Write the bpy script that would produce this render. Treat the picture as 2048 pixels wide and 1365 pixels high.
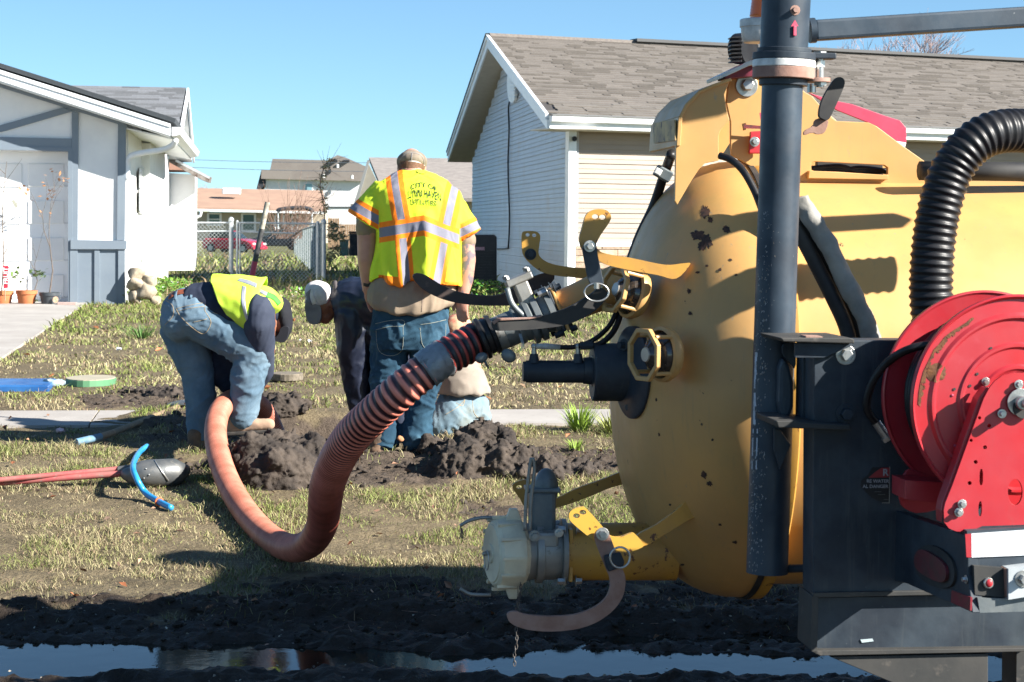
import bpy, math, random
import numpy as np
from mathutils import Vector, Matrix, noise, geometry
from mathutils.bvhtree import BVHTree
random.seed(7); rng = np.random.default_rng(7)
R = math.radians
sc = bpy.context.scene
for o in list(bpy.data.objects): bpy.data.objects.remove(o)
# ---------------------------------------------------------------- camera, sky, sun, exposure
F = 4200.0; H = 1.5; RHO = 0.010; HY = 458.0
cam_d = bpy.data.cameras.new('camera'); cam = bpy.data.objects.new('camera', cam_d)
sc.collection.objects.link(cam); sc.camera = cam
cam.location = (0, 0, H); cam.rotation_euler = (R(90), -RHO, 0)
cam_d.sensor_width = 36; cam_d.lens = 36*F/2048; cam_d.shift_y = -(682.5-HY)/2048
cam_d.clip_start = 0.1; cam_d.clip_end = 3000
cam_d.dof.use_dof = True; cam_d.dof.focus_distance = 9.0; cam_d.dof.aperture_fstop = 16
SUN_EL = R(31); SUN_B = R(66)
tosun = Vector((math.sin(SUN_B)*math.cos(SUN_EL), -math.cos(SUN_B)*math.cos(SUN_EL), math.sin(SUN_EL)))
w = bpy.data.worlds.new('World'); sc.world = w; w.use_nodes = True
nt = w.node_tree; sky = nt.nodes.new('ShaderNodeTexSky'); sky.sky_type = 'NISHITA'; sky.sun_disc = False
sky.sun_elevation = SUN_EL; sky.sun_rotation = math.pi - SUN_B
sky.air_density = 1.0; sky.dust_density = 0.3; sky.ozone_density = 1.6; sky.altitude = 0
bg = nt.nodes['Background']; 
tcw = nt.nodes.new('ShaderNodeTexCoord'); mpw = nt.nodes.new('ShaderNodeVectorMath'); mpw.operation = 'MULTIPLY_ADD'; mpw.inputs[1].default_value = (1, 1, 1.4); mpw.inputs[2].default_value = (0, 0, .055)
nt.links.new(tcw.outputs['Generated'], mpw.inputs[0]); nt.links.new(mpw.outputs[0], sky.inputs[0])
tint = nt.nodes.new('ShaderNodeMix'); tint.data_type = 'RGBA'; tint.blend_type = 'MULTIPLY'; tint.inputs[0].default_value = 1; tint.inputs[7].default_value = (.90, 1.16, 1.27, 1)
nt.links.new(sky.outputs[0], tint.inputs[6]); nt.links.new(tint.outputs[2], bg.inputs[0]); bg.inputs[1].default_value = 0.05
sun_d = bpy.data.lights.new('sun', 'SUN'); sun_d.energy = 5.0; sun_d.angle = R(0.53); sun_d.color = (1.0, 0.955, 0.88)
sun = bpy.data.objects.new('sun', sun_d); sc.collection.objects.link(sun)
sun.rotation_euler = tosun.to_track_quat('Z', 'Y').to_euler()
sc.view_settings.view_transform = 'Standard'; sc.view_settings.look = 'None'
sc.view_settings.exposure = 1.62; sc.view_settings.gamma = 1.0; sc.view_settings.use_curve_mapping = False
# ---------------------------------------------------------------- geometry helpers
def ray(px, py):
    u = px-1024; v = py-HY
    return Vector(((u+RHO*v)/F, 1.0, -(v-RHO*u)/F))
def P(px, py, Y):
    d = ray(px, py); return Vector((d.x*Y, Y, H+d.z*Y))
def toplane(px, py, p0, n):
    d = ray(px, py); c = Vector((0, 0, H)); t = (p0-c).dot(n)/d.dot(n); return c+d*t
def sm(a, b, x):
    t = np.clip((x-a)/(b-a), 0, 1); return t*t*(3-2*t)
def vnoise(x, y, seed=0):
    xi = np.floor(x).astype(np.int64); yi = np.floor(y).astype(np.int64)
    fx = x-xi; fy = y-yi; fx = fx*fx*(3-2*fx); fy = fy*fy*(3-2*fy)
    def h(a, b):
        n = (a*374761393+b*668265263+seed*974634777) & 0xffffffff
        n = ((n ^ (n >> 13))*1274126177) & 0xffffffff
        return ((n ^ (n >> 16)) & 0xffff)/65535.0
    return (h(xi, yi)*(1-fx)+h(xi+1, yi)*fx)*(1-fy)+(h(xi, yi+1)*(1-fx)+h(xi+1, yi+1)*fx)*fy
def fbm(x, y, o=4, seed=0):
    s = 0; a = .5; t = 0
    for i in range(o):
        s = s+a*vnoise(x*2**i, y*2**i, seed+i); t += a; a *= .55
    return s/t
WL = {}
def wl(o): return WL.get(o.name, Vector((0, 0, 0))) if o else Vector((0, 0, 0))
def props(o, label=None, cat=None, group=None, kind=None):
    if label: o['label'] = label
    if cat: o['category'] = cat
    if group: o['group'] = group
    if kind: o['kind'] = kind
    return o
def thing(name, label, cat, loc, group=None):
    o = bpy.data.objects.new(name, None); sc.collection.objects.link(o); o.location = loc
    o.empty_display_size = .1; WL[o.name] = Vector(loc); return props(o, label, cat, group)
BV = {}
def mk(name, V, Fc, mat, parent=None, smooth=False, label=None, cat=None, group=None, kind=None, loc=None, bevel=0, auto=None, keep=False, cols=None):
    V = [tuple(v) for v in V] if not isinstance(V, np.ndarray) else V
    base = wl(parent) if parent else (Vector(loc) if loc is not None else Vector((0, 0, 0)))
    me = bpy.data.meshes.new(name)
    if isinstance(V, np.ndarray): VV = V-np.array(base)
    else: VV = [(v[0]-base.x, v[1]-base.y, v[2]-base.z) for v in V]
    me.from_pydata(VV.tolist() if isinstance(VV, np.ndarray) else VV, [], Fc.tolist() if isinstance(Fc, np.ndarray) else Fc); me.update()
    mats = mat if isinstance(mat, (list, tuple)) else [mat]
    for m in mats: me.materials.append(m)
    if cols is not None:
        ca = me.color_attributes.new('Col', 'FLOAT_COLOR', 'POINT')
        ca.data.foreach_set('color', (np.asarray(cols, dtype=np.float32)*np.array([.82, .82, .82, 1], dtype=np.float32)).ravel())
    if smooth or auto:
        me.polygons.foreach_set('use_smooth', [True]*len(me.polygons))
        if auto: me.set_sharp_from_angle(angle=R(auto))
    o = bpy.data.objects.new(name, me); sc.collection.objects.link(o)
    if parent: o.parent = parent; WL[o.name] = base
    else: o.location = base; WL[o.name] = base
    if bevel:
        b = o.modifiers.new('bevel', 'BEVEL'); b.width = bevel; b.segments = 2; b.limit_method = 'ANGLE'; b.angle_limit = R(40)
    if keep: BV[o.name] = BVHTree.FromPolygons([Vector(v) for v in V], [tuple(f) for f in Fc])
    return props(o, label, cat, group, kind)
def J(*ms):
    V = []; Fc = []
    for v, f in ms:
        n = len(V); V.extend(v); Fc.extend([tuple(i+n for i in q) for q in f])
    return V, Fc
BF = [(0, 3, 2, 1), (4, 5, 6, 7), (0, 1, 5, 4), (1, 2, 6, 5), (2, 3, 7, 6), (3, 0, 4, 7)]
def box(c, s, M=None):
    c = Vector(c); V = []
    for z in (-.5, .5):
        for x, y in ((-.5, -.5), (.5, -.5), (.5, .5), (-.5, .5)):
            p = Vector((x*s[0], y*s[1], z*s[2])); V.append(c+(M @ p if M else p))
    return V, list(BF)
def axes(d):
    d = Vector(d).normalized(); a = Vector((0, 0, 1)) if abs(d.z) < .9 else Vector((1, 0, 0))
    x = a.cross(d).normalized(); return x, d.cross(x), d
def cyl(p0, p1, r0, r1=None, n=16, caps=True):
    p0 = Vector(p0); p1 = Vector(p1); r1 = r0 if r1 is None else r1; x, y, d = axes(p1-p0); V = []; Fc = []
    for p, r in ((p0, r0), (p1, r1)):
        for i in range(n):
            a = 2*math.pi*i/n; V.append(p+x*(r*math.cos(a))+y*(r*math.sin(a)))
    for i in range(n): j = (i+1) % n; Fc.append((i, j, n+j, n+i))
    if caps: Fc.append(tuple(range(n-1, -1, -1))); Fc.append(tuple(range(n, 2*n)))
    return V, Fc
def lathe(p0, ax, prof, n=24, ph=0):
    x, y, d = axes(ax); p0 = Vector(p0); V = []; Fc = []
    for t, r in prof:
        for i in range(n):
            a = 2*math.pi*i/n+ph; V.append(p0+d*t+x*(r*math.cos(a))+y*(r*math.sin(a)))
    for k in range(len(prof)-1):
        for i in range(n):
            j = (i+1) % n; Fc.append((k*n+i, k*n+j, (k+1)*n+j, (k+1)*n+i))
    Fc.append(tuple(range(n-1, -1, -1))); Fc.append(tuple(range((len(prof)-1)*n, len(prof)*n)))
    return V, Fc
def catmull(pts, k=8, closed=False):
    n = len(pts); out = []
    for i in range(n if closed else n-1):
        if closed: a, b, c, d = pts[(i-1) % n], pts[i], pts[(i+1) % n], pts[(i+2) % n]
        else: a, b, c, d = pts[max(i-1, 0)], pts[i], pts[i+1], pts[min(i+2, n-1)]
        for j in range(k):
            t = j/k
            out.append(tuple(.5*(2*b[q]+(c[q]-a[q])*t+(2*a[q]-5*b[q]+4*c[q]-d[q])*t*t+(3*b[q]-a[q]-3*c[q]+d[q])*t**3) for q in range(len(b))))
    if not closed: out.append(tuple(pts[-1]))
    return out
def chaikin(p, it=2, q=.25):
    for _ in range(it):
        o = []
        for i in range(len(p)):
            a = p[i]; b = p[(i+1) % len(p)]
            o.append(tuple(a[k]*(1-q)+b[k]*q for k in range(2))); o.append(tuple(a[k]*q+b[k]*(1-q) for k in range(2)))
        p = o
    return p
def tube(path, rad, n=12, caps=True, prof=None):
    path = [Vector(p) for p in path]; V = []; Fc = []; m = len(path)
    rads = rad if hasattr(rad, '__len__') else [rad]*m
    t = (path[1]-path[0]).normalized(); x, y, _ = axes(t)
    for k in range(m):
        t2 = (path[min(k+1, m-1)]-path[max(k-1, 0)]).normalized()
        x = (x-t2*x.dot(t2)).normalized(); y = t2.cross(x)
        for i in range(n):
            a = 2*math.pi*i/n; V.append(path[k]+x*(rads[k]*math.cos(a))+y*(rads[k]*math.sin(a)))
    for k in range(m-1):
        for i in range(n):
            j = (i+1) % n; Fc.append((k*n+i, k*n+j, (k+1)*n+j, (k+1)*n+i))
    if caps: Fc.append(tuple(range(n-1, -1, -1))); Fc.append(tuple(range((m-1)*n, m*n)))
    return V, Fc
def ell(c, r, M=None, nu=20, nv=12):
    c = Vector(c); V = []; Fc = []; r = (r, r, r) if not hasattr(r, '__len__') else r
    def q(p): p = Vector(p); return c+(M @ p if M else p)
    V.append(q((0, 0, -r[2])))
    for j in range(1, nv):
        b = -math.pi/2+math.pi*j/nv
        for i in range(nu):
            a = 2*math.pi*i/nu; V.append(q((r[0]*math.cos(b)*math.cos(a), r[1]*math.cos(b)*math.sin(a), r[2]*math.sin(b))))
    V.append(q((0, 0, r[2]))); L = len(V)-1
    for i in range(nu):
        j = (i+1) % nu; Fc.append((0, 1+j, 1+i)); Fc.append((L, L-nu+i, L-nu+j))
        for k in range(nv-2):
            a = 1+k*nu; Fc.append((a+i, a+j, a+nu+j, a+nu+i))
    return V, Fc
def caps_(p1, r1, p2, r2, n=18, fy=1.0):
    p1 = Vector(p1); p2 = Vector(p2); x, y, d = axes(p2-p1); L = (p2-p1).length; pr = []
    for k in range(5): a = math.pi/2*(k+.3)/5; pr.append((-r1*math.cos(a), r1*math.sin(a)))
    pr.append((0, r1)); pr.append((L, r2))
    for k in range(4, -1, -1): a = math.pi/2*(k+.3)/5; pr.append((L+r2*math.cos(a), r2*math.sin(a)))
    V, Fc = lathe(p1, d, pr, n)
    if fy != 1: V = [Vector((v.x, p1.y+(p2.y-p1.y)*min(max((v-p1).dot(d)/max(L, 1e-6), 0), 1)+(v.y-(p1.y+(p2.y-p1.y)*min(max((v-p1).dot(d)/max(L, 1e-6), 0), 1)))*fy, v.z)) for v in V]
    return V, Fc
def loft(rings, n=28, e=2.3):
    V = []; Fc = []
    for (cx, cy, cz, rx, ry) in rings:
        for i in range(n):
            a = 2*math.pi*i/n; ca = math.cos(a); sa = math.sin(a)
            V.append(Vector((cx+rx*math.copysign(abs(ca)**(2/e), ca), cy+ry*math.copysign(abs(sa)**(2/e), sa), cz)))
    for k in range(len(rings)-1):
        for i in range(n):
            j = (i+1) % n; Fc.append((k*n+i, k*n+j, (k+1)*n+j, (k+1)*n+i))
    Fc.append(tuple(range(n-1, -1, -1))); Fc.append(tuple(range((len(rings)-1)*n, len(rings)*n)))
    return V, Fc
def prism(pts, vec, holes=()):
    loops = [[Vector(p) for p in pts]]+[[Vector(p) for p in h] for h in holes]
    vec = Vector(vec); flat = [p for l in loops for p in l]; n = len(flat)
    tri = geometry.tessellate_polygon(loops)
    V = flat+[p+vec for p in flat]; Fc = []
    nn = Vector((0, 0, 0)); L0 = loops[0]
    for i in range(len(L0)):
        nn += L0[i].cross(L0[(i+1) % len(L0)])
    same = nn.dot(vec) > 0
    for t in tri:
        tn = (flat[t[1]]-flat[t[0]]).cross(flat[t[2]]-flat[t[0]])
        up = tn.dot(vec) > 0
        a = tuple(t) if not up else tuple(reversed(t)); Fc.append(a); Fc.append(tuple(i+n for i in reversed(a)))
    off = 0
    for li, l in enumerate(loops):
        m = len(l); ln = Vector((0, 0, 0))
        for i in range(m): ln += l[i].cross(l[(i+1) % m])
        fl = (ln.dot(vec) > 0)
        if li > 0: fl = not fl
        for i in range(m):
            j = (i+1) % m; q = (off+i, off+j, off+n+j, off+n+i)
            Fc.append(q if fl else tuple(reversed(q)))
        off += m
    return V, Fc
def pplate(poly, p0, n, t0, t1, holes=()):
    """pixel outline laid on the real plane (p0, n); n points to the viewer; extruded from t0 to t1 along n"""
    n = Vector(n).normalized(); b = Vector(p0)
    A = [toplane(x, y, b+n*t1, n) for x, y in poly]; Hs = [[toplane(x, y, b+n*t1, n) for x, y in h] for h in holes]
    return prism(A, n*(t0-t1), Hs)
def circ(cx, cy, rx, ry=None, n=20, a0=0):
    ry = rx if ry is None else ry
    return [(cx+rx*math.cos(a0+2*math.pi*i/n), cy+ry*math.sin(a0+2*math.pi*i/n)) for i in range(n)]
def blob(name, prims, mat, parent, voxel=.008, it=6, wr=None, keep=False, post=None, **kw):
    V, Fc = J(*prims); me = bpy.data.meshes.new('t'); me.from_pydata([tuple(v) for v in V], [], Fc)
    o = bpy.data.objects.new('t', me); sc.collection.objects.link(o)
    m = o.modifiers.new('r', 'REMESH'); m.mode = 'VOXEL'; m.voxel_size = voxel
    if it: s = o.modifiers.new('s', 'SMOOTH'); s.iterations = it; s.factor = .5
    bpy.context.view_layer.update()
    ev = o.evaluated_get(bpy.context.evaluated_depsgraph_get()); m2 = bpy.data.meshes.new_from_object(ev)
    bpy.data.objects.remove(o); bpy.data.meshes.remove(me)
    nv = len(m2.vertices); co = np.empty(nv*3, np.float32); m2.vertices.foreach_get('co', co); co = co.reshape(-1, 3).astype(float)
    no = np.empty(nv*3, np.float32); m2.vertices.foreach_get('normal', no); no = no.reshape(-1, 3)
    fs = [tuple(p.vertices) for p in m2.polygons]; bpy.data.meshes.remove(m2)
    if wr:
        amp, s = wr[0], wr[1]; st = wr[2] if len(wr) > 2 else (1, 1, 1)
        def wf(c):
            q = Vector((c[0]*s*st[0], c[1]*s*st[1], c[2]*s*st[2])); wv_ = noise.noise_vector(q*.6)*.9; a_ = noise.noise(q*.45)
            r1 = max(0, 1-abs(noise.noise(q*.8+wv_))*3.2)**1.4; r2 = max(0, 1-abs(noise.noise(q*1.9+wv_*1.5+Vector((9, 3, 1))))*3.0)**1.4
            return a_*.9+r1*.75*(.4+max(0, noise.noise(q*.5+Vector((3, 3, 3)))+.35))+r2*.32
        d = np.array([wf(c) for c in co])
        co = co+no*(d[:, None]-.25)*amp
    if post: co = post(co, no)
    return mk(name, co, fs, mat, parent, smooth=True, keep=keep, **kw)
def hit(o, px, py, lift=.003):
    d = ray(px, py); dn = d.normalized()
    loc, no, _, _ = BV[o.name].ray_cast(Vector((0, 0, H)), dn)
    if loc is None: return None
    return loc-dn*lift
def strip(name, tgt, pts, r, mat, parent, lift=.001, k=6, n=6, **kw):
    q = [hit(tgt, x, y, lift) for x, y in catmull(pts, k)]; q = [p for p in q if p is not None]
    if len(q) < 2: return None
    V, Fc = tube(q, r, n); return mk(name, V, Fc, mat, parent, smooth=True, **kw)
def band(name, tgt, a, b, mat, parent, lift=.004, k=8, **kw):
    """ribbon between two pixel curves, laid on a surface"""
    A = catmull(a, k); B = catmull(b, k); rows = 4; V = []; Fc = []
    g = []
    for r_ in range(rows+1):
        t = r_/rows; g.append([hit(tgt, p[0]*(1-t)+q[0]*t, p[1]*(1-t)+q[1]*t, lift) for p, q in zip(A, B)])
    last = None; idx = {}
    for i in range(rows+1):
        for j in range(len(A)):
            if g[i][j] is not None: idx[i, j] = len(V); V.append(g[i][j])
    for i in range(rows):
        for j in range(len(A)-1):
            c = [(i, j), (i, j+1), (i+1, j+1), (i+1, j)]
            if all(q in idx for q in c): Fc.append(tuple(idx[q] for q in c))
    if not Fc: return None
    o = mk(name, V, Fc, mat, parent, smooth=True, **kw)
    s = o.modifiers.new('th', 'SOLIDIFY'); s.thickness = .003; s.offset = 0
    return o
# ---------------------------------------------------------------- materials
class E:
    def __init__(s, nt, k): s.nt = nt; s.k = k
    def op(s, o, b=None, c=None):
        n = s.nt.nodes.new('ShaderNodeMath'); n.operation = o
        for i, v in enumerate((s, b, c)):
            if v is None: continue
            if isinstance(v, E): s.nt.links.new(v.k, n.inputs[i])
            else: n.inputs[i].default_value = v
        return E(s.nt, n.outputs[0])
    def __add__(s, b): return s.op('ADD', b)
    def __sub__(s, b): return s.op('SUBTRACT', b)
    def __mul__(s, b): return s.op('MULTIPLY', b)
    def __gt__(s, b): return s.op('GREATER_THAN', b)
    def __lt__(s, b): return s.op('LESS_THAN', b)
    def abs(s): return s.op('ABSOLUTE')
    def mx(s, b): return s.op('MAXIMUM', b)
    def mn(s, b): return s.op('MINIMUM', b)
    def near(s, c, h): return (s-c).abs() < h
def mixc(nt, f, a, b, mode='MIX'):
    n = nt.nodes.new('ShaderNodeMix'); n.data_type = 'RGBA'; n.blend_type = mode
    for v, i in ((f, 0), (a, 6), (b, 7)):
        if isinstance(v, E): nt.links.new(v.k, n.inputs[i])
        elif isinstance(v, bpy.types.NodeSocket): nt.links.new(v, n.inputs[i])
        elif isinstance(v, (tuple, list)): n.inputs[i].default_value = (*v[:3], 1)
        else: n.inputs[i].default_value = v
    return n.outputs[2]
def nz(nt, co, scale, detail=5, rough=.6, st=None):
    n = nt.nodes.new('ShaderNodeTexNoise'); n.inputs['Scale'].default_value = scale; n.inputs['Detail'].default_value = detail; n.inputs['Roughness'].default_value = rough
    if st:
        m = nt.nodes.new('ShaderNodeMapping'); m.inputs['Scale'].default_value = st; nt.links.new(co, m.inputs[0]); co = m.outputs[0]
    nt.links.new(co, n.inputs['Vector']); return n.outputs[0]
def rampv(nt, s, a, b):
    n = nt.nodes.new('ShaderNodeMapRange'); n.inputs[1].default_value = a; n.inputs[2].default_value = b; nt.links.new(s, n.inputs[0]); return E(nt, n.outputs[0])
def pm(name, c, c2=None, ns=6, rr=(.38, .62), rough=.6, metal=0, bump=0, bs=60, spec=.5, st=None, layers=(), rand=0, attr=False, bst=None, coat=0, trans=0, em=None, r2=None, sub=0):
    def q_(k): return tuple(v*(.82 if max(k) < .7 else .95) for v in k)
    if not attr: c = q_(c); c2 = q_(c2) if c2 else None
    layers = [tuple(q_(v) if i == 3 else v for i, v in enumerate(L)) for L in layers]
    m = bpy.data.materials.new(name); m.use_nodes = True; nt = m.node_tree; b = nt.nodes['Principled BSDF']
    tc = nt.nodes.new('ShaderNodeTexCoord'); co = tc.outputs['Object']
    cur = None
    if attr:
        a = nt.nodes.new('ShaderNodeVertexColor'); a.layer_name = 'Col'; cur = a.outputs[0]
        if c2: cur = mixc(nt, rampv(nt, nz(nt, co, ns, st=st), *rr), cur, mixc(nt, 1.0, cur, c2, 'MULTIPLY'))
    elif c2: cur = mixc(nt, rampv(nt, nz(nt, co, ns, st=st), *rr), c, c2)
    for L in layers:   # (scale, lo, hi, colour, stretch)
        f = rampv(nt, nz(nt, co, L[0], 6, .65, L[4] if len(L) > 4 else None), L[1], L[2])
        cur = mixc(nt, f, cur if cur else tuple(c), L[3])
    if rand:
        oi = nt.nodes.new('ShaderNodeObjectInfo'); f = rampv(nt, oi.outputs['Random'], 0, 1)
        v = f*rand+(1-rand/2); cc = nt.nodes.new('ShaderNodeCombineColor')
        for i in range(3): nt.links.new(v.k, cc.inputs[i])
        cur = mixc(nt, 1.0, cur if cur else tuple(c), cc.outputs[0], 'MULTIPLY')
    if cur: nt.links.new(cur, b.inputs['Base Color'])
    else: b.inputs['Base Color'].default_value = (*c, 1)
    b.inputs['Roughness'].default_value = rough; b.inputs['Metallic'].default_value = metal
    b.inputs['Specular IOR Level'].default_value = spec; b.inputs['Coat Weight'].default_value = coat
    if r2 is not None:
        mr = nt.nodes.new('ShaderNodeMapRange'); mr.inputs[1].default_value = .35; mr.inputs[2].default_value = .65; mr.inputs[3].default_value = rough; mr.inputs[4].default_value = r2
        nt.links.new(nz(nt, co, ns*2.3), mr.inputs[0]); nt.links.new(mr.outputs[0], b.inputs['Roughness'])
    if trans: b.inputs['Transmission Weight'].default_value = trans
    if sub: b.inputs['Subsurface Weight'].default_value = sub; b.inputs['Subsurface Radius'].default_value = (.02, .008, .004)
    if em: b.inputs['Emission Color'].default_value = (*em, 1); b.inputs['Emission Strength'].default_value = 1
    if bump:
        bn = nt.nodes.new('ShaderNodeBump'); bn.inputs['Strength'].default_value = 1; bn.inputs['Distance'].default_value = bump
        nt.links.new(nz(nt, co, bs, 6, .65, bst), bn.inputs['Height']); nt.links.new(bn.outputs[0], b.inputs['Normal'])
    return m
RUST = (.13, .045, .02)
m_yel = pm('yellow paint', (.67, .37, .12), (.59, .335, .12), 3, rough=.38, bump=.0006, bs=9, layers=(
    (16, .70, .72, (.05, .03, .02)), (3.1, .60, .80, (.50, .33, .12), (1, 1, .5)), (45, .74, .77, (.35, .17, .03)), (7, .58, .9, (.42, .29, .13), (6, 6, .35)), (2.2, .55, .75, (.50, .31, .11)), (38, .66, .72, (.40, .30, .18), (1, 1, .6))), r2=.55)
m_yeld = pm('worn yellow paint', (.62, .32, .05), (.5, .26, .06), 6, rough=.45, bump=.0006, bs=30, layers=((30, .62, .65, RUST), (90, .70, .74, (.06, .03, .02))))
m_yedge = pm('scuffed yellow paint', (.62, .42, .16), (.30, .2, .1), 14, rough=.6, bump=.001, bs=50, layers=((26, .58, .62, (.05, .03, .025)),))
m_blk = pm('black blue painted steel', (.020, .028, .040), (.045, .060, .076), 6, spec=.35, rough=.45, bump=.0006, bs=25, layers=((9, .56, .8, (.075, .085, .09), (5, 5, .35)), (60, .70, .76, (.30, .33, .34)), (3, .6, .9, (.07, .085, .09), (1, 1, .3))), r2=.6)
m_blkm = pm('scratched mast paint', (.020, .032, .048), (.045, .066, .09), 4, spec=.4, rough=.36, layers=((50, .71, .74, (.5, .52, .52), (1, 1, .5)), (3, .62, .9, (.12, .14, .15), (1, 1, .4)), (150, .74, .78, (.3, .25, .2))), bump=.0004, bs=40, r2=.6)
m_dust = pm('dusty black steel', (.03, .031, .03), (.06, .056, .05), 4, rough=.7, layers=((20, .6, .8, (.14, .12, .10)),), bump=.0005, bs=30)
m_rub = pm('black rubber', (.008, .008, .010), (.018, .018, .02), 20, spec=.35, rough=.42, bump=.0003, bs=200)
m_rubd = pm('matt black rubber', (.015, .015, .017), (.04, .038, .035), 9, rough=.7)
m_red = pm('red enamel', (.52, .022, .03), (.46, .03, .042), 5, rough=.3, bump=.0002, bs=30, layers=((11, .6, .78, (.40, .05, .05), (1, 1, .5)), (5, .66, .78, (.50, .06, .08)), (70, .73, .76, (.5, .3, .3))), r2=.5, coat=.2)
m_redf = pm('faded red paint', (.55, .045, .10), (.48, .06, .12), 9, rough=.5, layers=((60, .66, .7, (.6, .25, .3)),), bump=.0003)
m_rust = pm('rusty steel', (.30, .16, .115), (.38, .23, .18), 18, rough=.75, bump=.0008, bs=90, layers=((9, .6, .75, (.38, .28, .25)), (50, .68, .72, (.08, .06, .06))))
m_hookd = pm('blackened rusty steel', (.045, .032, .028), (.10, .06, .045), 7, rough=.6, bump=.0006, bs=60, layers=((6, .56, .66, (.26, .16, .12)),))
m_rustd = pm('rust patch', (.20, .085, .03), (.10, .04, .02), 60, rough=.9, bump=.001, bs=200, layers=((110, .6, .7, (.3, .18, .08)),))
m_alu = pm('cast aluminium', (.42, .41, .38), (.30, .29, .26), 9, rough=.5, metal=.55, bump=.0006, bs=80, layers=((25, .62, .7, (.15, .13, .11)), (6, .55, .75, (.5, .45, .36))))
m_alud = pm('grey cast iron', (.12, .15, .165), (.22, .24, .24), 8, rough=.5, metal=.4, bump=.0006, bs=80, layers=((20, .66, .72, (.16, .10, .07)),))
m_cream = pm('cream nylon cap', (.74, .66, .48), (.62, .54, .39), 8, rough=.5, bump=.0004, bs=60, layers=((30, .66, .75, (.3, .26, .2)),))
m_zinc = pm('zinc plated steel', (.62, .62, .60), (.45, .44, .41), 40, rough=.35, metal=.8)
m_white = pm('white paint', (.80, .80, .79), (.74, .74, .74), 3, rough=.55, bump=.0006, bs=30)
m_wplas = pm('white plastic', (.75, .75, .72), (.6, .6, .57), 30, rough=.5)
m_grid = pm('blue grey trim paint', (.19, .235, .285), (.21, .255, .30), 3, rough=.6, bump=.0006, bs=40)
m_fasc = pm('white fascia paint', (.80, .82, .83), (.72, .76, .79), 6, rough=.5)
m_soff = pm('beige soffit', (.62, .58, .5), (.56, .52, .45), 6, rough=.6)
m_ving = pm('shade tinted gable siding', (.46, .49, .53), (.42, .445, .48), 2, rough=.45, layers=((1.0, .58, .8, (.46, .38, .31)),), bump=.0008, bs=30, rand=.05)  # same siding as m_vin; bluish skylight shade is put into its colour
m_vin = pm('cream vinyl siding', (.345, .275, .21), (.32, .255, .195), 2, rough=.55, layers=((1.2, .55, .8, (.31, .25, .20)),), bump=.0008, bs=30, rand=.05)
m_shb = pm('brown grey shingle', (.19, .17, .148), (.155, .137, .12), 60, rough=.95, rand=.22, bump=.002, bs=200)
m_shb2 = pm('brown grey shingles', (.27, .235, .205), (.8, .8, .8), 50, rough=.95, attr=True, bump=.002, bs=200)
m_stone = pm('tan veneer stone', (.50, .38, .28), (.38, .27, .19), 12, rough=.85, bump=.01, bs=25, rand=.5)
m_conc = pm('weathered concrete', (.44, .41, .375), (.36, .33, .30), 1.4, rough=.9, bump=.002, bs=60, layers=((14, .58, .8, (.28, .26, .24)), (.8, .55, .75, (.34, .31, .28))))
m_galv = pm('galvanised steel', (.60, .64, .65), (.48, .52, .54), 12, rough=.5, metal=.3)
m_dkgreen = pm('dark slatted vinyl', (.12, .17, .165), (.16, .20, .19), 12, rough=.6)
m_denim = pm('blue denim', (.085, .15, .215), (.21, .295, .36), 4, rr=(.3, .75), rough=.95, bump=.0012, bs=500, layers=((2.5, .55, .8, (.22, .33, .42)),), spec=.2)
m_denimd = pm('dark blue denim', (.014, .042, .075), (.045, .11, .165), 5, rr=(.3, .75), rough=.95, bump=.0012, bs=500, layers=((3.5, .56, .75, (.12, .22, .29)), (2, .7, .8, (.10, .10, .09))), spec=.2)
m_deniml = pm('pale washed denim', (.15, .235, .30), (.23, .31, .355), 5, rough=.95, bump=.0012, bs=400, layers=((3, .55, .7, (.30, .33, .30)),), spec=.2)
m_navy = pm('navy cloth', (.012, .018, .038), (.035, .045, .075), 5, rough=.85, bump=.0008, bs=400, spec=.3)
m_navy2 = pm('navy nylon jacket', (.010, .014, .030), (.02, .026, .05), 5, rough=.42, bump=.0006, bs=100)
m_lime = pm('lime safety fabric', (.62, .80, .10), (.55, .78, .06), 8, rough=.8, bump=.0006, bs=500, spec=.2)
m_lime2 = pm('green safety fabric', (.08, .62, .05), rough=.8)
m_silv = pm('silver reflective tape', (.42, .44, .48), (.36, .38, .43), 20, rough=.35, metal=.3)
m_tan = pm('tan work shirt', (.36, .28, .20), (.30, .23, .165), 6, rough=.9, bump=.0008, bs=500, spec=.2)
m_beige = pm('dusty beige shirt', (.36, .305, .25), (.30, .25, .205), 6, rough=.9, bump=.0008, bs=400)
m_skin = pm('fair skin', (.62, .33, .24), (.52, .25, .18), 14, rough=.5, sub=.1, bump=.0004, bs=300)  # fair skin tone with slight mottling
m_skin2 = pm('brown skin', (.34, .145, .085), (.26, .10, .055), 14, rough=.45, sub=.05)
m_hair = pm('short brown hair', (.20, .09, .045), (.12, .06, .03), 90, rough=.8, bump=.002, bs=300)
m_boot = pm('muddy leather boot', (.20, .12, .07), (.09, .07, .055), 10, rough=.9, bump=.002, bs=60)
m_bootp = pm('tan suede boot', (.46, .30, .20), (.36, .24, .17), 10, rough=.9, bump=.001, bs=100, layers=((9, .62, .7, (.12, .09, .07)),))
m_sole = pm('dark rubber sole', (.03, .027, .025), (.07, .06, .05), 30, rough=.9)
m_belt = pm('brown leather belt', (.20, .055, .025), rough=.5)
m_cap = pm('faded tan cap cloth', (.30, .25, .19), (.19, .15, .11), 20, rough=.9)
m_capw = pm('light mesh cap cloth', (.78, .72, .70), (.62, .57, .56), 14, rough=.9)
m_capg = pm('grey cap cloth', (.22, .20, .20), (.30, .28, .27), 14, rough=.9)
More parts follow.
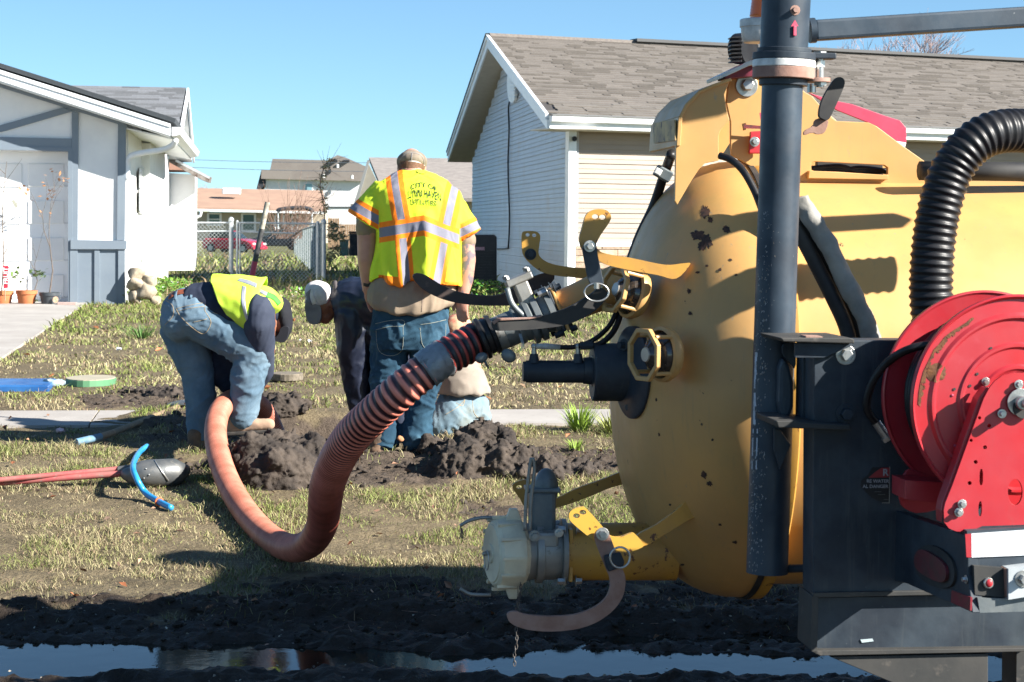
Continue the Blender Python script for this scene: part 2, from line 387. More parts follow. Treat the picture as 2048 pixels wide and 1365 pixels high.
m_capn = pm('dark navy cap cloth', (.004, .005, .010), (.008, .010, .018), 14, rough=.9)
m_terra = pm('terracotta', (.60, .20, .075), (.50, .16, .06), 8, rough=.8)
m_leaf = pm('green leaves', (.10, .20, .025), (.16, .26, .04), 30, rough=.5, rand=.4)
m_leafd = pm('dull green leaves', (.10, .14, .05), (.18, .19, .08), 30, rough=.6)
m_bark = pm('grey bark', (.22, .17, .13), (.13, .10, .08), 20, rough=.9)
m_twig = pm('thin brown twigs', (.30, .20, .15), (.20, .13, .10), 20, rough=.9)
m_wood = pm('weathered wood', (.42, .27, .16), (.30, .20, .12), 5, rough=.85, st=(8, 8, .6), bump=.002, bs=30)
m_chain = pm('dull chain', (.16, .15, .14), (.10, .08, .07), 60, rough=.6, metal=.4)
m_dred = pm('dusty red handle', (.42, .085, .085), (.36, .14, .12), 14, rough=.7, layers=((30, .6, .7, (.3, .2, .17)),))
m_grass = pm('grass blades', (1, 1, 1), rough=.65, attr=True, spec=.25)
m_boul = pm('pale limestone', (.50, .42, .31), (.26, .21, .15), 9, rough=.95, bump=.012, bs=12)
m_glass = pm('window glass', (.03, .05, .05), rough=.06, spec=.8)
# ---------------------------------------------------------------- ground
GY = [-10, 8.3, 9.2, 10.5, 12, 13.05, 14, 18, 28, 60, 100, 140, 158, 200, 3000]
GZ = [0, 0, .035, .12, .21, .25, .265, .32, .42, .45, .1, -.1, .25, .3, .3]
def gb(Y): return np.interp(Y, GY, GZ)
def ong(px, py, dz=0):
    lo, hi = 5.0, 400.0; d = ray(px, py)
    for _ in range(50):
        m = (lo+hi)/2
        if H+d.z*m > gb(m)+dz: lo = m
        else: hi = m
    return P(px, py, lo)
hx = Vector((.9925, .122, 0)); gx = Vector((-.122, .9925, 0))   # the street runs along hx, the lots run back along gx
SW0 = Vector((-3.35, 13.74, 0))
def swd(x, Y): return (x-SW0.x)*(-hx.y)+(Y-SW0.y)*hx.x      # distance beyond the far sidewalk edge
DR0 = Vector((-5.68, 27.9, 0))
def drd(x, Y): return (x-DR0.x)*.9925+(Y-DR0.y)*.130          # right of the driveway edge
def mudmask(x, Y):
    n = fbm(x*2.3+9, Y*2.3, 4, 3); n2 = fbm(x*7, Y*7, 3, 8)
    a = 1-sm(7.95, 8.5, Y+(n-.5)*2.0+(n2-.5)*.8-.62*sm(-1.3, -.6, x))
    def e(cx, cy, rx, ry, s=1): return np.clip(1.25-np.sqrt(((x-cx)/rx)**2+((Y-cy)/ry)**2), 0, 1)*s
    b = np.maximum.reduce([e(-.85, 11.55, 1.15, 1.0), e(-.1, 11.9, .95, .62), e(-1.5, 13.2, 1.15, .8), e(-1.3, 12.6, 1.2, .8), e(-2.5, 14.6, .75, .9, .8), e(-.2, 10.4, 1.2, .5, .5), e(.5, 11.7, .6, .4, .7), e(-.9, 9.9, .5, .5, .5), e(.75, 12.6, .7, .4, .45)])
    b = sm(.36, .56, b*.9+(n-.5)*.75+(n2-.5)*.35)
    return np.maximum(a, b)
def gz(x, Y):
    x = np.asarray(x, float); Y = np.asarray(Y, float); m = mudmask(x, Y)
    z = gb(Y)+(fbm(x*.6, Y*.6, 3, 21)-.5)*.04*sm(9, 11, Y)*(1-sm(25, 40, Y))
    z = z+m*((fbm(x*5, Y*5, 4, 5)-.5)*.055+(fbm(x*19, Y*19, 4, 6)-.5)*.06)*(1-sm(16, 18, Y))
    wv = .07*np.sin(x*1.7)+.05*np.sin(x*4.1+1)+(fbm(x*3, Y*3, 3, 31)-.5)*.18
    rw_ = .20+.12*sm(-.9, -1.4, x)+.05*np.sin(x*5.3)*sm(-1, -.5, x)
    z = z-.080*np.exp(-((Y-7.30-.09*sm(-.3, .4, x)+wv*.8)/rw_)**2)*(.72+.28*np.maximum(sm(-1.15, -1.45, x), sm(-.75, -.35, x)))+.02*(fbm(x*9, Y*14, 3, 91)-.5)-.045*np.exp(-((Y-7.86+wv*.7)/.10)**2)*sm(-.9, .2, x)+.022*np.exp(-((Y-6.96+wv*.5)/.10)**2)
    z = z+.05*np.exp(-((Y-8.12+wv)/.16)**2)*m
    z = z-.05*sm(6.85, 6.6, Y)*0
    z = z-.42*np.exp(-(((x+1.12)/.42)**2+((Y-13.25)/.38)**2)**1.5)
    cov = sm(-2.75, -2.2, x+(fbm(x*5, Y*5, 3, 77)-.5)*.6)*(1-sm(-.45, -.1, x+(fbm(x*5, Y*5, 3, 78)-.5)*.4))
    z = z+cov*.045*np.exp(-((swd(x, Y)+.4)/.55)**4)*(1-np.exp(-(((x+1.12)/.5)**2+((Y-13.25)/.45)**2)))
    return z
xs = np.concatenate([-np.geomspace(600, 3.72, 46), np.arange(-3.7, 3.3, .0235), np.geomspace(3.32, 600, 46)])
ys = np.concatenate([np.arange(-8, 6.4, .8), np.arange(6.4, 9.4, .018), np.arange(9.4, 15.2, .026), np.geomspace(15.25, 60, 90), np.geomspace(62, 2500, 60)])
X, Y_ = np.meshgrid(xs, ys); Z = gz(X, Y_)
GB = np.stack([X.ravel(), Y_.ravel(), Z.ravel()], 1); nx = len(xs); ny = len(ys)
ii = np.arange((ny-1)*(nx-1)); r_ = ii//(nx-1); c_ = ii % (nx-1); a_ = r_*nx+c_
GFc = np.stack([a_, a_+1, a_+nx+1, a_+nx], 1)
mk_ = mudmask(X, Y_); nn = fbm(X*1.1, Y_*1.1, 4, 11); n3 = fbm(X*9, Y_*9, 3, 12); n4 = fbm(X*.25, Y_*.25, 3, 14)
wet = 1-sm(8.3, 10.2, Y_)
mud = np.stack([.115-.070*wet, .088-.056*wet, .066-.044*wet], -1)*(.65+.7*n3)[..., None]
lawn = np.stack([.185+.07*nn, .15+.05*nn, .09+.03*nn], -1)*(.5+.8*n3)[..., None]
gr = sm(20, 34, Y_)[..., None]; lawn = lawn*(1-gr*.7)+gr*.7*np.stack([.15+.07*n4, .18+.03*n4, .06+.02*n4], -1)
mk2 = sm(.25, .75, mk_)[..., None]
col = mud*mk2+lawn*(1-mk2); col = np.concatenate([col, np.ones(col.shape[:2]+(1,))], -1)
m_gnd = pm('soil and thatch', (1, 1, 1), rough=.92, attr=True, bump=.02, bs=38, spec=.25, c2=(.72, .70, .68), ns=70)
# wet sheen close to the puddles
nt = m_gnd.node_tree; b = nt.nodes['Principled BSDF']; tc = nt.nodes.new('ShaderNodeTexCoord'); sp = nt.nodes.new('ShaderNodeSeparateXYZ'); nt.links.new(tc.outputs['Object'], sp.inputs[0])
mr = nt.nodes.new('ShaderNodeMapRange'); mr.inputs[1].default_value = 7.6; mr.inputs[2].default_value = 9.6; mr.inputs[3].default_value = .6; mr.inputs[4].default_value = .92
nt.links.new(sp.outputs[1], mr.inputs[0]); nt.links.new(mr.outputs[0], b.inputs['Roughness'])
mk('ground', GB, GFc, m_gnd, smooth=True, kind='structure', cols=col.reshape(-1, 4))
# puddle water
m_wat = pm('muddy puddle water', (.018, .016, .012), (.03, .026, .018), 3, rough=.04, spec=.15, bump=.0006, bs=9)
V, Fc = [], []
for i in range(41):
    for j in range(9): V.append((-4+i*.2, 6.2+j*.25, -.023))
for i in range(40):
    for j in range(8): a = i*9+j; Fc.append((a, a+9, a+10, a+1))
mk('water', V, Fc, m_wat, smooth=True, kind='structure', loc=(0, 0, 0))
# sidewalk slabs and driveway slabs
sw = props(thing('sidewalk', None, None, (0, 13.4, .26)), kind='structure')
def slab(name, parent, o, du, dv, u0, u1, v0, v1, t=.07, up=.014, rv=6):
    V = []; Fc = []
    for k in range(rv+1):
        v = v0+(v1-v0)*k/rv
        for u in (u0, u1):
            p = o+du*u+dv*v; z = float(gb(p.y))+up; V += [(p.x, p.y, z), (p.x, p.y, z-t)]
    for k in range(rv):
        a = k*4; Fc += [(a, a+2, a+6, a+4), (a+1, a+5, a+7, a+3), (a, a+4, a+5, a+1), (a+2, a+3, a+7, a+6)]
    Fc += [(0, 1, 3, 2), (rv*4, rv*4+2, rv*4+3, rv*4+1)]
    return mk(name, V, Fc, m_conc, parent)
for i in range(-6, 14):
    if i == 2: continue
    slab('slab', sw, SW0, hx, gx, i*1.25+.006-.6, (i+1)*1.25-.006-.6-(.55 if i == 1 else 0), -.86, 0, rv=2, up=.016)
dv = props(thing('driveway', None, None, (-5.7, 22, .36)), kind='structure')
dd = Vector((-.130, .9915, 0)); du = Vector((.9915, .130, 0))
for i in range(3):
    for k, (v0, v1) in enumerate(((-13.2, -10.2), (-10.2, -7.6), (-7.6, -5.0), (-5.0, -2.4), (-2.4, .75))):
        slab('slab', dv, DR0, du, dd, -2.2*(i+1)+.006, -2.2*i-.006, v0+.005, v1-.005, up=.02)
# ---------------------------------------------------------------- grass
def blades(n, y0, y1, pw, hmin, hmax, wd, seed, name, xlim=None, dens=1.0, label='', flat=False):
    g = np.random.default_rng(seed); t = g.random(n); Y = (y0**pw+(y1**pw-y0**pw)*t)**(1/pw)
    x = (g.random(n)*2-1)*(.262*Y+.15)
    if xlim is not None: x = xlim[0]+(xlim[1]-xlim[0])*g.random(n)
    m = mudmask(x, Y); cl = fbm(x*3.5, Y*3.5, 3, 41)
    s = swd(x, Y); onsw = (s < .0) & (s > -.86) & ((x < -2.4) | (x > -.2)); ondr = (drd(x, Y) < 0) & (drd(x, Y) > -6.7) & (Y < 28.6) & (Y > 14.3)
    near = (Y > 8.2) & (Y < 9.4)
    keep = (g.random(n) > np.minimum(m*1.5, .93+.065*sm(8.1, 7.8, Y))) & ~onsw & ~ondr & (g.random(n) < (.10+1.4*sm(.34, .62, cl)))
    x = x[keep]; Y = Y[keep]; cl = cl[keep]; n = len(x); z = gz(x, Y)-.004
    sc_ = (Y/11)**.75
    h = (hmin+(hmax-hmin)*g.random(n)**2)*(.55+1.1*sm(.35, .75, cl))*np.maximum(sc_, .8); ww = wd*np.maximum((Y/11)**1.0, .8)*(.6+.8*g.random(n))
    a = g.random(n)*2*np.pi; le = (.25+1.5*g.random(n)**1.3)*h; b2 = g.random(n)*2*np.pi
    dx = np.cos(a)*ww; dy = np.sin(a)*ww; lx = np.cos(b2)*le; ly = np.sin(b2)*le
    if flat: h = h*.22+.003; le = (.02+.05*g.random(n))*sc_; lx = np.cos(b2)*le; ly = np.sin(b2)*le; ww = ww*.8; dx = -np.sin(b2)*ww; dy = np.cos(b2)*ww
    V = np.empty((n, 5, 3))
    V[:, 0] = np.stack([x-dx, Y-dy, z], 1); V[:, 1] = np.stack([x+dx, Y+dy, z], 1)
    V[:, 2] = np.stack([x+dx*.8+lx*.35, Y+dy*.8+ly*.35, z+h*.6], 1); V[:, 3] = np.stack([x-dx*.8+lx*.35, Y-dy*.8+ly*.35, z+h*.6], 1)
    V[:, 4] = np.stack([x+lx, Y+ly, z+h*.9], 1)
    i0 = (np.arange(n)*5)[:, None]; Q = i0+np.array([0, 1, 2, 3]); T = i0+np.array([3, 2, 4])
    fs = [tuple(q) for q in Q.tolist()]+[tuple(q) for q in T.tolist()]
    green = sm(.40, .68, fbm(x*1.3, Y*.8, 3, 51)*.55+fbm(x*5, Y*5, 2, 52)*.25+.2*g.random(n)+.14*sm(12, 28, Y)+.05*sm(0, 1, x)*sm(11, 13, Y))
    green = np.where(g.random(n) < .06, 1.0, green)
    st = np.array([.43, .365, .21]); gn = np.array([.20, .25, .06]); br = np.array([.27, .19, .12])
    c = st*(.75+.5*fbm(x*.9, Y*.9, 3, 61))[:, None]*(1-green[:, None])+gn*green[:, None]; q = (g.random(n) < .16)[:, None]; c = np.where(q, br, c)
    if flat: c = np.array([.33, .26, .17])*(.55+.8*g.random(n))[:, None]*np.array([1, .95+.1*0, 1])
    c = c*(.6+.75*g.random(n))[:, None]; wetf = (1-sm(8.3, 9.6, Y))[:, None]; c = c*(1-.35*wetf)
    c = np.repeat(np.concatenate([c, np.ones((n, 1))], 1), 5, 0)
    return mk(name, V.reshape(-1, 3), fs, m_grass, cols=c, kind='stuff', label=label, cat='grass')
blades(230000, 7.7, 13.6, 1.0, .012, .046, .0018, 1, 'grass', label='patchy straw and green winter grass in the near verge')
blades(120000, 13.2, 30, 1.0, .015, .034, .0026, 2, 'lawn', label='green and straw lawn between sidewalk and houses')
blades(120000, 7.9, 17, 1.0, .012, .04, .0016, 7, 'thatch', label='flat dead straw thatch matted between the grass', flat=True)
blades(30000, 29, 75, 1.0, .02, .07, .004, 3, 'yard_grass', label='green grass in the back yards around the fence')
def tuft(name, px, py, n, h, r, label, gcol, seed):
    g = np.random.default_rng(seed); c = ong(px, py); V = []; Fc = []; C = []
    for i in range(n):
        a = g.random()*6.28; rr_ = r*g.random()**.5*.5; b = Vector((c.x+rr_*math.cos(a), c.y+rr_*math.sin(a), 0)); b.z = float(gz(b.x, b.y))-.005
        hh = h*(.5+.6*g.random()); l = r*(.3+g.random()); t = b+Vector((math.cos(a)*l, math.sin(a)*l, hh)); m_ = b*.5+t*.5+Vector((0, 0, hh*.18)); wv = Vector((math.sin(a), -math.cos(a), 0))*.0035
        k = len(V); V += [b-wv, b+wv, m_+wv*.8, m_-wv*.8, t]; Fc += [(k, k+1, k+2, k+3), (k+3, k+2, k+4)]
        f = .6+.7*g.random(); C += [(gcol[0]*f, gcol[1]*f, gcol[2]*f, 1)]*5
    mk(name, V, Fc, m_grass, label=label, cat='grass tuft', loc=c, cols=C)
tuft('grass_tuft', 1160, 862, 170, .17, .11, 'bright green grass tuft growing at the sidewalk edge, left of its neighbour', (.28, .42, .06), 4)
tuft('grass_tuft', 1228, 868, 150, .15, .12, 'green grass tuft at the sidewalk edge beside the yellow tank', (.34, .38, .10), 5)
tuft('grass_tuft', 1152, 905, 70, .07, .07, 'low green weed tuft between sidewalk and dirt mound', (.26, .38, .06), 6)
tuft('grass_tuft', 285, 677, 90, .16, .22, 'dark green weed clump on the driveway edge', (.10, .22, .05), 8)
# leaf litter
def litter(n, seed, name, reg, size, cols, label, cat):
    g = np.random.default_rng(seed); V = []; Fc = []; C = []
    for i in range(n):
        Y = reg[0]+(reg[1]-reg[0])*g.random(); x = (g.random()*2-1)*.25*Y
        if drd(x, Y) < 0 and Y > 14.5: continue
        z = float(gz(x, Y))+.012+.02*g.random()*(Y > 8.7); s = size*(.5+g.random())*max((Y/12), .8); M = Matrix.Rotation(g.random()*6.28, 3, 'Z') @ Matrix.Rotation(g.normal()*.5, 3, 'X') @ Matrix.Rotation(g.normal()*.4, 3, 'Y')
        k = len(V); c = Vector((x, Y, z)); cu = s*.35*g.random()
        V += [c+M @ Vector(p) for p in ((-s, 0, 0), (-.2*s, -.55*s, cu), (s*.9, -.1*s, 0), (-.1*s, .55*s, cu), (.05*s, 0, -cu*.3))]
        Fc += [(k, k+1, k+4), (k+1, k+2, k+4), (k+2, k+3, k+4), (k+3, k, k+4)]
        q = cols[g.integers(len(cols))]; f = .7+.6*g.random(); C += [(q[0]*f, q[1]*f, q[2]*f, 1)]*5
    mk(name, V, Fc, m_grass, cols=C, kind='stuff', label=label, cat=cat)
litter(260, 9, 'leaf_litter', (7.7, 13.5), .022, [(.34, .13, .06), (.25, .14, .09), (.42, .24, .16), (.16, .10, .07)], 'scattered brown fallen leaves on the verge', 'fallen leaves')
litter(130, 10, 'leaf_litter', (13.5, 27), .020, [(.40, .16, .07), (.36, .24, .15)], 'sparse dry leaves over the lawn behind the workers', 'fallen leaves')
litter(500, 15, 'gravel_bits', (6.8, 8.6), .008, [(.25, .22, .18), (.12, .10, .08), (.4, .37, .3)], 'tiny stones and debris on the dark mud', 'debris')
# dirt mounds and clods
m_mudc = pm('wet mud clod', (.022, .017, .013), (.045, .036, .028), 9, rough=.8, bump=.004, bs=80, spec=.3)
m_dirt = pm('dark damp dirt', (.038, .030, .025), (.085, .066, .052), 7, rough=.9, bump=.006, bs=70, layers=((35, .66, .76, (.22, .17, .11)),), spec=.35)
def mound(name, pts, label, seed, nclod, csz, group=None):
    """pts: list of (px, py_base, height, radius)"""
    g = random.Random(seed); prims = []
    c0 = ong(pts[0][0], pts[0][1]); cen = []
    for (px, py, h, r) in pts:
        c = ong(px, py); c.y += r*.9; c.x *= c.y/(c.y-r*.9); c.z = float(gz(c.x, c.y)); cen.append((c, h, r)); prims.append(ell(c, (r, r*.9, h)))
    for i in range(nclod):
        c, h, r = g.choice(cen); a = g.random()*6.28; q = g.random()**.5*1.05; s = csz*(.35+.9*g.random()**2)
        zz = h*math.sqrt(max(0, 1-min(q, 1)**2))
        prims.append(ell(c+Vector((math.cos(a)*q*r, math.sin(a)*q*r*.9, zz)), (s, s*g.uniform(.6, 1), s*g.uniform(.6, 1)), Matrix.Rotation(g.random()*3, 3, 'Y') @ Matrix.Rotation(g.random()*3, 3, 'Z'), 12, 8))
    for i in range(nclod*4):
        c, h, r = g.choice(cen); a = g.random()*6.28; q = g.random()**.5*1.12; s = .010+.018*g.random()**2
        zz = h*math.sqrt(max(0, 1-min(q, 1)**2))*1.03+.004
        prims.append(ell(c+Vector((math.cos(a)*q*r, math.sin(a)*q*r*.9, zz)), (s, s*g.uniform(.6, 1), s*g.uniform(.6, 1)), Matrix.Rotation(g.random()*3, 3, 'Y'), 8, 6))
    def post(co, no):
        d = np.array([noise.fractal(Vector(c)*13, .9, 2.2, 5)*.022-abs(noise.noise(Vector(c)*26))*.022+noise.noise(Vector(c)*95)*.005 for c in co])
        return co+no*d[:, None]
    o = blob(name, prims, m_dirt, None, .0085, 1, post=post, label=label, cat='dirt mound', loc=(cen[0][0].x, cen[0][0].y, cen[0][0].z), group=group)
    return o
mound('dirt_mound', [(548, 985, .21, .26), (490, 955, .14, .18), (600, 960, .16, .17), (555, 945, .22, .2)], 'dark lumpy mound of wet dirt behind the orange hose loop', 1, 34, .075)
mound('dirt_mound', [(935, 958, .20, .24), (1010, 960, .17, .22), (1080, 965, .09, .19), (880, 915, .09, .12), (960, 935, .24, .2), (1150, 955, .04, .14)], 'dark crumbly dirt mound right of the standing worker', 2, 60, .06)
mound('dirt_mound', [(590, 860, .10, .28), (640, 850, .06, .2), (555, 835, .10, .2)], 'low dark dirt heap around the far side of the hole', 3, 40, .05)
mound('dirt_mound', [(350, 800, .05, .22), (300, 790, .03, .2)], 'flat scraped dirt heap on the lawn behind the shovel', 4, 25, .03)
for px, py, s, lb in ((995, 882, .03, 'orange clay lump on top of the right dirt mound'), (800, 878, .02, 'small pale clod by the standing worker boots')):
    c = ong(px, py); c = P(px, py, 12.0 if px > 900 else 11.9)
    V, Fc = ell(c, (s, s*.8, s*.8), None, 12, 8); V = [v+Vector((noise.noise(v*40), noise.noise(v*41), noise.noise(v*39)))*s*.5 for v in V]
    mk('clay_clod', V, Fc, pm('orange clay', (.55, .24, .11), (.4, .2, .1), 30, rough=.9), smooth=True, label=lb, cat='clod', loc=c)
def clods(n, seed, reg, s0, s1, name, label, xr=None):
    g = random.Random(seed); V = []; Fc = []; base, bf = ell((0, 0, 0), 1, None, 6, 4)
    while n > 0:
        Y = g.uniform(*reg); x = g.uniform(*xr) if xr else g.uniform(-1, 1)*.26*Y
        n -= 1
        if float(mudmask(np.array([x]), np.array([Y]))[0]) < .5: continue
        s = s0+(s1-s0)*g.random()**3; z = float(gz(x, Y))+s*.15; k = len(V); M = Matrix.Rotation(g.random()*6, 3, 'Z') @ Matrix.Rotation(g.random()*3, 3, 'X'); f = (g.uniform(.7, 1.3), g.uniform(.6, 1), g.uniform(.4, .8))
        V += [Vector((x, Y, z))+M @ Vector((v.x*f[0]*g.uniform(.7, 1.2), v.y*f[1]*g.uniform(.7, 1.2), v.z*f[2]*g.uniform(.7, 1.2)))*s for v in base]; Fc += [tuple(i+k for i in q) for q in bf]
    mk(name, V, Fc, m_mudc if reg[0] < 8 else m_dirt, kind='stuff', label=label, cat='clods')
clods(2600, 1, (7.6, 9.2), .005, .022, 'mud_clods', 'small wet clods along the muddy verge')
clods(1700, 2, (9.6, 13.6), .006, .03, 'mud_clods', 'crumbled dirt scattered round the dig', (-2.2, .8))
clods(500, 3, (13.5, 16.5), .01, .03, 'mud_clods', 'dirt crumbs on the scraped lawn patch', (-3.3, -1.6))
g = random.Random(3); sticks = []
for i in range(90):
    Y = g.uniform(6.9, 9); x = g.uniform(-1, 1)*.25*Y; z = float(gz(x, Y))+.004; a = g.random()*3.14; l = g.uniform(.02, .09)
    d = Vector((math.cos(a), math.sin(a)*.7, g.uniform(-.1, .35)))*l
    sticks.append(cyl(Vector((x, Y, z)), Vector((x, Y, z))+d, .0014, .0008, 4))
V, Fc = J(*sticks); mk('dead_stems', V, Fc, m_twig, kind='stuff', label='thin dead stems lying in the wet mud', cat='debris')
# ---------------------------------------------------------------- houses
YN = Vector((0, -1, 0))
def fpiece(name, poly, pl, t0, t1, mat, parent, holes=(), **kw):
    V, Fc = pplate(poly, pl[0], pl[1], t0, t1, holes); return mk(name, V, Fc, mat, parent, **kw)
# ---- left house with the garage
K = Vector((-5.257, 28.6, .41)); nF = Vector((.122, -.9925, 0)); FP = (K, nF)      # garage front plane
LH = thing('white_house', 'white house on the left with blue grey timber trim and a garage door', 'house', (-7.5, 29.6, .41))
def sp_(p, s): return p+hx*s
# front wall panel
fpiece('wall', [(-60, 115), (252, 235), (249.5, 606), (-60, 606)], FP, -.25, 0, m_white, LH, holes=[[(-70+20, 302), (136, 302), (136, 605), (-50, 605)]])
# garage door: sections and raised panels
gd = fpiece('garage_door', [(-49, 300), (138, 300), (137, 611), (-49, 611)], FP, -.33, -.28, pm('white garage door paint', (.85, .85, .85), (.82, .83, .84), 2, rough=.5), LH)
for r0 in range(4):
    y0 = 318+r0*74
    for (xa, xb) in ((-40, 44), (56, 128)):
        fpiece('door_panel', [(xa, y0+10), (xb, y0+10), (xb, y0+56), (xa, y0+56)], FP, -.28, -.262, m_white, gd, bevel=.012)
for y in (372, 446, 520, 594):
    fpiece('door_seam', [(-48, y), (136, y), (136, y+1.2), (-48, y+1.2)], FP, -.279, -.274, pm('seam grey', (.45, .47, .5)), gd)
T = .035
fpiece('door_casing', [(136, 296), (145, 296), (145, 612), (136, 612)], FP, -.27, T+.01, m_grid, LH)
fpiece('door_casing', [(-60, 292), (145, 296), (145, 303), (-60, 299)], FP, -.27, T+.012, m_grid, LH)
fpiece('trim_board', [(-60, 273), (143.5, 277.5), (143.5, 296), (-60, 292)], FP, 0, T, m_grid, LH)
fpiece('trim_board', [(143.5, 222), (157, 226), (155.5, 480), (145, 480)], FP, 0, T+.002, m_grid, LH)
fpiece('trim_board', [(236, 245), (252.3, 250), (249.5, 481), (234, 481)], FP, 0, T, m_grid, LH)
fpiece('trim_board', [(-60, 143), (252.6, 243.5), (252.6, 254), (-60, 156)], FP, 0, T+.004, m_grid, LH)
fpiece('trim_board', [(-60, 266), (-60, 278), (12, 262), (145, 223), (127, 215), (0, 251)], FP, 0, T-.004, m_grid, LH)
fpiece('sill_band', [(140.5, 480), (253.5, 482), (253, 499), (140.5, 499)], FP, 0, .075, m_grid, LH, bevel=.006)
fpiece('board_panel', [(136, 498), (250, 499), (249.5, 611.5), (136, 610)], FP, 0, .03, m_grid, LH)
for xa, xb in ((140, 155.5), (189, 199.5), (236.5, 249.8)):
    fpiece('batten', [(xa, 499), (xb, 499), (xb-.3, 611), (xa-.3, 611)], FP, .03, .055, m_grid, LH)
# side wall going back along gx
sd = 8.6; zt = 3.05; zb = .36
def quadbox(p, a, b, t, name, mat, parent, **kw):
    n = Vector(a).cross(Vector(b)).normalized()*t; V, Fc = prism([p, p+a, p+a+b, p+b], n); return mk(name, V, Fc, mat, parent, **kw)
K2 = K+hx*0.0
swall = quadbox(Vector((K.x, K.y, zb))+gx*.26, gx*sd, Vector((0, 0, 2.72)), -.2, 'side_wall', m_white, LH)
def side(px, py, off=.0): return toplane(px, py, K+hx*off, hx)
wf = mk('window', *prism([side(277, 335, .01), side(284, 336, .01), side(284, 428, .01), side(277, 427, .01)], hx*.03), m_wplas, LH)
m_pg = pm('pale reflecting pane', (.30, .33, .34), rough=.2)
mk('pane', *prism([side(278, 340, .04), side(283, 340, .04), side(283, 378, .04), side(278, 377, .04)], hx*.005), m_pg, wf)
mk('pane', *prism([side(278, 382, .04), side(283, 382, .04), side(283, 424, .04), side(278, 423, .04)], hx*.005), m_pg, wf)
mk('conduit', *tube(catmull([side(286, 452, .03), side(282, 464, .03), side(283, 525, .03)], 4), .012, 6), m_galv, LH, smooth=True)
# garage roof: rake fascia at the front overhang, right slope going down to the gutter, soffit
FO = (K+nF*.5, nF)
fpiece('rake_fascia', [(-60, 122), (341, 249), (341, 272), (-60, 142.5)], FO, -.03, 0, m_fasc, LH)
fpiece('rake_trim', [(-60, 121), (341, 248), (341, 255), (-60, 129)], FO, 0, .018, m_fasc, LH)
A0 = toplane(-60, 117, *FO); A1 = toplane(349, 246, *FO); sl = (A1-A0)
m_shg = pm('grey shingles', (.15, .16, .175), (.8, .8, .8), 50, rough=.95, attr=True, bump=.002, bs=200)
def shingles(name, O, du, dv, LU, LV, nrow, wtab, base, parent, mat, seed, t=.012, keep=lambda u, v: True, skip=0):
    """tabs in courses: O lower-left corner, du along the eave, dv up the slope"""
    g = random.Random(seed); nv = du.cross(dv).normalized()
    if nv.z < 0: nv = -nv
    V = []; Fc = []; C = []; rh = LV/nrow
    for r0 in range(nrow):
        u = -g.random()*wtab
        while u < LU:
            ww = wtab*g.choice((.35, .6, .8, 1.0)); a = max(u, 0); b = min(u+ww, LU)
            if b-a > .01 and keep((a+b)/2, (r0+.5)*rh):
                f = g.choice((.74, .86, 1.0, 1.0, 1.08))*g.uniform(.93, 1.06); tt = t*(1.6 if f < .9 else 1.0)
                p0 = O+du*a+dv*(r0*rh); p1 = O+du*b+dv*(r0*rh); q0 = p0+dv*(rh*1.05); q1 = p1+dv*(rh*1.05); k = len(V)
                V += [p0, p1, p0+nv*tt, p1+nv*tt, q1+nv*.002, q0+nv*.002]; Fc += [(k, k+1, k+3, k+2), (k+2, k+3, k+4, k+5), (k, k+2, k+5), (k+1, k+4, k+3)]
                C += [(base[0]*f, base[1]*f, base[2]*f, 1)]*6
            u += ww
    return mk(name, V, Fc, mat, parent, kind='stuff', cols=C)
rl = sl.length; sld = sl.normalized()
quadbox(A0, sl, gx*9.0, .06, 'roof', m_shg, LH, cols=[(.05, .06, .07, 1)]*8)
# gutter and downspout on the right eave
E0 = toplane(345, 262, *FO)
gp = [(0, 0), (.10, .02), (.13, .10), (.12, .12), (-.01, .12), (-.01, 0)]
mk('gutter', *prism([E0+hx*a+Vector((0, 0, z-.07)) for a, z in gp], gx*9), m_fasc, LH)
mk('downspout', *tube(catmull([toplane(x, y, K+nF*(.35-.35*i/5), nF) for i, (x, y) in enumerate(((352, 280), (345, 291), (325, 300), (285, 306), (262, 313), (256, 330)))]+[toplane(254.5, 360, K+nF*.0+hx*.1, nF)], 5), .042, 8), m_fasc, LH, smooth=True)
quadbox(toplane(252, 250, K, nF)+Vector((0, 0, -.04)), toplane(345, 270, K, nF)-toplane(252, 250, K, nF), gx*9, -.02, 'soffit', m_fasc, LH)
quadbox(toplane(-60, 143, *FO)+gx*.03, toplane(341, 271, *FO)-toplane(-60, 143, *FO), gx*.5, -.02, 'soffit', m_fasc, LH)
# main roof behind: slope faces the street, gable end on the right
RY = 36.0; rR = P(372, 176, RY); rL = P(60, 170, RY-1.0)
rd = (rL-rR).normalized(); eR = P(356, 262, 32.4); eN = eR+rd*12
dvv = (rR-eR); LVv = dvv.length; dvn = dvv.normalized()
quadbox(eR-Vector((0, 0, .05)), rd*9, dvv, .04, 'roof', m_shg, LH, cols=[(.12, .13, .14, 1)]*8)
shingles('shingle_field', eR+rd*9, -rd, dvn, 9, LVv, 24, .5, (.205, .215, .235), LH, m_shg, 5, t=.02)
eF = P(384, 308, 39.4)
mk('roof_back', *prism([rR, eF, eF+rd*9, rR+rd*9], (0, 0, -.05)), m_shg, LH, cols=[(.12, .13, .14, 1)]*8)
mk('rake_fascia', *prism([rR+Vector((.02, 0, .0)), eF+Vector((.02, 0, 0)), eF+Vector((.02, 0, -.17)), rR+Vector((.02, 0, -.17))], hx*.03), m_fasc, LH)
mk('rake_fascia', *prism([rR+Vector((.02, 0, 0)), eR+Vector((.02, 0, 0)), eR+Vector((.02, 0, -.17)), rR+Vector((.02, 0, -.17))], hx*.03), m_fasc, LH)
wi = -hx*.42
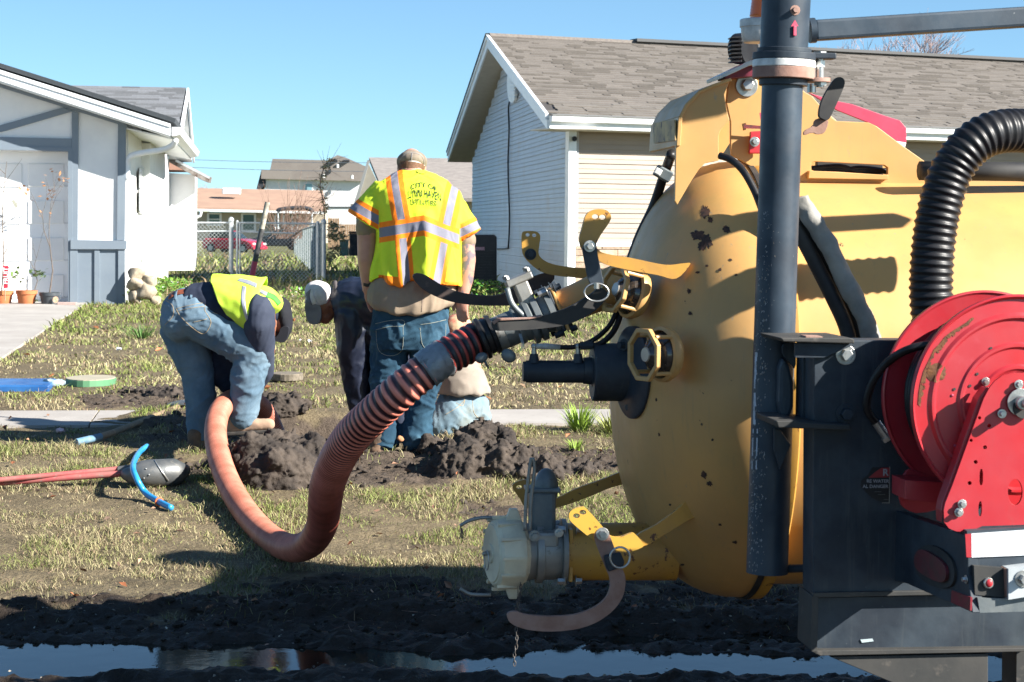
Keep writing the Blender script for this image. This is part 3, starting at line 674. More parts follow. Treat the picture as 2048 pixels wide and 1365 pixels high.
mk('soffit', *prism([eR+Vector((0, 0, -.16)), rR+Vector((0, 0, -.16)), eF+Vector((0, 0, -.16)), eF+Vector((0, 0, -.16))+wi, rR+Vector((0, 0, -.16))+wi, eR+Vector((0, 0, -.16))+wi], (0, 0, .02)), m_fasc, LH)
mk('gable_wall', *prism([eR+wi+Vector((0, 0, -.2)), rR+wi+Vector((0, 0, -.2)), eF+wi+Vector((0, 0, -.2)), Vector((eF.x, eF.y, .3))+wi, Vector((eR.x, eR.y, .3))+wi], -hx*.15), m_white, LH)
# rocks, planters, brick, plants by the garage
g = random.Random(5)
for px, py, r, lb in ((273, 548, .12, 'pale limestone rock at the top of the rock pile'), (299, 562, .12, 'small rounded pale rock beside the top rock by the white wall'), (272, 568, .13, 'cream rock in the middle left of the rock pile'), (293, 582, .17, 'largest pale boulder at the base of the white wall'), (309, 601, .08, 'smallest white rock at the foot of the pile'), (269, 596, .12, 'low white rock at the left foot of the pile')):
    c = P(px, py, 28.5); V, Fc = ell(c, (r*1.15, r*.9, r*.78), Matrix.Rotation(g.uniform(-.4, .4), 3, 'Y'), 22, 16)
    V = [v+(v-c).normalized()*(noise.fractal(v*6, .8, 2, 4)*r*.35) for v in V]
    for _ in range(9):
        d = Vector((g.gauss(0, 1), g.gauss(0, 1), g.gauss(0, 1))).normalized(); lim = r*g.uniform(.62, .85); V = [v-d*max(0, (v-c).dot(d)-lim)*.92 for v in V]
    mk('boulder', V, Fc, m_boul, smooth=True, label=lb, cat='rock', loc=(c.x, c.y, c.z-r), group='rocks beside the garage')
def pot(px, py, wtop, h, mat, label, Y=28.0, name='plant_pot'):
    b = P(px, py, Y); s = Y/F; rt = wtop/2*s; hh = h*s
    t = thing(name, label, 'plant pot', b)
    mk('bowl', *lathe(b, (0, 0, 1), [(0, rt*.66), (.01, rt*.70), (hh*.78, rt*.90), (hh*.79, rt*.98), (hh, rt), (hh, rt*.9), (hh*.9, rt*.88)], 28), mat, t, smooth=False, auto=40)
    mk('soil', *lathe(b+Vector((0, 0, hh*.88)), (0, 0, 1), [(0, rt*.9), (.01, rt*.86)], 20), m_dirt, t)
    return t, b+Vector((0, 0, hh*.9)), s
def leafq(c, s, g, M=None):
    d = Vector((g.gauss(0, 1), g.gauss(0, 1), g.gauss(0, .6))).normalized(); sidev = d.cross(Vector((g.gauss(0, .4), g.gauss(0, .4), 1))).normalized()*s*.32
    return [c, c+d*s*.5+sidev, c+d*s, c+d*s*.5-sidev], [(0, 1, 2, 3)]
def branchy(base, L, g, depth=4, spread=.5, r0=.008, up=1.0, fork=3):
    segs = []; tips = []
    def rec(p, d, l, r, k):
        q = p+d*l*.5+Vector((g.gauss(0, 1), g.gauss(0, 1), 0))*l*.05; e = p+d*l
        segs.append(tube([p, q, e], [r, r*.85, r*.7], 5, False)); tips.append((e, k))
        if k == 0: return
        for i in range(g.randint(2, fork)):
            nd = (d+Vector((g.gauss(0, 1), g.gauss(0, 1), g.gauss(0, .5)+.15*up))*spread).normalized(); rec(e if i else q*.3+e*.7, nd, l*g.uniform(.55, .85), r*.6, k-1)
    rec(Vector(base), Vector((0, 0, 1)), L, r0, depth); return segs, tips
p1, b1, s1 = pot(3, 618, 48, 36, m_terra, 'terracotta pot holding the red FRUIT tag, at the left edge')
p2, b2, s2 = pot(53, 617, 43, 36, m_terra, 'terracotta pot with the small leafy shrub')
p3, b3, s3 = pot(99, 617, 42, 32, pm('dark nursery plastic', (.05, .06, .07), (.08, .09, .10), 6, rough=.5), 'dark grey nursery pot with a round sticker')
mk('sticker', *prism([P(x, y, 27.86) for x, y in circ(111, 600, 5.5, 6.5)], (0, .006, 0)), pm('cream sticker', (.75, .62, .45), (.7, .35, .2), 60), p3)
g = random.Random(12)
def sapling(name, base, L, lab, g, depth, spread, r0, leaves=0, lm=None, fork=3, mat=None):
    t = thing(name, lab, 'potted plant', base); segs, tips = branchy(base, L, g, depth, spread, r0, fork=fork)
    mk('stem', *J(*segs), mat or m_bark, t, smooth=True)
    if leaves:
        ls = []
        for e, k in tips:
            if k <= 2:
                for _ in range(leaves): ls.append(leafq(e+Vector((g.gauss(0, .03), g.gauss(0, .03), g.gauss(0, .03))), g.uniform(.05, .085), g))
        mk('leaves', *J(*ls), lm or m_leaf, t, kind='stuff')
    return t
t = thing('bare_sapling', 'tall thin bare sapling in the leftmost terracotta pot', 'potted plant', b1)
st = catmull([b1, b1+Vector((.02, 0, .5)), b1+Vector((.0, 0, 1.1)), b1+Vector((.05, 0, 1.75))], 6); sg = [tube(st, [.011-.008*i/len(st) for i in range(len(st))], 6)]
for i in range(16):
    p = Vector(st[g.randint(6, len(st)-2)]); d = Vector((g.choice((-1, 1))*g.uniform(.3, .8), g.gauss(0, .2), g.uniform(.5, 1))).normalized(); l = g.uniform(.2, .5); sg.append(tube([p, p+d*l*.5+Vector((0, 0, .02)), p+d*l+Vector((0, 0, .1*l))], [.004, .003, .0015], 4))
mk('stem', *J(*sg), m_bark, t)
mk('tag', *prism([P(x, y, 27.9) for x, y in ((22, 402), (28, 399), (37, 413), (31, 417))], (0, .004, 0)), pm('pale plastic tag', (.6, .6, .5), (.35, .33, .25), 60), t)
sapling('leafy_shrub', b2+Vector((.0, 0, 0)), .16, 'small bright green leafy shrub in the middle terracotta pot', g, 3, .55, .006, 4)
sapling('bare_shrub', b2+Vector((.10, 0, 0)), .30, 'grey leafless shrub behind the leafy one in the middle pot', g, 5, .42, .007, fork=2)
sapling('young_tree', b3+Vector((.0, 0, 0)), .62, 'bare young tree with a few brown leaves in the dark nursery pot', g, 3, .40, .010, 2, pm('dry orange leaves', (.45, .22, .10)), fork=3)
# FRUIT tag: flat red sign with white letters
tg = thing('fruit_tag', 'red plant tag with white letters reading FRUIT in the leftmost pot', 'plant tag', P(11, 575, 27.8))
mk('tag_board', *prism([P(x, y, 27.8) for x, y in ((6, 532), (17, 532), (16, 576), (7, 578))], (0, .004, 0)), pm('red tag plastic', (.65, .03, .06), rough=.5), tg)
def text2(name, s, w, h, fn, mat, parent):
    cu = bpy.data.curves.new('t', 'FONT'); cu.body = s; cu.resolution_u = 3; cu.offset = .010
    o = bpy.data.objects.new('t', cu); sc.collection.objects.link(o); bpy.context.view_layer.update()
    me = bpy.data.meshes.new_from_object(o.evaluated_get(bpy.context.evaluated_depsgraph_get())); V = [v.co.copy() for v in me.vertices]; Fc = [tuple(p.vertices) for p in me.polygons]
    bpy.data.objects.remove(o); bpy.data.curves.remove(cu); bpy.data.meshes.remove(me)
    x0 = min(v.x for v in V); x1 = max(v.x for v in V); y0 = min(v.y for v in V); y1 = max(v.y for v in V)
    W_ = [fn(((v.x-x0)/(x1-x0)-.5)*w, ((v.y-y0)/(y1-y0)-.5)*h) for v in V]; Fc = [f for f in Fc if all(W_[i] is not None for i in f)]
    W_ = [q if q is not None else wl(parent) for q in W_]
    return mk(name, W_, Fc, mat, parent)
def text(name, s, fn, mat, parent, size=1, font_extr=0.0, bold=0.0, **kw):
    cu = bpy.data.curves.new('t', 'FONT'); cu.body = s; cu.size = size; cu.resolution_u = 3; cu.offset = bold; cu.align_x = 'CENTER'; cu.align_y = 'CENTER'
    o = bpy.data.objects.new('t', cu); sc.collection.objects.link(o); bpy.context.view_layer.update()
    me = bpy.data.meshes.new_from_object(o.evaluated_get(bpy.context.evaluated_depsgraph_get())); V = [v.co.copy() for v in me.vertices]; Fc = [tuple(p.vertices) for p in me.polygons]
    bpy.data.objects.remove(o); bpy.data.curves.remove(cu); bpy.data.meshes.remove(me)
    W_ = [fn(v.x, v.y) for v in V]; ok = [q is not None for q in W_]; Fc = [f for f in Fc if all(ok[i] for i in f)]; W_ = [q if q is not None else Vector((0, 0, 0)) for q in W_]
    used = sorted({i for f in Fc for i in f}); mp = {i: k for k, i in enumerate(used)}
    return mk(name, [W_[i] for i in used], [tuple(mp[i] for i in f) for f in Fc], mat, parent, **kw)
m_lw = pm('white lettering', (.8, .8, .8), rough=.5)
text('lettering', 'FRUIT', lambda x, y: P(12-y*9.5, 552-x*9.5, 27.79), m_lw, tg, 1.35, bold=.03)
mk('stake', *cyl(P(10, 580, 27.82), P(10, 602, 27.82), .008), m_wood, tg)
# pink concrete brick
cb = P(132, 618, 27.7); mk('paver_brick', *box(cb+Vector((0, .06, .042)), (.25, .12, .085), Matrix.Rotation(.12, 3, 'Z')), pm('pinkish brick', (.46, .33, .29), (.38, .28, .25), 20, rough=.9, bump=.003, bs=90), label='pinkish paver brick lying beside the dark pot', cat='brick', bevel=.008, loc=cb)
# weeds with white flowers around the rocks
def weeds(name, cx, cy, rx, n, hgt, label, seed, flower=.15, fcol=(.8, .78, .76)):
    g = random.Random(seed); V = []; Fc = []; C = []
    for i in range(n):
        px = cx+g.gauss(0, rx); py = cy+g.gauss(0, 3); b = ong(px, py); h = hgt*g.uniform(.2, 1)
        c = b+Vector((0, 0, h)); fl = g.random() < flower; lv, lf = leafq(c, g.uniform(.03, .075) if not fl else .05, g)
        k = len(V); V += lv; Fc += [tuple(i+k for i in f) for f in lf]; q = fcol if fl else (.13*g.uniform(.6, 1.5), .24*g.uniform(.6, 1.4), .04); C += [(*q, 1)]*len(lv)
    mk(name, V, Fc, m_grass, kind='stuff', cols=C, label=label, cat='weeds')
weeds('flowering_weeds', 268, 602, 20, 900, .17, 'green weeds with white flowers at the foot of the garage corner', 2, .14)
weeds('weeds', 330, 585, 22, 1500, .22, 'green weeds right of the rock pile by the fence', 3, .05)
weeds('weeds', 650, 598, 40, 1100, .14, 'green clover with tiny white blooms near the fence corner', 6, .06)
weeds('weeds', 960, 590, 30, 900, .22, 'green weeds in front of the air conditioner', 7, .02)
# ---- white shed with rusty brown roof, wooden posts
SH = thing('white_shed', 'plain white outbuilding with a brown shingled roof behind the garage', 'shed', P(350, 540, 39.5))
fpiece('wall', [(306, 344), (390, 350), (389, 537), (306, 540)], (P(350, 540, 39.5), nF), -1.5, 0, m_white, SH)
fpiece('base_board', [(330, 532), (390.5, 531), (390, 541), (330, 542)], (P(350, 540, 39.5), nF), 0, .03, m_white, SH)
m_brr = pm('brown roof', (.40, .21, .13), (.32, .16, .10), 20, rough=.9, bump=.003, bs=60)
mk('roof', *prism([P(306, 320, 42), P(336, 322, 42), P(376, 345, 39.6), P(306, 345, 39.6)], (0, 0, .04)), m_brr, SH)
mk('eave_board', *prism([P(x, y, 39.2) for x, y in ((332, 320), (352, 320), (419, 355), (416, 366), (404, 361), (340, 326))], (0, .35, 0)), pm('dark eave', (.10, .065, .05), (.3, .28, .26), 10, rough=.8), SH)
mk('eave_edge', *prism([P(x, y, 39.1) for x, y in ((352, 319), (419, 354), (418, 358), (350, 323))], (0, .05, 0)), m_galv, SH)
mk('wooden_post', *prism([P(x, y, 38.8) for x, y in ((318, 376), (322, 372), (333, 375), (330, 556), (316, 556))], (0, .12, 0)), m_wood, label='tall weathered wooden post in front of the white shed', cat='post', loc=P(324, 556, 38.8))
mk('wooden_post', *prism([P(x, y, 38.9) for x, y in ((311, 384), (315.5, 382), (314.5, 540), (310, 540))], (0, .06, 0)), m_wood, label='narrow wooden post left of the tall post by the shed', cat='post', loc=P(312, 540, 38.9))
# ---- right house
D1 = Vector((.876, 32.56, .42)); gR = Vector((-.1224, .9925, 0)); eD = Vector((.917, .399, 0)).normalized()
nG = Vector((-.9925, -.1224, 0)); nR = Vector((eD.y, -eD.x, 0))
RH = thing('vinyl_sided_house', 'single storey house with cream vinyl siding, stone skirt and brown grey shingle roof', 'house', (4, 38, .42))
E1 = P(1098, 232, 31.95); E2 = P(898, 308, 48.5); E2.z = E1.z; AP = P(978, 73, 40.2)
for v in (E1, E2, AP): pass
LL = 17.0
def under(s):   # underside height of the gable wall at distance s along gR from D1
    zc = E1.z-.20; mid = 7.7; top = AP.z-.22
    return zc+(top-zc)*(s/mid) if s < mid else top-(top-zc)*(s-mid)/(14.3-mid)
sL = 14.3
core = [D1+gR*s+Vector((0, 0, under(s)-D1.z)) for s in (0, 7.7, 14.3)]
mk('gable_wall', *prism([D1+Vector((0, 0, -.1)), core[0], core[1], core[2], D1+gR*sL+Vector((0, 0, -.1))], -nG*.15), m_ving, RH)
bh = .1535; z = D1.z+.05; k = 0
while z < AP.z-.3:
    # clip by roof
    zt_ = z+bh*.6
    if zt_ < E1.z-.22: s0, s1 = 0.03, sL
    else:
        f = (zt_-(E1.z-.2))/((AP.z-.22)-(E1.z-.2)); s0 = f*7.7; s1 = 14.3-f*6.6
        if s1-s0 < .3: break
    a = D1+gR*s0; b = D1+gR*s1
    def q(p, zz, o): return Vector((p.x, p.y, zz))+nG*o
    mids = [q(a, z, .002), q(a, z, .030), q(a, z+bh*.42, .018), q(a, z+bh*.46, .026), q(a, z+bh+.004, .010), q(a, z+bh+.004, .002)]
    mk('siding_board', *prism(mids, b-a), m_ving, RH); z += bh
# seam strip on the gable siding and stains are in the paint; corner post
mk('corner_post', *J(box(D1+Vector((0, 0, 1.31))+nG*.02+eD*.05, (.13, .13, 2.66), Matrix.Rotation(math.atan2(eD.y, eD.x), 3, 'Z'))), m_fasc, RH)
# front wall
f0 = D1+eD*.10; z = 0; zs = toplane(1200, 489, D1, nR).z
mk('front_wall', *prism([D1+eD*.05+Vector((0, 0, -.1)), D1+eD*.05+Vector((0, 0, E1.z-.2-D1.z)), D1+eD*14+Vector((0, 0, E1.z-.2-D1.z)), D1+eD*14+Vector((0, 0, -.1))], -nR*.15), m_vin, RH)
z = zs+.03; topz = E1.z-.18
while z < topz:
    a = Vector((f0.x, f0.y, 0)); b = a+eD*13.5; hh = min(bh, topz-z)
    mids = [a+Vector((0, 0, z))+nR*.002, a+Vector((0, 0, z))+nR*.028, a+Vector((0, 0, z+hh*.42))+nR*.018, a+Vector((0, 0, z+hh*.46))+nR*.024, a+Vector((0, 0, z+hh+.003))+nR*.010, a+Vector((0, 0, z+hh+.003))+nR*.002]
    mk('siding_board', *prism(mids, b-a), m_vin, RH); z += bh
mk('starter_trim', *prism([f0+Vector((0, 0, zs-f0.z-.03))+nR*.0, f0+Vector((0, 0, zs-f0.z-.03))+nR*.06, f0+Vector((0, 0, zs-f0.z+.03))+nR*.05, f0+Vector((0, 0, zs-f0.z+.03))], eD*13.4), m_fasc, RH)
g = random.Random(9); z = D1.z
while z < zs-.04:
    hh = g.choice((.07, .10, .13)); hh = min(hh, zs-.035-z); u = .1
    if hh < .03: break
    while u < 3.2:
        ww = g.uniform(.18, .5); c = Vector((D1.x, D1.y, 0))+eD*(u+ww/2)+nR*.02+Vector((0, 0, z+hh/2))
        mk('stone', *box(c, (ww-.008, .06+g.uniform(0, .03), hh-.008), Matrix.Rotation(math.atan2(eD.y, eD.x), 3, 'Z')), m_stone, RH, bevel=.006); u += ww
    z += hh
# roof: near slope slab + shingle tabs
upv = AP-E1; LVr = upv.length; upn = upv.normalized()
mk('roof_deck', *prism([E1, E1+eD*LL, AP+eD*LL, AP], (0, 0, -.06)), pm('roof deck', (.08, .07, .06)), RH)
mk('roof_back_deck', *prism([AP, AP+eD*LL, E2+eD*LL, E2], (0, 0, -.06)), m_brr, RH)
nrow = 42; rh = LVr/nrow; nvr = eD.cross(upn).normalized(); nvr = -nvr if nvr.z < 0 else nvr
# the nearest 300 tabs are single parts, the rest one part
base_me = {}
for ww in (.16, .25, .36):
    V = [Vector((0, 0, 0)), Vector(eD)*ww, nvr*.02, nvr*.02+Vector(eD)*ww, upn*rh*1.05+nvr*.004+Vector(eD)*ww, upn*rh*1.05+nvr*.004]
    me = bpy.data.meshes.new('shingle'); me.from_pydata([tuple(v) for v in V], [], [(0, 1, 3, 2), (2, 3, 4, 5), (0, 2, 5), (1, 4, 3)]); me.materials.append(m_shb); base_me[ww] = me
g = random.Random(31); cnt = 0; rb = wl(RH)
for r0 in range(6):
    u = -g.random()*.3
    while u < 12.4 and cnt < 300:
        ww = g.choice((.16, .25, .25, .36))
        if u > 0:
            o = bpy.data.objects.new('shingle', base_me[ww]); sc.collection.objects.link(o); o.parent = RH; o.location = E1+eD*u+upn*(r0*rh)+nvr*g.uniform(0, .012)-rb; cnt += 1
        u += ww
nr7 = 6; print('shingles', cnt)
shingles('shingle_field', E1+upn*(nr7*rh), Vector(eD), upn, LL, LVr-nr7*rh, nrow-nr7, .38, (.19, .168, .148), RH, m_shb2, 6, t=.018)
mk('ridge_cap', *tube([AP+Vector((0, 0, .0)), AP+eD*LL], .07, 6), pm('ridge shingles', (.20, .175, .15), (.15, .13, .12), 20, rough=.95), RH)
rv0 = P(1318, 84, AP.y+(1.9)); mk('ridge_vent', *box(AP+eD*9.6+Vector((0, 0, .06)), (13, .3, .06), Matrix.Rotation(math.atan2(eD.y, eD.x), 3, 'Z')), pm('dark ridge vent', (.06, .06, .06)), RH)
# fascia + gutter lip along the front eave
mk('eave_fascia', *prism([E1+Vector((0, 0, 0)), E1+nR*.03, E1+nR*.03+Vector((0, 0, -.19)), E1+Vector((0, 0, -.19))], eD*LL), m_fasc, RH)
mk('gutter', *prism([E1+nR*.03+Vector((0, 0, -.005)), E1+nR*.13+Vector((0, 0, -.005)), E1+nR*.11+Vector((0, 0, -.085)), E1+nR*.03+Vector((0, 0, -.10))], eD*LL), m_fasc, RH)
mk('drip_edge', *prism([E1+nR*.0+Vector((0, 0, .02)), E1+nR*.14+Vector((0, 0, .0)), E1+nR*.14+Vector((0, 0, .012)), E1+nR*.0+Vector((0, 0, .035))], eD*LL), m_shg, RH, cols=[(.2, .2, .19, 1)]*8)
mk('eave_soffit', *prism([E1+Vector((0, 0, -.185)), E1-nR*.7+Vector((0, 0, -.185)), E1-nR*.7+Vector((0, 0, -.205)), E1+Vector((0, 0, -.205))], eD*LL), m_soff, RH)
# rake boards and soffits of the gable overhang
ov = -eD*.0
for nm, a, b in (('rake_board', E1, AP), ('rake_board', E2, AP)):
    mk(nm, *prism([a+Vector((0, 0, -.03)), b+Vector((0, 0, -.03)), b+Vector((0, 0, -.22)), a+Vector((0, 0, -.20))], nG*.03), m_fasc, RH)
    mk('rake_trim', *prism([a+Vector((0, 0, .03)), b+Vector((0, 0, .03)), b+Vector((0, 0, -.06)), a+Vector((0, 0, -.06))], nG*.055), m_fasc, RH)
    mk('rake_soffit', *prism([a+Vector((0, 0, -.20)), b+Vector((0, 0, -.22)), b+Vector((0, 0, -.22))-nG*.75, a+Vector((0, 0, -.20))-nG*.75], (0, 0, .015)), m_soff, RH)
mk('shingle_edge', *prism([E2+Vector((0, 0, .05)), AP+Vector((0, 0, .06)), AP+Vector((0, 0, .02)), E2+Vector((0, 0, .02))], nG*.07), m_shg, RH, cols=[(.05, .06, .06, 1)]*8)
# gable vent, cable, small camera
GPn = (D1+nG*.03, nG)
vt = fpiece('gable_vent', chaikin([(1013, 150), (1020, 143), (1030, 150), (1031, 196), (1024, 208), (1015, 200)], 2), GPn, 0, .05, m_fasc, RH)
for i in range(7):
    y = 156+i*6.4; fpiece('louvre', [(1016, y), (1028, y-1), (1028, y+2.4), (1016, y+3)], GPn, .05, .085, m_fasc, vt)
mk('cable', *tube(catmull([toplane(x, y, D1+nG*.05, nG) for x, y in ((1022, 196), (1017, 215), (1018, 260), (1016, 330), (1018, 400), (1019, 440), (1017, 490), (1013, 497), (990, 498))], 6), .016, 6), m_rub, RH, smooth=True)
mk('wall_light', *J(cyl(toplane(1149, 278, D1+nR*.02, nR), toplane(1149, 278, D1+nR*.16, nR), .045, .035)), m_rub, RH, auto=30)
# air conditioner
AC = thing('air_conditioner', 'black louvred air conditioner unit beside the gable wall', 'air conditioner', P(960, 588, 36.5))
aw = P(993, 588, 36.0); m_ac = pm('black condenser paint', (.012, .012, .016), (.02, .02, .025), 10, rough=.5)
acb = (aw, YN)
fpiece('cabinet', [(921, 470), (988, 470), (993, 474), (993, 588), (921, 588)], acb, -.8, 0, m_ac, AC, bevel=.02)
for i in range(15):
    y = 502+i*5.6; fpiece('louvre', [(924, y), (990, y), (990, y+2.2), (924, y+2.2)], acb, 0, .03, m_ac, AC)
fpiece('badge', [(944, 494.5), (969, 494.5), (969, 501), (944, 501)], acb, 0, .012, pm('purple badge', (.28, .14, .20), (.45, .3, .36), 60), AC)
# ---- chain link fence
FN = thing('chain_link_fence', 'galvanised chain link fence with gate between the house and the corner post', 'fence', P(480, 568, 41))
def fp(px, py, Y=41.0): return P(px, py, Y)
def fpost(px, yt, yb, r, name='post', Y=41.0, mat=None):
    a = fp(px, yb, Y); b = fp(px+.5, yt, Y); mk(name, *J(cyl(a, b, r, r, 10), ell(b, (r*1.25, r*1.25, r*1.5), None, 10, 6)), mat or m_galv, FN, auto=40)
fpost(305, 443, 566, .035); fpost(462, 441, 566, .045); fpost(474, 444, 566, .022); fpost(647, 445, 572, .045, mat=m_galv); fpost(479.5, 446, 564, .015)
fpost(635, 447, 572, .03)
for (x0, y0, x1, y1) in ((305, 445.5, 462, 446), (474, 446, 640, 448), (306, 463.5, 462, 463), (474, 464, 590, 467), (474, 505, 479, 505), (500, 566.5, 640, 570)):
    mk('rail', *cyl(fp(x0, y0), fp(x1, y1), .017, None, 8), m_galv, FN)
wires = []
def mesh_run(a, b, zt, zb, n, r=.0028):
    L = (b-a).length; hgt = zt-zb; st = L/n
    for sgn in (1, -1):
        for i in range(-int(hgt/st)-1, n+int(hgt/st)+1):
            s0 = i*st; s1 = s0+sgn*hgt; t0, t1 = 0.0, 1.0
            for (lo, hi) in ((0, L),):
                if s0 < lo:
                    if sgn < 0: t0 = 2; break
                    t0 = (lo-s0)/(s1-s0)
                if s0 > hi:
                    if sgn > 0: t0 = 2; break
                    t0 = (s0-hi)/(s0-s1)
                if s1 > hi: t1 = (hi-s0)/(s1-s0)
                if s1 < lo: t1 = (s0-lo)/(s0-s1)
            if t0 >= t1: continue
            d = (b-a)/L
            p = a+d*(s0+(s1-s0)*t0); q = a+d*(s0+(s1-s0)*t1); p = Vector((p.x, p.y, zb+hgt*t0)); q = Vector((q.x, q.y, zb+hgt*t1)); wires.append(cyl(p, q, r, None, 3, False))
za = fp(400, 446).z; zb2 = fp(400, 566).z
mesh_run(fp(305, 500), fp(640, 500), za, zb2, 42)
mk('wire_mesh', *J(*wires), m_galv, FN, kind='stuff')
# slatted run going back
S0 = fp(647, 570); S1 = P(588, 529, 72); zt0 = fp(647, 446).z; zt1 = P(588, 465, 72).z
n = 36; g = random.Random(4)
for i in range(n):
    t = (i/(n-1))**1.6; a = S0.lerp(S1, t*.98+.008); zt_ = zt0+(zt1-zt0)*t
    mk('privacy_slat', *box(Vector((a.x, a.y, (a.z+zt_)/2)), (.02, .045+.12*t, (zt_-a.z)-.02)), m_dkgreen if i % 2 else m_galv, FN)
mk('rail', *cyl(Vector((S0.x, S0.y, zt0)), Vector((S1.x, S1.y, zt1)), .02, None, 6), m_galv, FN)
mk('timber_pile', *J(*[cyl(P(548, 566+i*3, 40.2-i*.1), P(632, 568+i*3, 40.2-i*.1), .028, None, 8) for i in range(4)]), m_blk, label='dark pipes lying on the ground under the fence', cat='pipes', loc=P(590, 572, 40), auto=40)
# ---- background houses
TH = thing('tan_house', 'low tan house with a light brown roof across the far street', 'house', P(520, 488, 160))
m_tanw = pm('tan siding', (.50, .44, .34), (.46, .40, .31), .5, rough=.8)
PT = (P(500, 460, 160), YN)
fpiece('wall', [(388, 424), (650, 427), (650, 492), (388, 489)], PT, -5, 0, m_tanw, TH)
mk('roof', *prism([P(388, 379, 166), P(646, 384, 166), P(652, 424, 158.6), P(388, 418, 158.6)], (0, 0, .1)), pm('light brown roof', (.42, .27, .19), (.36, .23, .165), .8, rough=.9, st=(1, 1, 6)), TH)
mk('fascia', *prism([P(388, 418, 158.5), P(652, 424, 158.5), P(652, 428.5, 158.5), P(388, 422.5, 158.5)], (0, .1, 0)), m_white, TH)
mk('roof_vent', *box(P(463, 383, 162), (1.4, .6, .5)), m_white, TH, bevel=.08)
for (x0, y0, x1, y1) in ((414, 426, 443, 452), (482, 427, 512, 463)):
    wd = fpiece('window', [(x0, y0), (x1, y0), (x1, y1), (x0, y1)], PT, 0, .15, m_white, TH, holes=[[(x0+4, y0+3), (x1-4, y0+3), (x1-4, y1-3), (x0+4, y1-3)]])
    my = (y0+y1)/2
    fpiece('pane', [(x0+4, y0+3), (x1-4, y0+3), (x1-4, my-1), (x0+4, my-1)], PT, .02, .05, pm('window pane green', (.04, .09, .08), rough=.1), wd)
    fpiece('pane', [(x0+4, my+1), (x1-4, my+1), (x1-4, y1-3), (x0+4, y1-3)], PT, .02, .05, pm('window pane pale', (.14, .2, .17), rough=.1), wd)
    fpiece('sash', [(x0+4, my-1), (x1-4, my-1), (x1-4, my+1), (x0+4, my+1)], PT, .05, .12, m_white, wd)
for x in (549, 556, 566, 583, 594, 611, 622):
    fpiece('porch_post', [(x, 431), (x+2.4, 431), (x+2.4, 476), (x, 476)], PT, .5, .8, m_white, TH)
fpiece('porch_rail', [(548, 443), (626, 444), (626, 452), (548, 451)], PT, .4, .5, m_white, TH)
mk('downspout', *tube([P(402, 424, 158), P(400, 432, 158), P(391, 437, 158), P(391, 450, 158)], .13, 6), m_white, TH)
m_dk = pm('dark canvas', (.03, .035, .045), rough=.7)
cp = thing('canopy_frame', 'dark curved canopy on thin legs in front of the far white porch', 'canopy', P(590, 470, 150))
mk('top', *tube(catmull([P(555, 424, 150), P(562, 419, 150), P(600, 416, 150), P(620, 419, 150), P(625, 425, 150)], 5), .17, 6), m_dk, cp)
for x in (556, 624): mk('leg', *cyl(P(x, 424, 150), P(x, 470, 150), .05), m_galv, cp)
# white two storey house
WH = thing('two_storey_house', 'white two storey house with a grey brown hip roof in the distance', 'house', P(640, 470, 190))
PW = (P(640, 440, 190), YN); m_rf = pm('grey brown roof', (.265, .235, .21), (.235, .205, .185), 1, rough=.95)
fpiece('wall', [(531, 358), (722, 363), (722, 470), (531, 470)], PW, -8, 0, m_white, WH)
fpiece('wall_seam', [(654, 413.5), (722, 413.5), (722, 415.5), (654, 415.5)], PW, 0, .12, m_blk, WH)
fpiece('roof', [(523, 340), (540, 340), (545, 318), (655, 321), (675, 310.5), (690, 315), (731, 333), (728, 363), (522, 358)], PW, -6, .6, m_rf, WH)
fpiece('eave_shadow_board', [(513, 378), (523, 340), (524, 358), (531, 360), (531, 368), (520, 380)], PW, -2, .3, m_dk, WH)  # dark board standing in for the shade at the eave
wd = fpiece('window', [(608, 366), (626, 366), (626, 384), (608, 384)], PW, 0, .15, m_white, WH)
fpiece('pane', [(610, 368), (624, 368), (624, 382), (610, 382)], PW, .15, .18, pm('pale sky pane', (.25, .42, .48), rough=.1), wd)  # sky reflection put into the pane colour
for x, y in ((667, 320), (691, 320)): fpiece('roof_vent', [(x-5, y), (x+7, y), (x+8, y+3.5), (x-7, y+3.5)], PW, .6, 1.0, m_dk, WH)
for x, y in ((675, 332), (647, 352), (704, 354)): mk('vent_pipe', *cyl(P(x, y+4, 189), P(x, y-3, 189), .12), m_white, WH)
# grey roofed house behind the standing worker
GH = thing('grey_roofed_house', 'house with a long grey shingled roof behind the standing worker', 'house', P(820, 480, 90))
PG = (P(820, 440, 90), YN); m_rf2 = pm('grey shingles far', (.30, .27, .245), (.23, .205, .19), 3, rough=.95, st=(1, 1, 5))
mk('roof', *prism([P(738, 322, 92), P(1000, 325, 92), P(1000, 405, 86), P(770, 400, 86)], (0, 0, .15)), m_rf2, GH)
mk('gable_wall', *prism([P(x, y, 88) for x, y in ((737, 328), (772, 400), (772, 470), (712, 470), (712, 405))], (0, .2, 0)), pm('shaded olive siding', (.30, .28, .23), (.26, .24, .2), 2), GH)  # gable shade is put into this darker siding colour
mk('rake_board', *prism([P(x, y, 87.8) for x, y in ((735, 320), (739, 322), (713, 412), (706, 412))], (0, .3, 0)), pm('grey rake', (.25, .26, .26)), GH)
mk('wall', *prism([P(x, y, 87) for x, y in ((770, 400), (1000, 405), (1000, 480), (770, 480))], (0, .2, 0)), m_tanw, GH)
mk('fascia', *prism([P(x, y, 86) for x, y in ((700, 409), (718, 406), (722, 412), (702, 415))], (0, .3, 0)), pm('dark gutter', (.12, .11, .10)), GH)
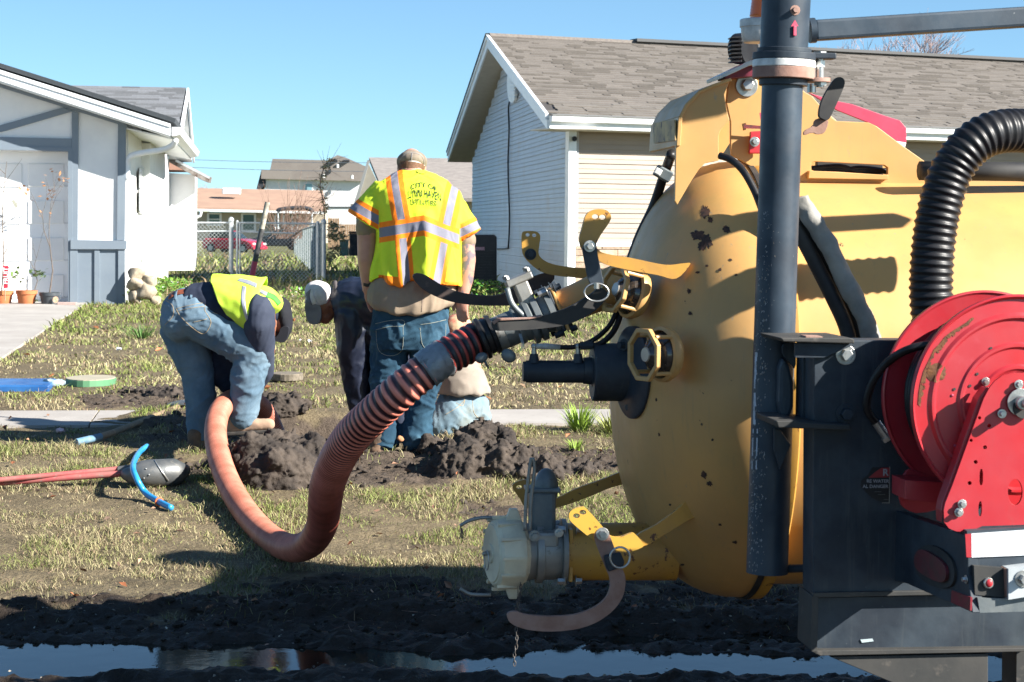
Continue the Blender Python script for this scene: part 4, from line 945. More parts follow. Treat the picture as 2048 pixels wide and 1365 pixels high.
# wood fence, bins
WF = thing('wooden_fence', 'weathered wooden privacy fence in the far yard', 'fence', P(690, 500, 75))
for i in range(18):
    x = 656+i*4.6; yt = 437 if i < 5 else 449
    mk('picket', *prism([P(a, b, 75) for a, b in ((x, yt), (x+4.2, yt), (x+4.2, 500), (x, 500))], (0, .03, 0)), m_wood, WF)
def bin_(px0, px1, yt, yb, Y, mat, lb, nm='trash_bin'):
    t = thing(nm, lb, 'bin', P((px0+px1)/2, yb, Y)); c = P((px0+px1)/2, yb, Y); s = Y/F; w_ = (px1-px0)*s; h_ = (yb-yt)*s
    V, Fc = loft([(c.x, c.y, c.z, w_*.4, w_*.4), (c.x, c.y, c.z+h_*.88, w_*.48, w_*.46), (c.x, c.y, c.z+h_*.9, w_*.52, w_*.5)], 16, 6); mk('body', V, Fc, mat, t, auto=40)
    mk('lid', *box(c+Vector((0, 0, h_*.94)), (w_*1.06, w_*1.0, h_*.07)), mat, t, bevel=.02)
    for sx in (-1, 1): mk('wheel', *cyl(c+Vector((sx*w_*.4, w_*.35, .1)), c+Vector((sx*w_*.5, w_*.35, .1)), .1), m_rub, t)
bin_(679, 697, 479, 512, 50, pm('pale green plastic', (.13, .22, .17), rough=.6), 'pale green bin beside the shrub')
bin_(698, 722, 462, 512, 49, m_rubd, 'black bin between the green bin and the standing worker')
# red car
CR = thing('red_hatchback', 'red hatchback parked on grass in front of the tan house', 'car', P(470, 506, 120)); cY = 120
m_carr = pm('red car paint', (.55, .02, .05), rough=.25, coat=.5); m_tint = pm('tinted car glass', (.03, .05, .06), rough=.05, spec=.9)
Mz = Matrix.Rotation(R(-28), 3, 'Z'); cc = P(468, 506, cY)
def cw(x, y, z): return cc+Mz @ Vector((x, y, z))*.86
def carloft(prof, hw): # prof: list of (x, z); extruded in y with half widths
    return J(prism([cw(x, -hw, z) for x, z in prof], Mz @ Vector((0, 2*hw, 0))*.86))
mk('body', *carloft([(-2.0, .25), (-2.05, .8), (-1.85, .95), (.75, .95), (1.75, .78), (2.05, .6), (2.05, .25)], .82), m_carr, CR, bevel=.08)
V, Fc = prism([cw(x, -.62, z) for x, z in ((-1.75, .94), (-1.45, 1.38), (.0, 1.42), (.8, .94))], Mz @ Vector((0, 1.24, 0))*.86)
mk('cabin', V, Fc, m_tint, CR, bevel=.06)
mk('roof', *prism([cw(x, -.60, z) for x, z in ((-1.45, 1.36), (-1.4, 1.42), (-.05, 1.46), (.02, 1.4))], Mz @ Vector((0, 1.2, 0))*.86), m_carr, CR, bevel=.03)
for x in (-1.3, 1.3):
    for s in (-1, 1):
        wh = mk('wheel', *cyl(cw(x, s*.66, .3), cw(x, s*.86, .3), .27, None, 18), m_rub, CR, auto=40); mk('rim', *cyl(cw(x, s*.86, .3), cw(x, s*.875, .3), .16, None, 12), m_zinc, wh)
for s in (-1, 1): mk('headlight', *ell(cw(2.03, s*.6, .6), (.06, .16, .07), Mz), m_wplas, CR, smooth=True)
mk('bumper', *box(cw(2.06, 0, .35), (.14, 1.4, .18), Mz), m_carr, CR, bevel=.04)
CD = thing('dark_car', 'dark car half hidden behind the shrub twigs near the far porch', 'car', P(555, 502, 125)); cc = P(560, 500, 125); Mz = Matrix.Rotation(R(160), 3, 'Z')
m_card = pm('dark car paint', (.04, .05, .06), rough=.35)
mk('body', *carloft([(-2.0, .25), (-2.05, .8), (-1.85, .95), (.75, .95), (1.75, .78), (2.05, .6), (2.05, .25)], .82), m_card, CD, bevel=.08)
mk('cabin', *prism([cw(x, -.62, z) for x, z in ((-1.75, .94), (-1.45, 1.38), (.0, 1.42), (.8, .94))], Mz @ Vector((0, 1.24, 0))*.86), m_tint, CD, bevel=.06)
for x in (-1.3, 1.3): mk('wheel', *cyl(cw(x, .66, .3), cw(x, .86, .3), .27), m_rub, CD, auto=40)
# power lines
for a, b, lb in ((((-30, 298), (1000, 324)), 0, 'upper power line crossing the sky behind the houses'), (((-30, 311), (1000, 343)), 0, 'lower power line crossing the sky behind the houses')):
    A = P(*a[0], 175 if 'upper' in lb else 176); B = P(*a[1], 175 if 'upper' in lb else 176); pts = [A.lerp(B, t/20)+Vector((0, 0, -.5*math.sin(math.pi*t/20))) for t in range(21)]
    mk('power_line', *tube(pts, .022, 5), pm('cable grey', (.10, .13, .17)), label=lb, cat='power line', loc=A)
# bare trees behind the right house
def tree(px, py, Y, hgt, label, seed, depth=7, mat=None):
    g = random.Random(seed); b = P(px, py, Y); b.z = float(gb(Y)); t = thing('bare_tree', label, 'tree', b, group='bare trees behind the roof')
    segs = []; 
    def rec(p, d, l, r, k):
        e = p+d*l; segs.append((cyl(p, e, r, r*.7, 5 if k > 3 else 3, False), k))
        if k == 0: return
        for i in range(3 if k < depth-1 else 4):
            nd = (d+Vector((g.gauss(0, 1), g.gauss(0, 1), g.gauss(0, .4)+.25))*.42).normalized(); rec(e, nd, l*g.uniform(.6, .82), r*.62, k-1)
    rec(b, Vector((0, 0, 1)), hgt*.33, hgt*.018, depth-1)
    m = mat or pm('mauve winter twigs', (.34, .27, .29), (.4, .3, .28), 2, rough=.9)
    mk('trunk', *J(*[s for s, k in segs if k >= depth-3]), m_bark, t); mk('twigs', *J(*[s for s, k in segs if k < depth-3]), m, t, kind='stuff')
tree(1722, 300, 75, 7.7, 'bare winter tree crown showing above the roof, left of the pair', 3)
tree(1800, 300, 80, 8.2, 'bare winter tree crown above the roof, right of the pair', 4)
tree(1660, 300, 78, 7.5, 'lower bare tree crown above the roof next to the mast', 5, 6)
tree(408, 380, 230, 5.6, 'thin distant tree behind the brown roofed shed', 7, 6)
# vine and shrub at the fence corner
def leafmass(name, label, cat, pts, n, ls, mat, seed, stem=None, smat=None):
    g = random.Random(seed); b = P(*pts[-1][:2], pts[-1][2]); t = thing(name, label, cat, b); L = []
    if stem: mk('stem', *tube(catmull([P(x, y, z) for x, y, z in stem], 5), .012, 5), smat or m_twig, t, smooth=True)
    for i in range(n):
        x, y, z, rx, ry = g.choice(pts) if len(pts[0]) == 5 else (0, 0, 0, 0, 0); c = P(x+g.gauss(0, rx*.5), y+g.gauss(0, ry*.5), z+g.gauss(0, .25)); L.append(leafq(c, ls*g.uniform(.5, 1.2), g))
    mk('leaves', *J(*L), mat, t, kind='stuff')
    tw = []
    for i in range(40):
        x, y, z, rx, ry = g.choice(pts); c = P(x, y, z); d = Vector((g.gauss(0, 1), g.gauss(0, .5), g.gauss(.5, .8))).normalized(); tw.append(cyl(c, c+d*g.uniform(.15, .45), .005, .002, 3, False))
    mk('twigs', *J(*tw), m_twig, t, kind='stuff')
m_vine = pm('dry vine leaves', (.30, .30, .12), (.44, .33, .18), 6, rough=.8)
leafmass('climbing_vine', 'thin dry vine climbing above the fence corner post', 'vine', [(662, 322, 41.4, 12, 3), (650, 335, 41.4, 8, 6), (645, 355, 41.4, 7, 9), (641, 378, 41.4, 7, 9), (648, 400, 41.4, 7, 8), (640, 425, 41.4, 9, 7), (652, 418, 41.4, 6, 8)], 300, .065, m_vine, 2, stem=[(652, 560, 41.4), (650, 450, 41.4), (646, 400, 41.4), (640, 375, 41.4), (645, 345, 41.4), (655, 325, 41.4), (672, 319, 41.4)])
leafmass('shrub', 'scraggly green shrub right of the fence corner', 'shrub', [(665, 470, 43, 12, 14), (672, 500, 43, 14, 14), (660, 520, 43, 8, 12), (684, 475, 43, 14, 8), (668, 452, 43, 10, 8)], 560, .085, pm('olive shrub leaves', (.20, .24, .10), (.34, .32, .18), 20, rough=.6), 3)
leafmass('twiggy_bush', 'dry leafless bush behind the chain link fence', 'shrub', [(570, 460, 60, 16, 14), (590, 480, 60, 14, 12), (600, 430, 60, 14, 16), (560, 520, 50, 16, 10), (530, 525, 50, 10, 8)], 260, .06, m_twig, 8)
g = random.Random(6); tw = []
for i in range(70):
    a = P(575+g.gauss(0, 14), 478, 60); d = Vector((g.gauss(.25, .5), 0, 1)).normalized(); L_ = g.uniform(.6, 2.0); m1 = a+d*L_*.5; e = m1+(d+Vector((g.gauss(0, .3), 0, 0))).normalized()*L_*.5; tw.append(tube([a, m1, e], [.012, .008, .003], 3, False))
mk('bare_bush', *J(*tw), m_twig, label='tall fan of bare reddish twigs in front of the far porch', cat='shrub', loc=P(575, 480, 60))
# far tree line
g = random.Random(8); L = []
for i in range(5000):
    px = g.uniform(-200, 1300); L.append(leafq(P(px, 457-abs(g.gauss(0, 1))*(7+5*math.sin(px*.02)), 420+g.uniform(-10, 10)), 1.6, g))
mk('far_trees', *J(*L), m_leafd, kind='stuff', label='distant line of trees along the horizon', cat='trees')
# ---------------------------------------------------------------- vacuum truck
aT = R(5); A = Vector((math.cos(aT), math.sin(aT), 0)); nT = Vector((math.sin(aT), -math.cos(aT), 0)); UP = Vector((0, 0, 1))
def TP(Y0): return (P(1500, 700, Y0), nT)
def T(px, py, Y0): return toplane(px, py, *TP(Y0))
VT = thing('vacuum_truck', 'yellow vacuum tank truck with black mast, red hose reel and domed rear door', 'truck', (1.2, 6.6, 0))
def tp(name, poly, Y0, th, mat, parent=None, holes=(), ch=0, bevel=.0015, sc_=None, **kw):
    if sc_: z, ox, oy = sc_; poly = [(ox+x/z, oy+y/z) for x, y in poly]; holes = [[(ox+x/z, oy+y/z) for x, y in h] for h in holes]
    if ch: poly = chaikin(poly, ch)
    V, Fc = pplate(poly, *TP(Y0), -th, 0, holes); return mk(name, V, Fc, mat, parent or VT, bevel=bevel, **kw)
def bolt(c, d, r, h, parent=None, mat=None, washer=True, name='bolt'):
    d = Vector(d).normalized(); ms = []
    if washer: ms.append(cyl(c, c+d*r*.25, r*1.7, None, 20))
    ms.append(cyl(c+d*r*.2, c+d*(h), r*1.05, r*1.0, 6)); return mk(name, *J(*ms), mat or m_zinc, parent or VT, bevel=r*.08)
TR = .680; TB = .640; C0 = P(1472, 756, 6.6); D = .385; pe = 2.3
pr = [(-D, .0005)]
for k in range(1, 26):
    a = k/26*math.pi/2; t = -D*math.cos(a)**(2/pe); pr.append((t, TR*math.sin(a)**(2/pe)))
pr += [(0, TR), (.008, TR)]
dome = mk('rear_door', *lathe(C0, A, pr, 96), m_yel, VT, auto=50, keep=True)
mk('tank', *lathe(C0+A*.03, A, [(0, TB-.03), (0, TB), (3.6, TB), (3.75, TB-.2), (3.78, .1)], 96), m_yel, VT, auto=40)
mk('door_rim', *lathe(C0, A, [(.012, TB-.02), (.012, TR+.0), (.02, TR+.006), (.05, TR+.006), (.056, TR-.004), (.056, TB-.02)], 96), m_yeld, VT, auto=40)
mk('door_seal', *lathe(C0, A, [(-.004, TR-.02), (-.004, TR+.006), (.013, TR+.006), (.013, TR-.02)], 96), m_rubd, VT, auto=40)
# rust chips as shallow patches on the dome
g = random.Random(2)
def chip(px, py, rx, ry, seed, tgt=dome):
    g = random.Random(seed); pts = []
    for i in range(54):
        a = i/54*6.283; q = .55+.75*abs(noise.noise(Vector((math.cos(a)*1.7+seed*3, math.sin(a)*1.7, seed))))+.30*max(0, noise.noise(Vector((math.cos(a)*4+seed, math.sin(a)*4, seed*2))))+.12*g.random(); pts.append((px+rx*q*math.cos(a), py+ry*q*math.sin(a)))
    W_ = [hit(tgt, x, y, .0015) for x, y in pts]; c = hit(tgt, px, py, .0015)
    if c is None or any(q is None for q in W_): return
    return [c]+W_, [(0, 1+i, 1+(i+1) % 54) for i in range(54)]
ch = [chip(x, y, a, b, i) for i, (x, y, a, b) in enumerate(((1409, 424, 11, 14), (1395, 470, 17, 11), (1412, 482, 13, 17), (1404, 492, 11, 12), (1421, 440, 6, 7), (1453, 459, 9, 9), (1408, 950, 7, 9), (1419, 967, 6, 6), (1440, 540, 4, 4), (1395, 545, 5, 3), (1378, 583, 5, 6), (1380, 627, 4, 5), (1461, 520, 4, 3), (1472, 550, 4, 3), (1413, 532, 4, 3), (1300, 1085, 9, 7), (1290, 1100, 6, 5), (1312, 800, 2.5, 4), (1318, 870, 2, 5), (1425, 880, 3, 3), (1365, 1130, 5, 3), (1440, 1050, 4, 3), (1470, 1085, 6, 3), (1340, 1010, 3, 3)))]
m_chip = pm('bare rusty chip', (.035, .022, .018), (.11, .05, .03), 60, rough=.9)
for c in ch:
    if c: mk('paint_chip', *c, m_chip, VT)
# hood brackets over the door
Z6 = (2.535, 1240, 0)
tp('hood_bracket', [(300, 590), (330, 530), (400, 460), (470, 430), (560, 400), (545, 440), (528, 480), (540, 560), (555, 610), (510, 660), (500, 690), (500, 815), (430, 830), (400, 860), (360, 920), (290, 1040), (278, 1020), (285, 700)], 6.3, .02, m_yel, sc_=Z6)
tp('hood_bracket', [(300, 590), (330, 530), (400, 460), (470, 430), (560, 400), (700, 500), (500, 815), (430, 830), (400, 860), (360, 920), (290, 1040), (278, 1020), (285, 700)], 6.8, .02, m_yel, sc_=Z6)
def strip_between(name, pts, Ya, Yb, th, mat, parent=None):
    """sheet bent along a pixel polyline, spanning from depth Ya back to Yb"""
    a = [T(x, y, Ya) for x, y in pts]; V = []; Fc = []; n = len(a); back = -nT*(Yb-Ya)
    nn = []
    for i in range(n):
        t = (a[min(i+1, n-1)]-a[max(i-1, 0)]).normalized(); nn.append(t.cross(nT).normalized()*th)
    for i in range(n): V += [a[i], a[i]+back, a[i]+back+nn[i], a[i]+nn[i]]
    for i in range(n-1):
        for q in range(4): Fc.append((i*4+q, i*4+(q+1) % 4, i*4+4+(q+1) % 4, i*4+4+q))
    Fc += [(0, 3, 2, 1), (n*4-4, n*4-3, n*4-2, n*4-1)]
    return mk(name, V, Fc, mat, parent or VT, bevel=.002)
strip_between('hood_top', [(1358, 233), (1370, 209), (1398, 181), (1425, 169), (1462, 156)], 6.29, 6.82, .01, m_yel)
fpiece('worn_plate', [(1306, 247), (1349, 240), (1350, 281), (1307, 287)], (T(1353, 260, 6.285), -A), .0, .004, m_yedge, VT)
strip_between('hood_end', [(1353, 292), (1357, 234)], 6.285, 6.825, .012, m_yel)
tp('lift_bracket', [(558, 400), (575, 380), (640, 374), (700, 380), (860, 400), (940, 470), (975, 490), (1060, 590), (1100, 615), (1170, 620), (1260, 622), (1300, 640), (1440, 745), (1560, 830), (1568, 890), (1530, 1000), (850, 1000), (720, 880), (640, 830), (565, 785), (562, 740), (562, 620), (540, 520), (548, 440)], 6.42, .022, m_yel, sc_=Z6,
   holes=[[(970, 826), (985, 820), (1100, 825), (1340, 838), (1358, 850), (1358, 885), (1340, 888), (1100, 872), (985, 868), (970, 862)]])
tp('slot_lip', [(960, 866), (1360, 890), (1360, 912), (955, 905)], 6.395, .03, m_yel, sc_=Z6)
tp('lift_bracket', [(560, 400), (640, 374), (860, 400), (940, 470), (1100, 615), (1260, 622), (1440, 745), (1560, 830), (1530, 1000), (850, 1000)], 6.8, .022, m_yel, sc_=Z6)
tp('cross_brace', [(1000, 760), (1330, 800), (1340, 980), (1000, 980)], 6.6, .03, m_rubd, sc_=Z6)
mk('wire_bundle', *J(*[tube(catmull([T(1618+i*3, 338+i*2, 6.47), T(1680, 334+i*5, 6.47), T(1720, 345-i*4, 6.47), T(1790, 340+i*3, 6.5)], 5), .010, 6) for i in range(3)]), m_rub, VT, smooth=True)
tp('red_guard', [(955, 470), (1060, 505), (1180, 530), (1350, 590), (1420, 612), (1452, 650), (1452, 722), (1440, 768), (1392, 722), (1300, 640), (1100, 560)], 6.6, .012, m_redf, sc_=Z6)
tp('white_bracket', [(1390, 715), (1452, 724), (1440, 768)], 6.57, .01, m_wplas, sc_=Z6)
c = T(1493, 172, 6.42); mk('washer', *cyl(c, c+nT*.006, .034, None, 28), m_zinc, VT, bevel=.001); bolt(c+nT*.006, nT+UP*.1, .0185, .026, washer=False)
tp('clamp_block', [(662, 668), (716, 664), (716, 780), (655, 780)], 6.39, .02, m_red, sc_=Z6, bevel=.003); bolt(T(1509, 284, 6.385), nT, .009, .016)
tp('red_label', [(628, 632), (722, 640), (722, 655), (628, 652)], 6.393, .001, pm('red label print', (.25, .02, .03), (.05, .02, .02), 200), sc_=Z6, bevel=0)
tp('red_label', [(706, 574), (724, 570), (724, 604), (712, 608)], 6.393, .001, m_redf, sc_=Z6, bevel=0)
# lever valve handle
hd = tp('lever', [(930, 665), (980, 640), (985, 610), (1015, 598), (1060, 608), (1050, 650), (1035, 678), (1000, 684), (975, 672), (930, 690)], 5.75, .008, m_rust, sc_=Z6, ch=1)
tp('lever_grip', [(1005, 590), (1025, 500), (1088, 400), (1115, 388), (1142, 405), (1138, 440), (1085, 560), (1058, 614), (1030, 606)], 5.735, .02, m_rubd, hd, sc_=Z6, ch=2, bevel=.003)
# round work light and beacon
wlp = T(1480, 98, 6.4); WLt = mk('work_light', *lathe(T(1500, 98, 6.4), T(1462, 98, 6.4)-T(1500, 98, 6.35), [(0, .02), (0, .046), (.012, .05), (.05, .047), (.056, .036), (.058, .004)], 28), m_rub, VT, auto=40)
for i in range(7):
    y = 74+i*8; tp('fin', [(1462, y), (1484, y-2), (1484, y+2.4), (1462, y+3)], 6.33, .05, m_rub, WLt)
tp('light_mount', [(1442, 150), (1500, 122), (1528, 118), (1528, 126), (1500, 131), (1444, 157)], 6.3, .25, m_galv)
tp('red_switch_box', [(1450, 146), (1485, 128), (1530, 124), (1530, 150), (1450, 158)], 6.34, .12, pm('dark red plastic', (.16, .01, .03), rough=.5))
bc = T(1522, 86, 6.1); s = 6.1/F
BCN = mk('beacon', *lathe(bc, UP, [(0, 34*s), (4*s, 38*s), (30*s, 41*s), (31*s, 43*s), (45*s, 43*s), (47*s, 40*s)], 32), m_wplas, VT, auto=40)
mk('lens', *lathe(bc+UP*47*s, UP, [(0, 24*s), (4*s, 23*s)]+[(i*3*s+4*s, (23.5-i*.35+(.6 if i % 2 else 0))*s) for i in range(1, 26)]+[(84*s, 6*s)], 32), pm('orange lens', (.85, .15, .01), rough=.2, coat=.5), BCN, auto=30)
# mast
def tline(a, b, Y0): return T(*a, Y0), T(*b, Y0)
p0, p1 = tline((1534, 1146), (1566, 128), 5.6); mast = mk('mast', *cyl(p1, p0, .0545, .0555, 40), m_blkm, VT, auto=40, keep=True)
p2, p3 = tline((1567, 112), (1577, -90), 5.6); mast2 = mk('mast_top', *cyl(p2, p3, .0640, .0655, 40), m_blkm, VT, auto=40, keep=True)
mast3 = mk('mast_elbow', *tube(catmull([T(1577, -85, 5.6), T(1585, -200, 5.6), T(1640, -280, 5.62), T(1760, -310, 5.65), T(2250, -330, 5.75)], 8), .065, 20), m_blkm, VT, smooth=True)
md = (p1-p0).normalized()
fc = T(1568, 120, 5.6)
for (o0, o1, r, m, nm) in ((-.052, -.022, .083, m_rust, 'flange'), (-.022, -.002, .0835, m_wplas, 'spacer_ring'), (-.002, .017, .084, m_blk, 'flange'), (.017, .030, .072, m_blk, 'collar'), (-.07, -.052, .065, m_blk, 'collar')):
    mk(nm, *cyl(fc+md*o0, fc+md*o1, r, None, 40), m, VT, auto=40, bevel=.002)
lug = T(1640, 132, 5.6)
mk('clamp_lug', *box(T(1632, 113, 5.6), (.10, .05, .016), Matrix.Rotation(aT, 3, 'Z')), m_blk, VT, bevel=.003)
mk('clamp_lug', *cyl(T(1633, 157, 5.6), T(1633, 165, 5.6), .037, None, 24), m_rust, VT, auto=40)
mk('clamp_bolt', *J(cyl(T(1640, 104, 5.6), T(1640, 175, 5.6), .011), cyl(T(1640, 104, 5.6), T(1640, 111, 5.6), .018, None, 6), cyl(T(1640, 122, 5.6), T(1640, 135, 5.6), .014, None, 6), cyl(T(1640, 165, 5.6), T(1640, 172, 5.6), .018, None, 6)), m_zinc, VT, auto=30)
mk('pin', *cyl(T(1623, 168, 5.75), T(1623, 186, 5.75), .012, None, 12), m_zinc, VT, auto=40)
strip_ = band('red_arrow', mast2, [(1586, 72), (1586.5, 52)], [(1592, 72), (1592, 52)], m_redf, VT)
V = [hit(mast2, x, y, .001) for x, y in ((1590, 40), (1582, 53), (1597, 53))]
if all(V): mk('red_arrow', V, [(0, 1, 2)], m_redf, VT)
c = hit(mast2, 1590, 21, 0)
if c: bolt(c, nT, .008, .014, mat=m_rust)
# paint wear on the mast (white scratches) and the white tape remnant at the left edge
wear = []
for i in range(420):
    y = g.choice((g.uniform(420, 760), g.uniform(720, 1130), g.uniform(900, 1140))); x = 1524+g.gauss(0, 10)-(y-600)*.036+ (22 if g.random() < .25 and y < 500 else 0); l = g.uniform(1, 7)
    a = hit(mast, x, y, .0006); b = hit(mast, x+g.uniform(-2, 2), y+l, .0006); c = hit(mast, x+g.uniform(.8, 2.4), y+l*.4, .0006)
    if a and b and c: wear.append(([a, b, c], [(0, 1, 2)]))
m_scr = pm('bare pale scratches', (.38, .40, .42), (.25, .2, .15), 90, rough=.7)
mk('paint_wear', *J(*wear), m_scr, VT, kind='stuff')
tt = []
for i in range(26):
    y = 705+i*9; x1 = 1506.5+(8 if 16 < i else 3*g.random()); a = [hit(mast, x, yy, .0012) for x, yy in ((1504.0-(y-900)*.03, y), (x1+3-(y-800)*.03, y), (x1+3-(y-800)*.03, y+9.2), (1504.0-(y-900)*.03, y+9.2))]
    if all(a) and g.random() < .85: tt.append((a, [(0, 1, 2, 3)]))
if tt: mk('tape_remnant', *J(*tt), pm('worn white tape', (.55, .60, .68), (.4, .42, .45), 60), VT)
# horizontal arm
ca = T(1626, 62, 5.62); cb = T(2110, 31, 5.66)
ad = (cb-ca); vv = UP*.0; hh = .5*41*5.62/F
def bar4(a, b, hv, hd): 
    V = [a-hv-hd, a-hv+hd, a+hv+hd, a+hv-hd, b-hv-hd, b-hv+hd, b+hv+hd, b+hv-hd]; return V, [(0, 1, 2, 3), (7, 6, 5, 4), (0, 4, 5, 1), (1, 5, 6, 2), (2, 6, 7, 3), (3, 7, 4, 0)]
nrm = ad.normalized().cross(nT).normalized(); nrm = nrm if nrm.z > 0 else -nrm
mk('boom_arm', *bar4(ca, cb+ad*.9, nrm*hh, nT*.028), m_blkm, VT, bevel=.008)
mk('weld_collar', *cyl(T(1618, 62, 5.62), T(1630, 61, 5.62), .034, None, 16), m_blkm, VT, auto=40)
# ---- frame box beside the mast
BX = 5.36
tp('frame_box', [(1628, 681), (2090, 681), (2090, 1192), (1626, 1192)], BX, .12, m_blk, bevel=.003)
tp('frame_box_lower', [(1632, 1196), (2085, 1188), (2085, 1300), (1632, 1304)], BX+.02, .11, m_blk, bevel=.002)
tp('frame_edge', [(1626, 1186), (2085, 1178), (2085, 1186), (1626, 1196)], BX-.012, .03, m_dust)
tp('frame_edge', [(1624, 1192), (1637, 1192), (1634, 1310), (1621, 1300)], BX-.012, .15, m_dust)
tp('frame_edge', [(1621, 1302), (2085, 1296), (2085, 1303), (1640, 1312)], BX-.012, .15, m_dust)
tp('support_leg', [(1660, 1314), (1976, 1308), (1976, 1420), (1900, 1420), (1800, 1372)], BX, .12, m_dust)
tp('support_leg', [(2034, 1200), (2090, 1200), (2090, 1420), (2032, 1420)], BX+.1, .12, m_dust)
tp('side_column', [(1607, 684), (1652, 684), (1650, 845), (1604, 845)], BX+.10, .08, m_blk)
tp('upper_ledge', [(1561, 676), (1700, 676), (1709, 679), (1709, 688), (1566, 684)], BX-.06, .26, m_dust, bevel=.003)
tp('upper_ledge_pad', [(1611, 672), (1645, 673), (1645, 677), (1611, 676)], BX-.05, .06, m_rust)
tp('gusset', [(1577, 686), (1590, 686), (1592, 690), (1592, 742), (1580, 725), (1566, 712), (1564, 690)], BX+.15, .012, m_blk, ch=1)
tp('gusset', [(1590, 686), (1706, 688), (1700, 694), (1648, 716), (1590, 716)], BX-.03, .012, m_blk)
tp('lower_ledge', [(1552, 842), (1590, 841), (1612, 846), (1700, 850), (1704, 862), (1556, 856)], BX-.06, .26, m_dust, bevel=.003)
tp('pivot_tube', [(1560, 706), (1588, 742), (1588, 838), (1556, 838)], BX+.14, .05, m_blk, ch=1, bevel=.012)
tp('gusset', [(1548, 858), (1560, 860), (1582, 890), (1560, 940), (1548, 900)], BX+.15, .012, m_blk)
mk('tie_tube', *cyl(T(1572, 1138, 5.6), T(1640, 1136, 5.5), .011, None, 12), m_blk, VT, auto=40)
for y in (710, 828): bolt(T(1691, y, BX), nT, .0155, .026, mat=m_zinc if y < 800 else m_blk)
tp('slot', [(1721, 1280), (1745, 1278), (1747, 1283), (1724, 1286)], BX+.017, .004, pm('pale slot', (.5, .6, .62), rough=.4), bevel=0)
for x, y in ((1650, 1270),): pass
# warning sticker with torn left half
ST = tp('warning_sticker', [(1745, 935), (1780, 934.5), (1779, 1006), (1764, 1006), (1742, 995), (1722, 975), (1722, 962), (1736, 950)], BX-.001, .001, pm('black sticker', (.012, .012, .014), rough=.5), bevel=0)
tp('header', [(1750, 945), (1763, 936), (1779, 936), (1779, 955), (1737, 956)], BX-.0022, .001, pm('sticker red', (.35, .03, .035), rough=.5), ST, bevel=0)
for s_, cx, cy, sz in (('R', 1771, 946, 20), ('RE WATER', 1755.5, 963, 9.8), ('AL DANGER', 1751, 973.5, 9.8)):
    text('lettering', s_, lambda x, y: T(cx+x*sz, cy-y*sz, BX-.0036), pm('sticker white', (.42, .42, .44), rough=.6), ST, .95, bold=.02)
for yy, x0 in ((983.5, 1749), (989, 1756), (999, 1768)): tp('print_line', [(x0, yy), (x0+14 if yy < 990 else x0+9, yy), (x0+14 if yy < 990 else x0+9, yy+1.1), (x0, yy+1.1)], BX-.003, .001, pm('faint sticker print', (.12, .12, .12)), ST, bevel=0)
tp('sticker_edge', [(1778.5, 934), (1780.5, 934), (1779.5, 1007), (1764, 1007), (1764, 1005.5), (1777.8, 1005.5)], BX-.002, .001, pm('sticker edge', (.25, .24, .22)), ST, bevel=0)
mk('hose_fitting', *J(cyl(T(1752, 845, 5.32), T(1772, 873, 5.32), .012, None, 12), cyl(T(1772, 873, 5.32), T(1777, 880, 5.32), .016, None, 6)), m_zinc, VT, auto=30)
# ---- bumper
nB = Vector((-.981, -.194, 0)); pb = P(1935, 1075, 4.95); BPn = (pb, nB)
bm = fpiece('bumper', [(1935.5, 1073), (1784, 1020), (1784, 1161), (1812, 1167), (1945, 1226), (1935.5, 1150)], BPn, -.03, 0, m_blk, VT, bevel=.002)
lt = fpiece('tail_light_bezel', chaikin([(1836, 1095), (1865, 1088), (1900, 1112), (1910, 1142), (1905, 1175), (1870, 1178), (1832, 1152), (1826, 1118)], 3), BPn, 0, .007, m_rubd, bm)
fpiece('tail_light', chaikin([(1833, 1101), (1846, 1098), (1886, 1124), (1893, 1146), (1888, 1166), (1868, 1163), (1832, 1142), (1826, 1120)], 2), BPn, .007, .016, pm('dusty red lens', (.16, .02, .03), (.10, .03, .03), 30, rough=.4, coat=.3), bm, bevel=.002)
fpiece('reflector', [(1903, 1181), (1941, 1195), (1940, 1222), (1902, 1205)], BPn, 0, .005, pm('dusty red reflector', (.28, .02, .04), (.2, .04, .04), 40, rough=.35, coat=.3), bm)
c = toplane(1932, 1159, pb+nB*.002, nB); bolt(c, nB, .006, .01, parent=bm)
SPn = (P(1935.5, 1075, 4.95), nT)
sd_ = fpiece('bumper_side', [(1934, 1062), (2100, 1052), (2100, 1222), (1946, 1226), (1937, 1150)], SPn, -.03, 0, m_blk, VT)
fpiece('reflective_tape', [(1930.5, 1069), (1943, 1068), (1943.5, 1115.5), (1933, 1115)], SPn, 0, .003, m_red, sd_)
fpiece('reflective_tape', [(1943, 1068), (2100, 1057), (2100, 1109), (1943.5, 1115.5)], SPn, 0, .0034, pm('white reflective tape', (.80, .82, .84), (.72, .75, .79), 150, rough=.3), sd_)
for xx in (2014, 2021, 2027, 2034): fpiece('tape_print', [(xx, 1079), (xx+4, 1078.7), (xx+4, 1080.4), (xx, 1080.7)], SPn, .0034, .0040, pm('faint print', (.5, .55, .6)), sd_)
fpiece('bracket_plate', [(1948, 1132), (2013, 1137), (2014, 1196), (1950, 1190)], SPn, .0, .02, m_dust, sd_)
fpiece('bracket_plate', [(2017, 1138), (2100, 1128), (2100, 1186), (2017, 1200)], SPn, .0, .045, m_galv, sd_)
fpiece('bracket_plate', [(1955, 1196), (2017, 1198), (2100, 1188), (2100, 1222), (1960, 1226)], SPn, .0, .03, m_alud, sd_)
fpiece('rust_weld', [(2011, 1138), (2017, 1138), (2018, 1196), (2013, 1196)], SPn, .0, .035, m_rust, sd_)
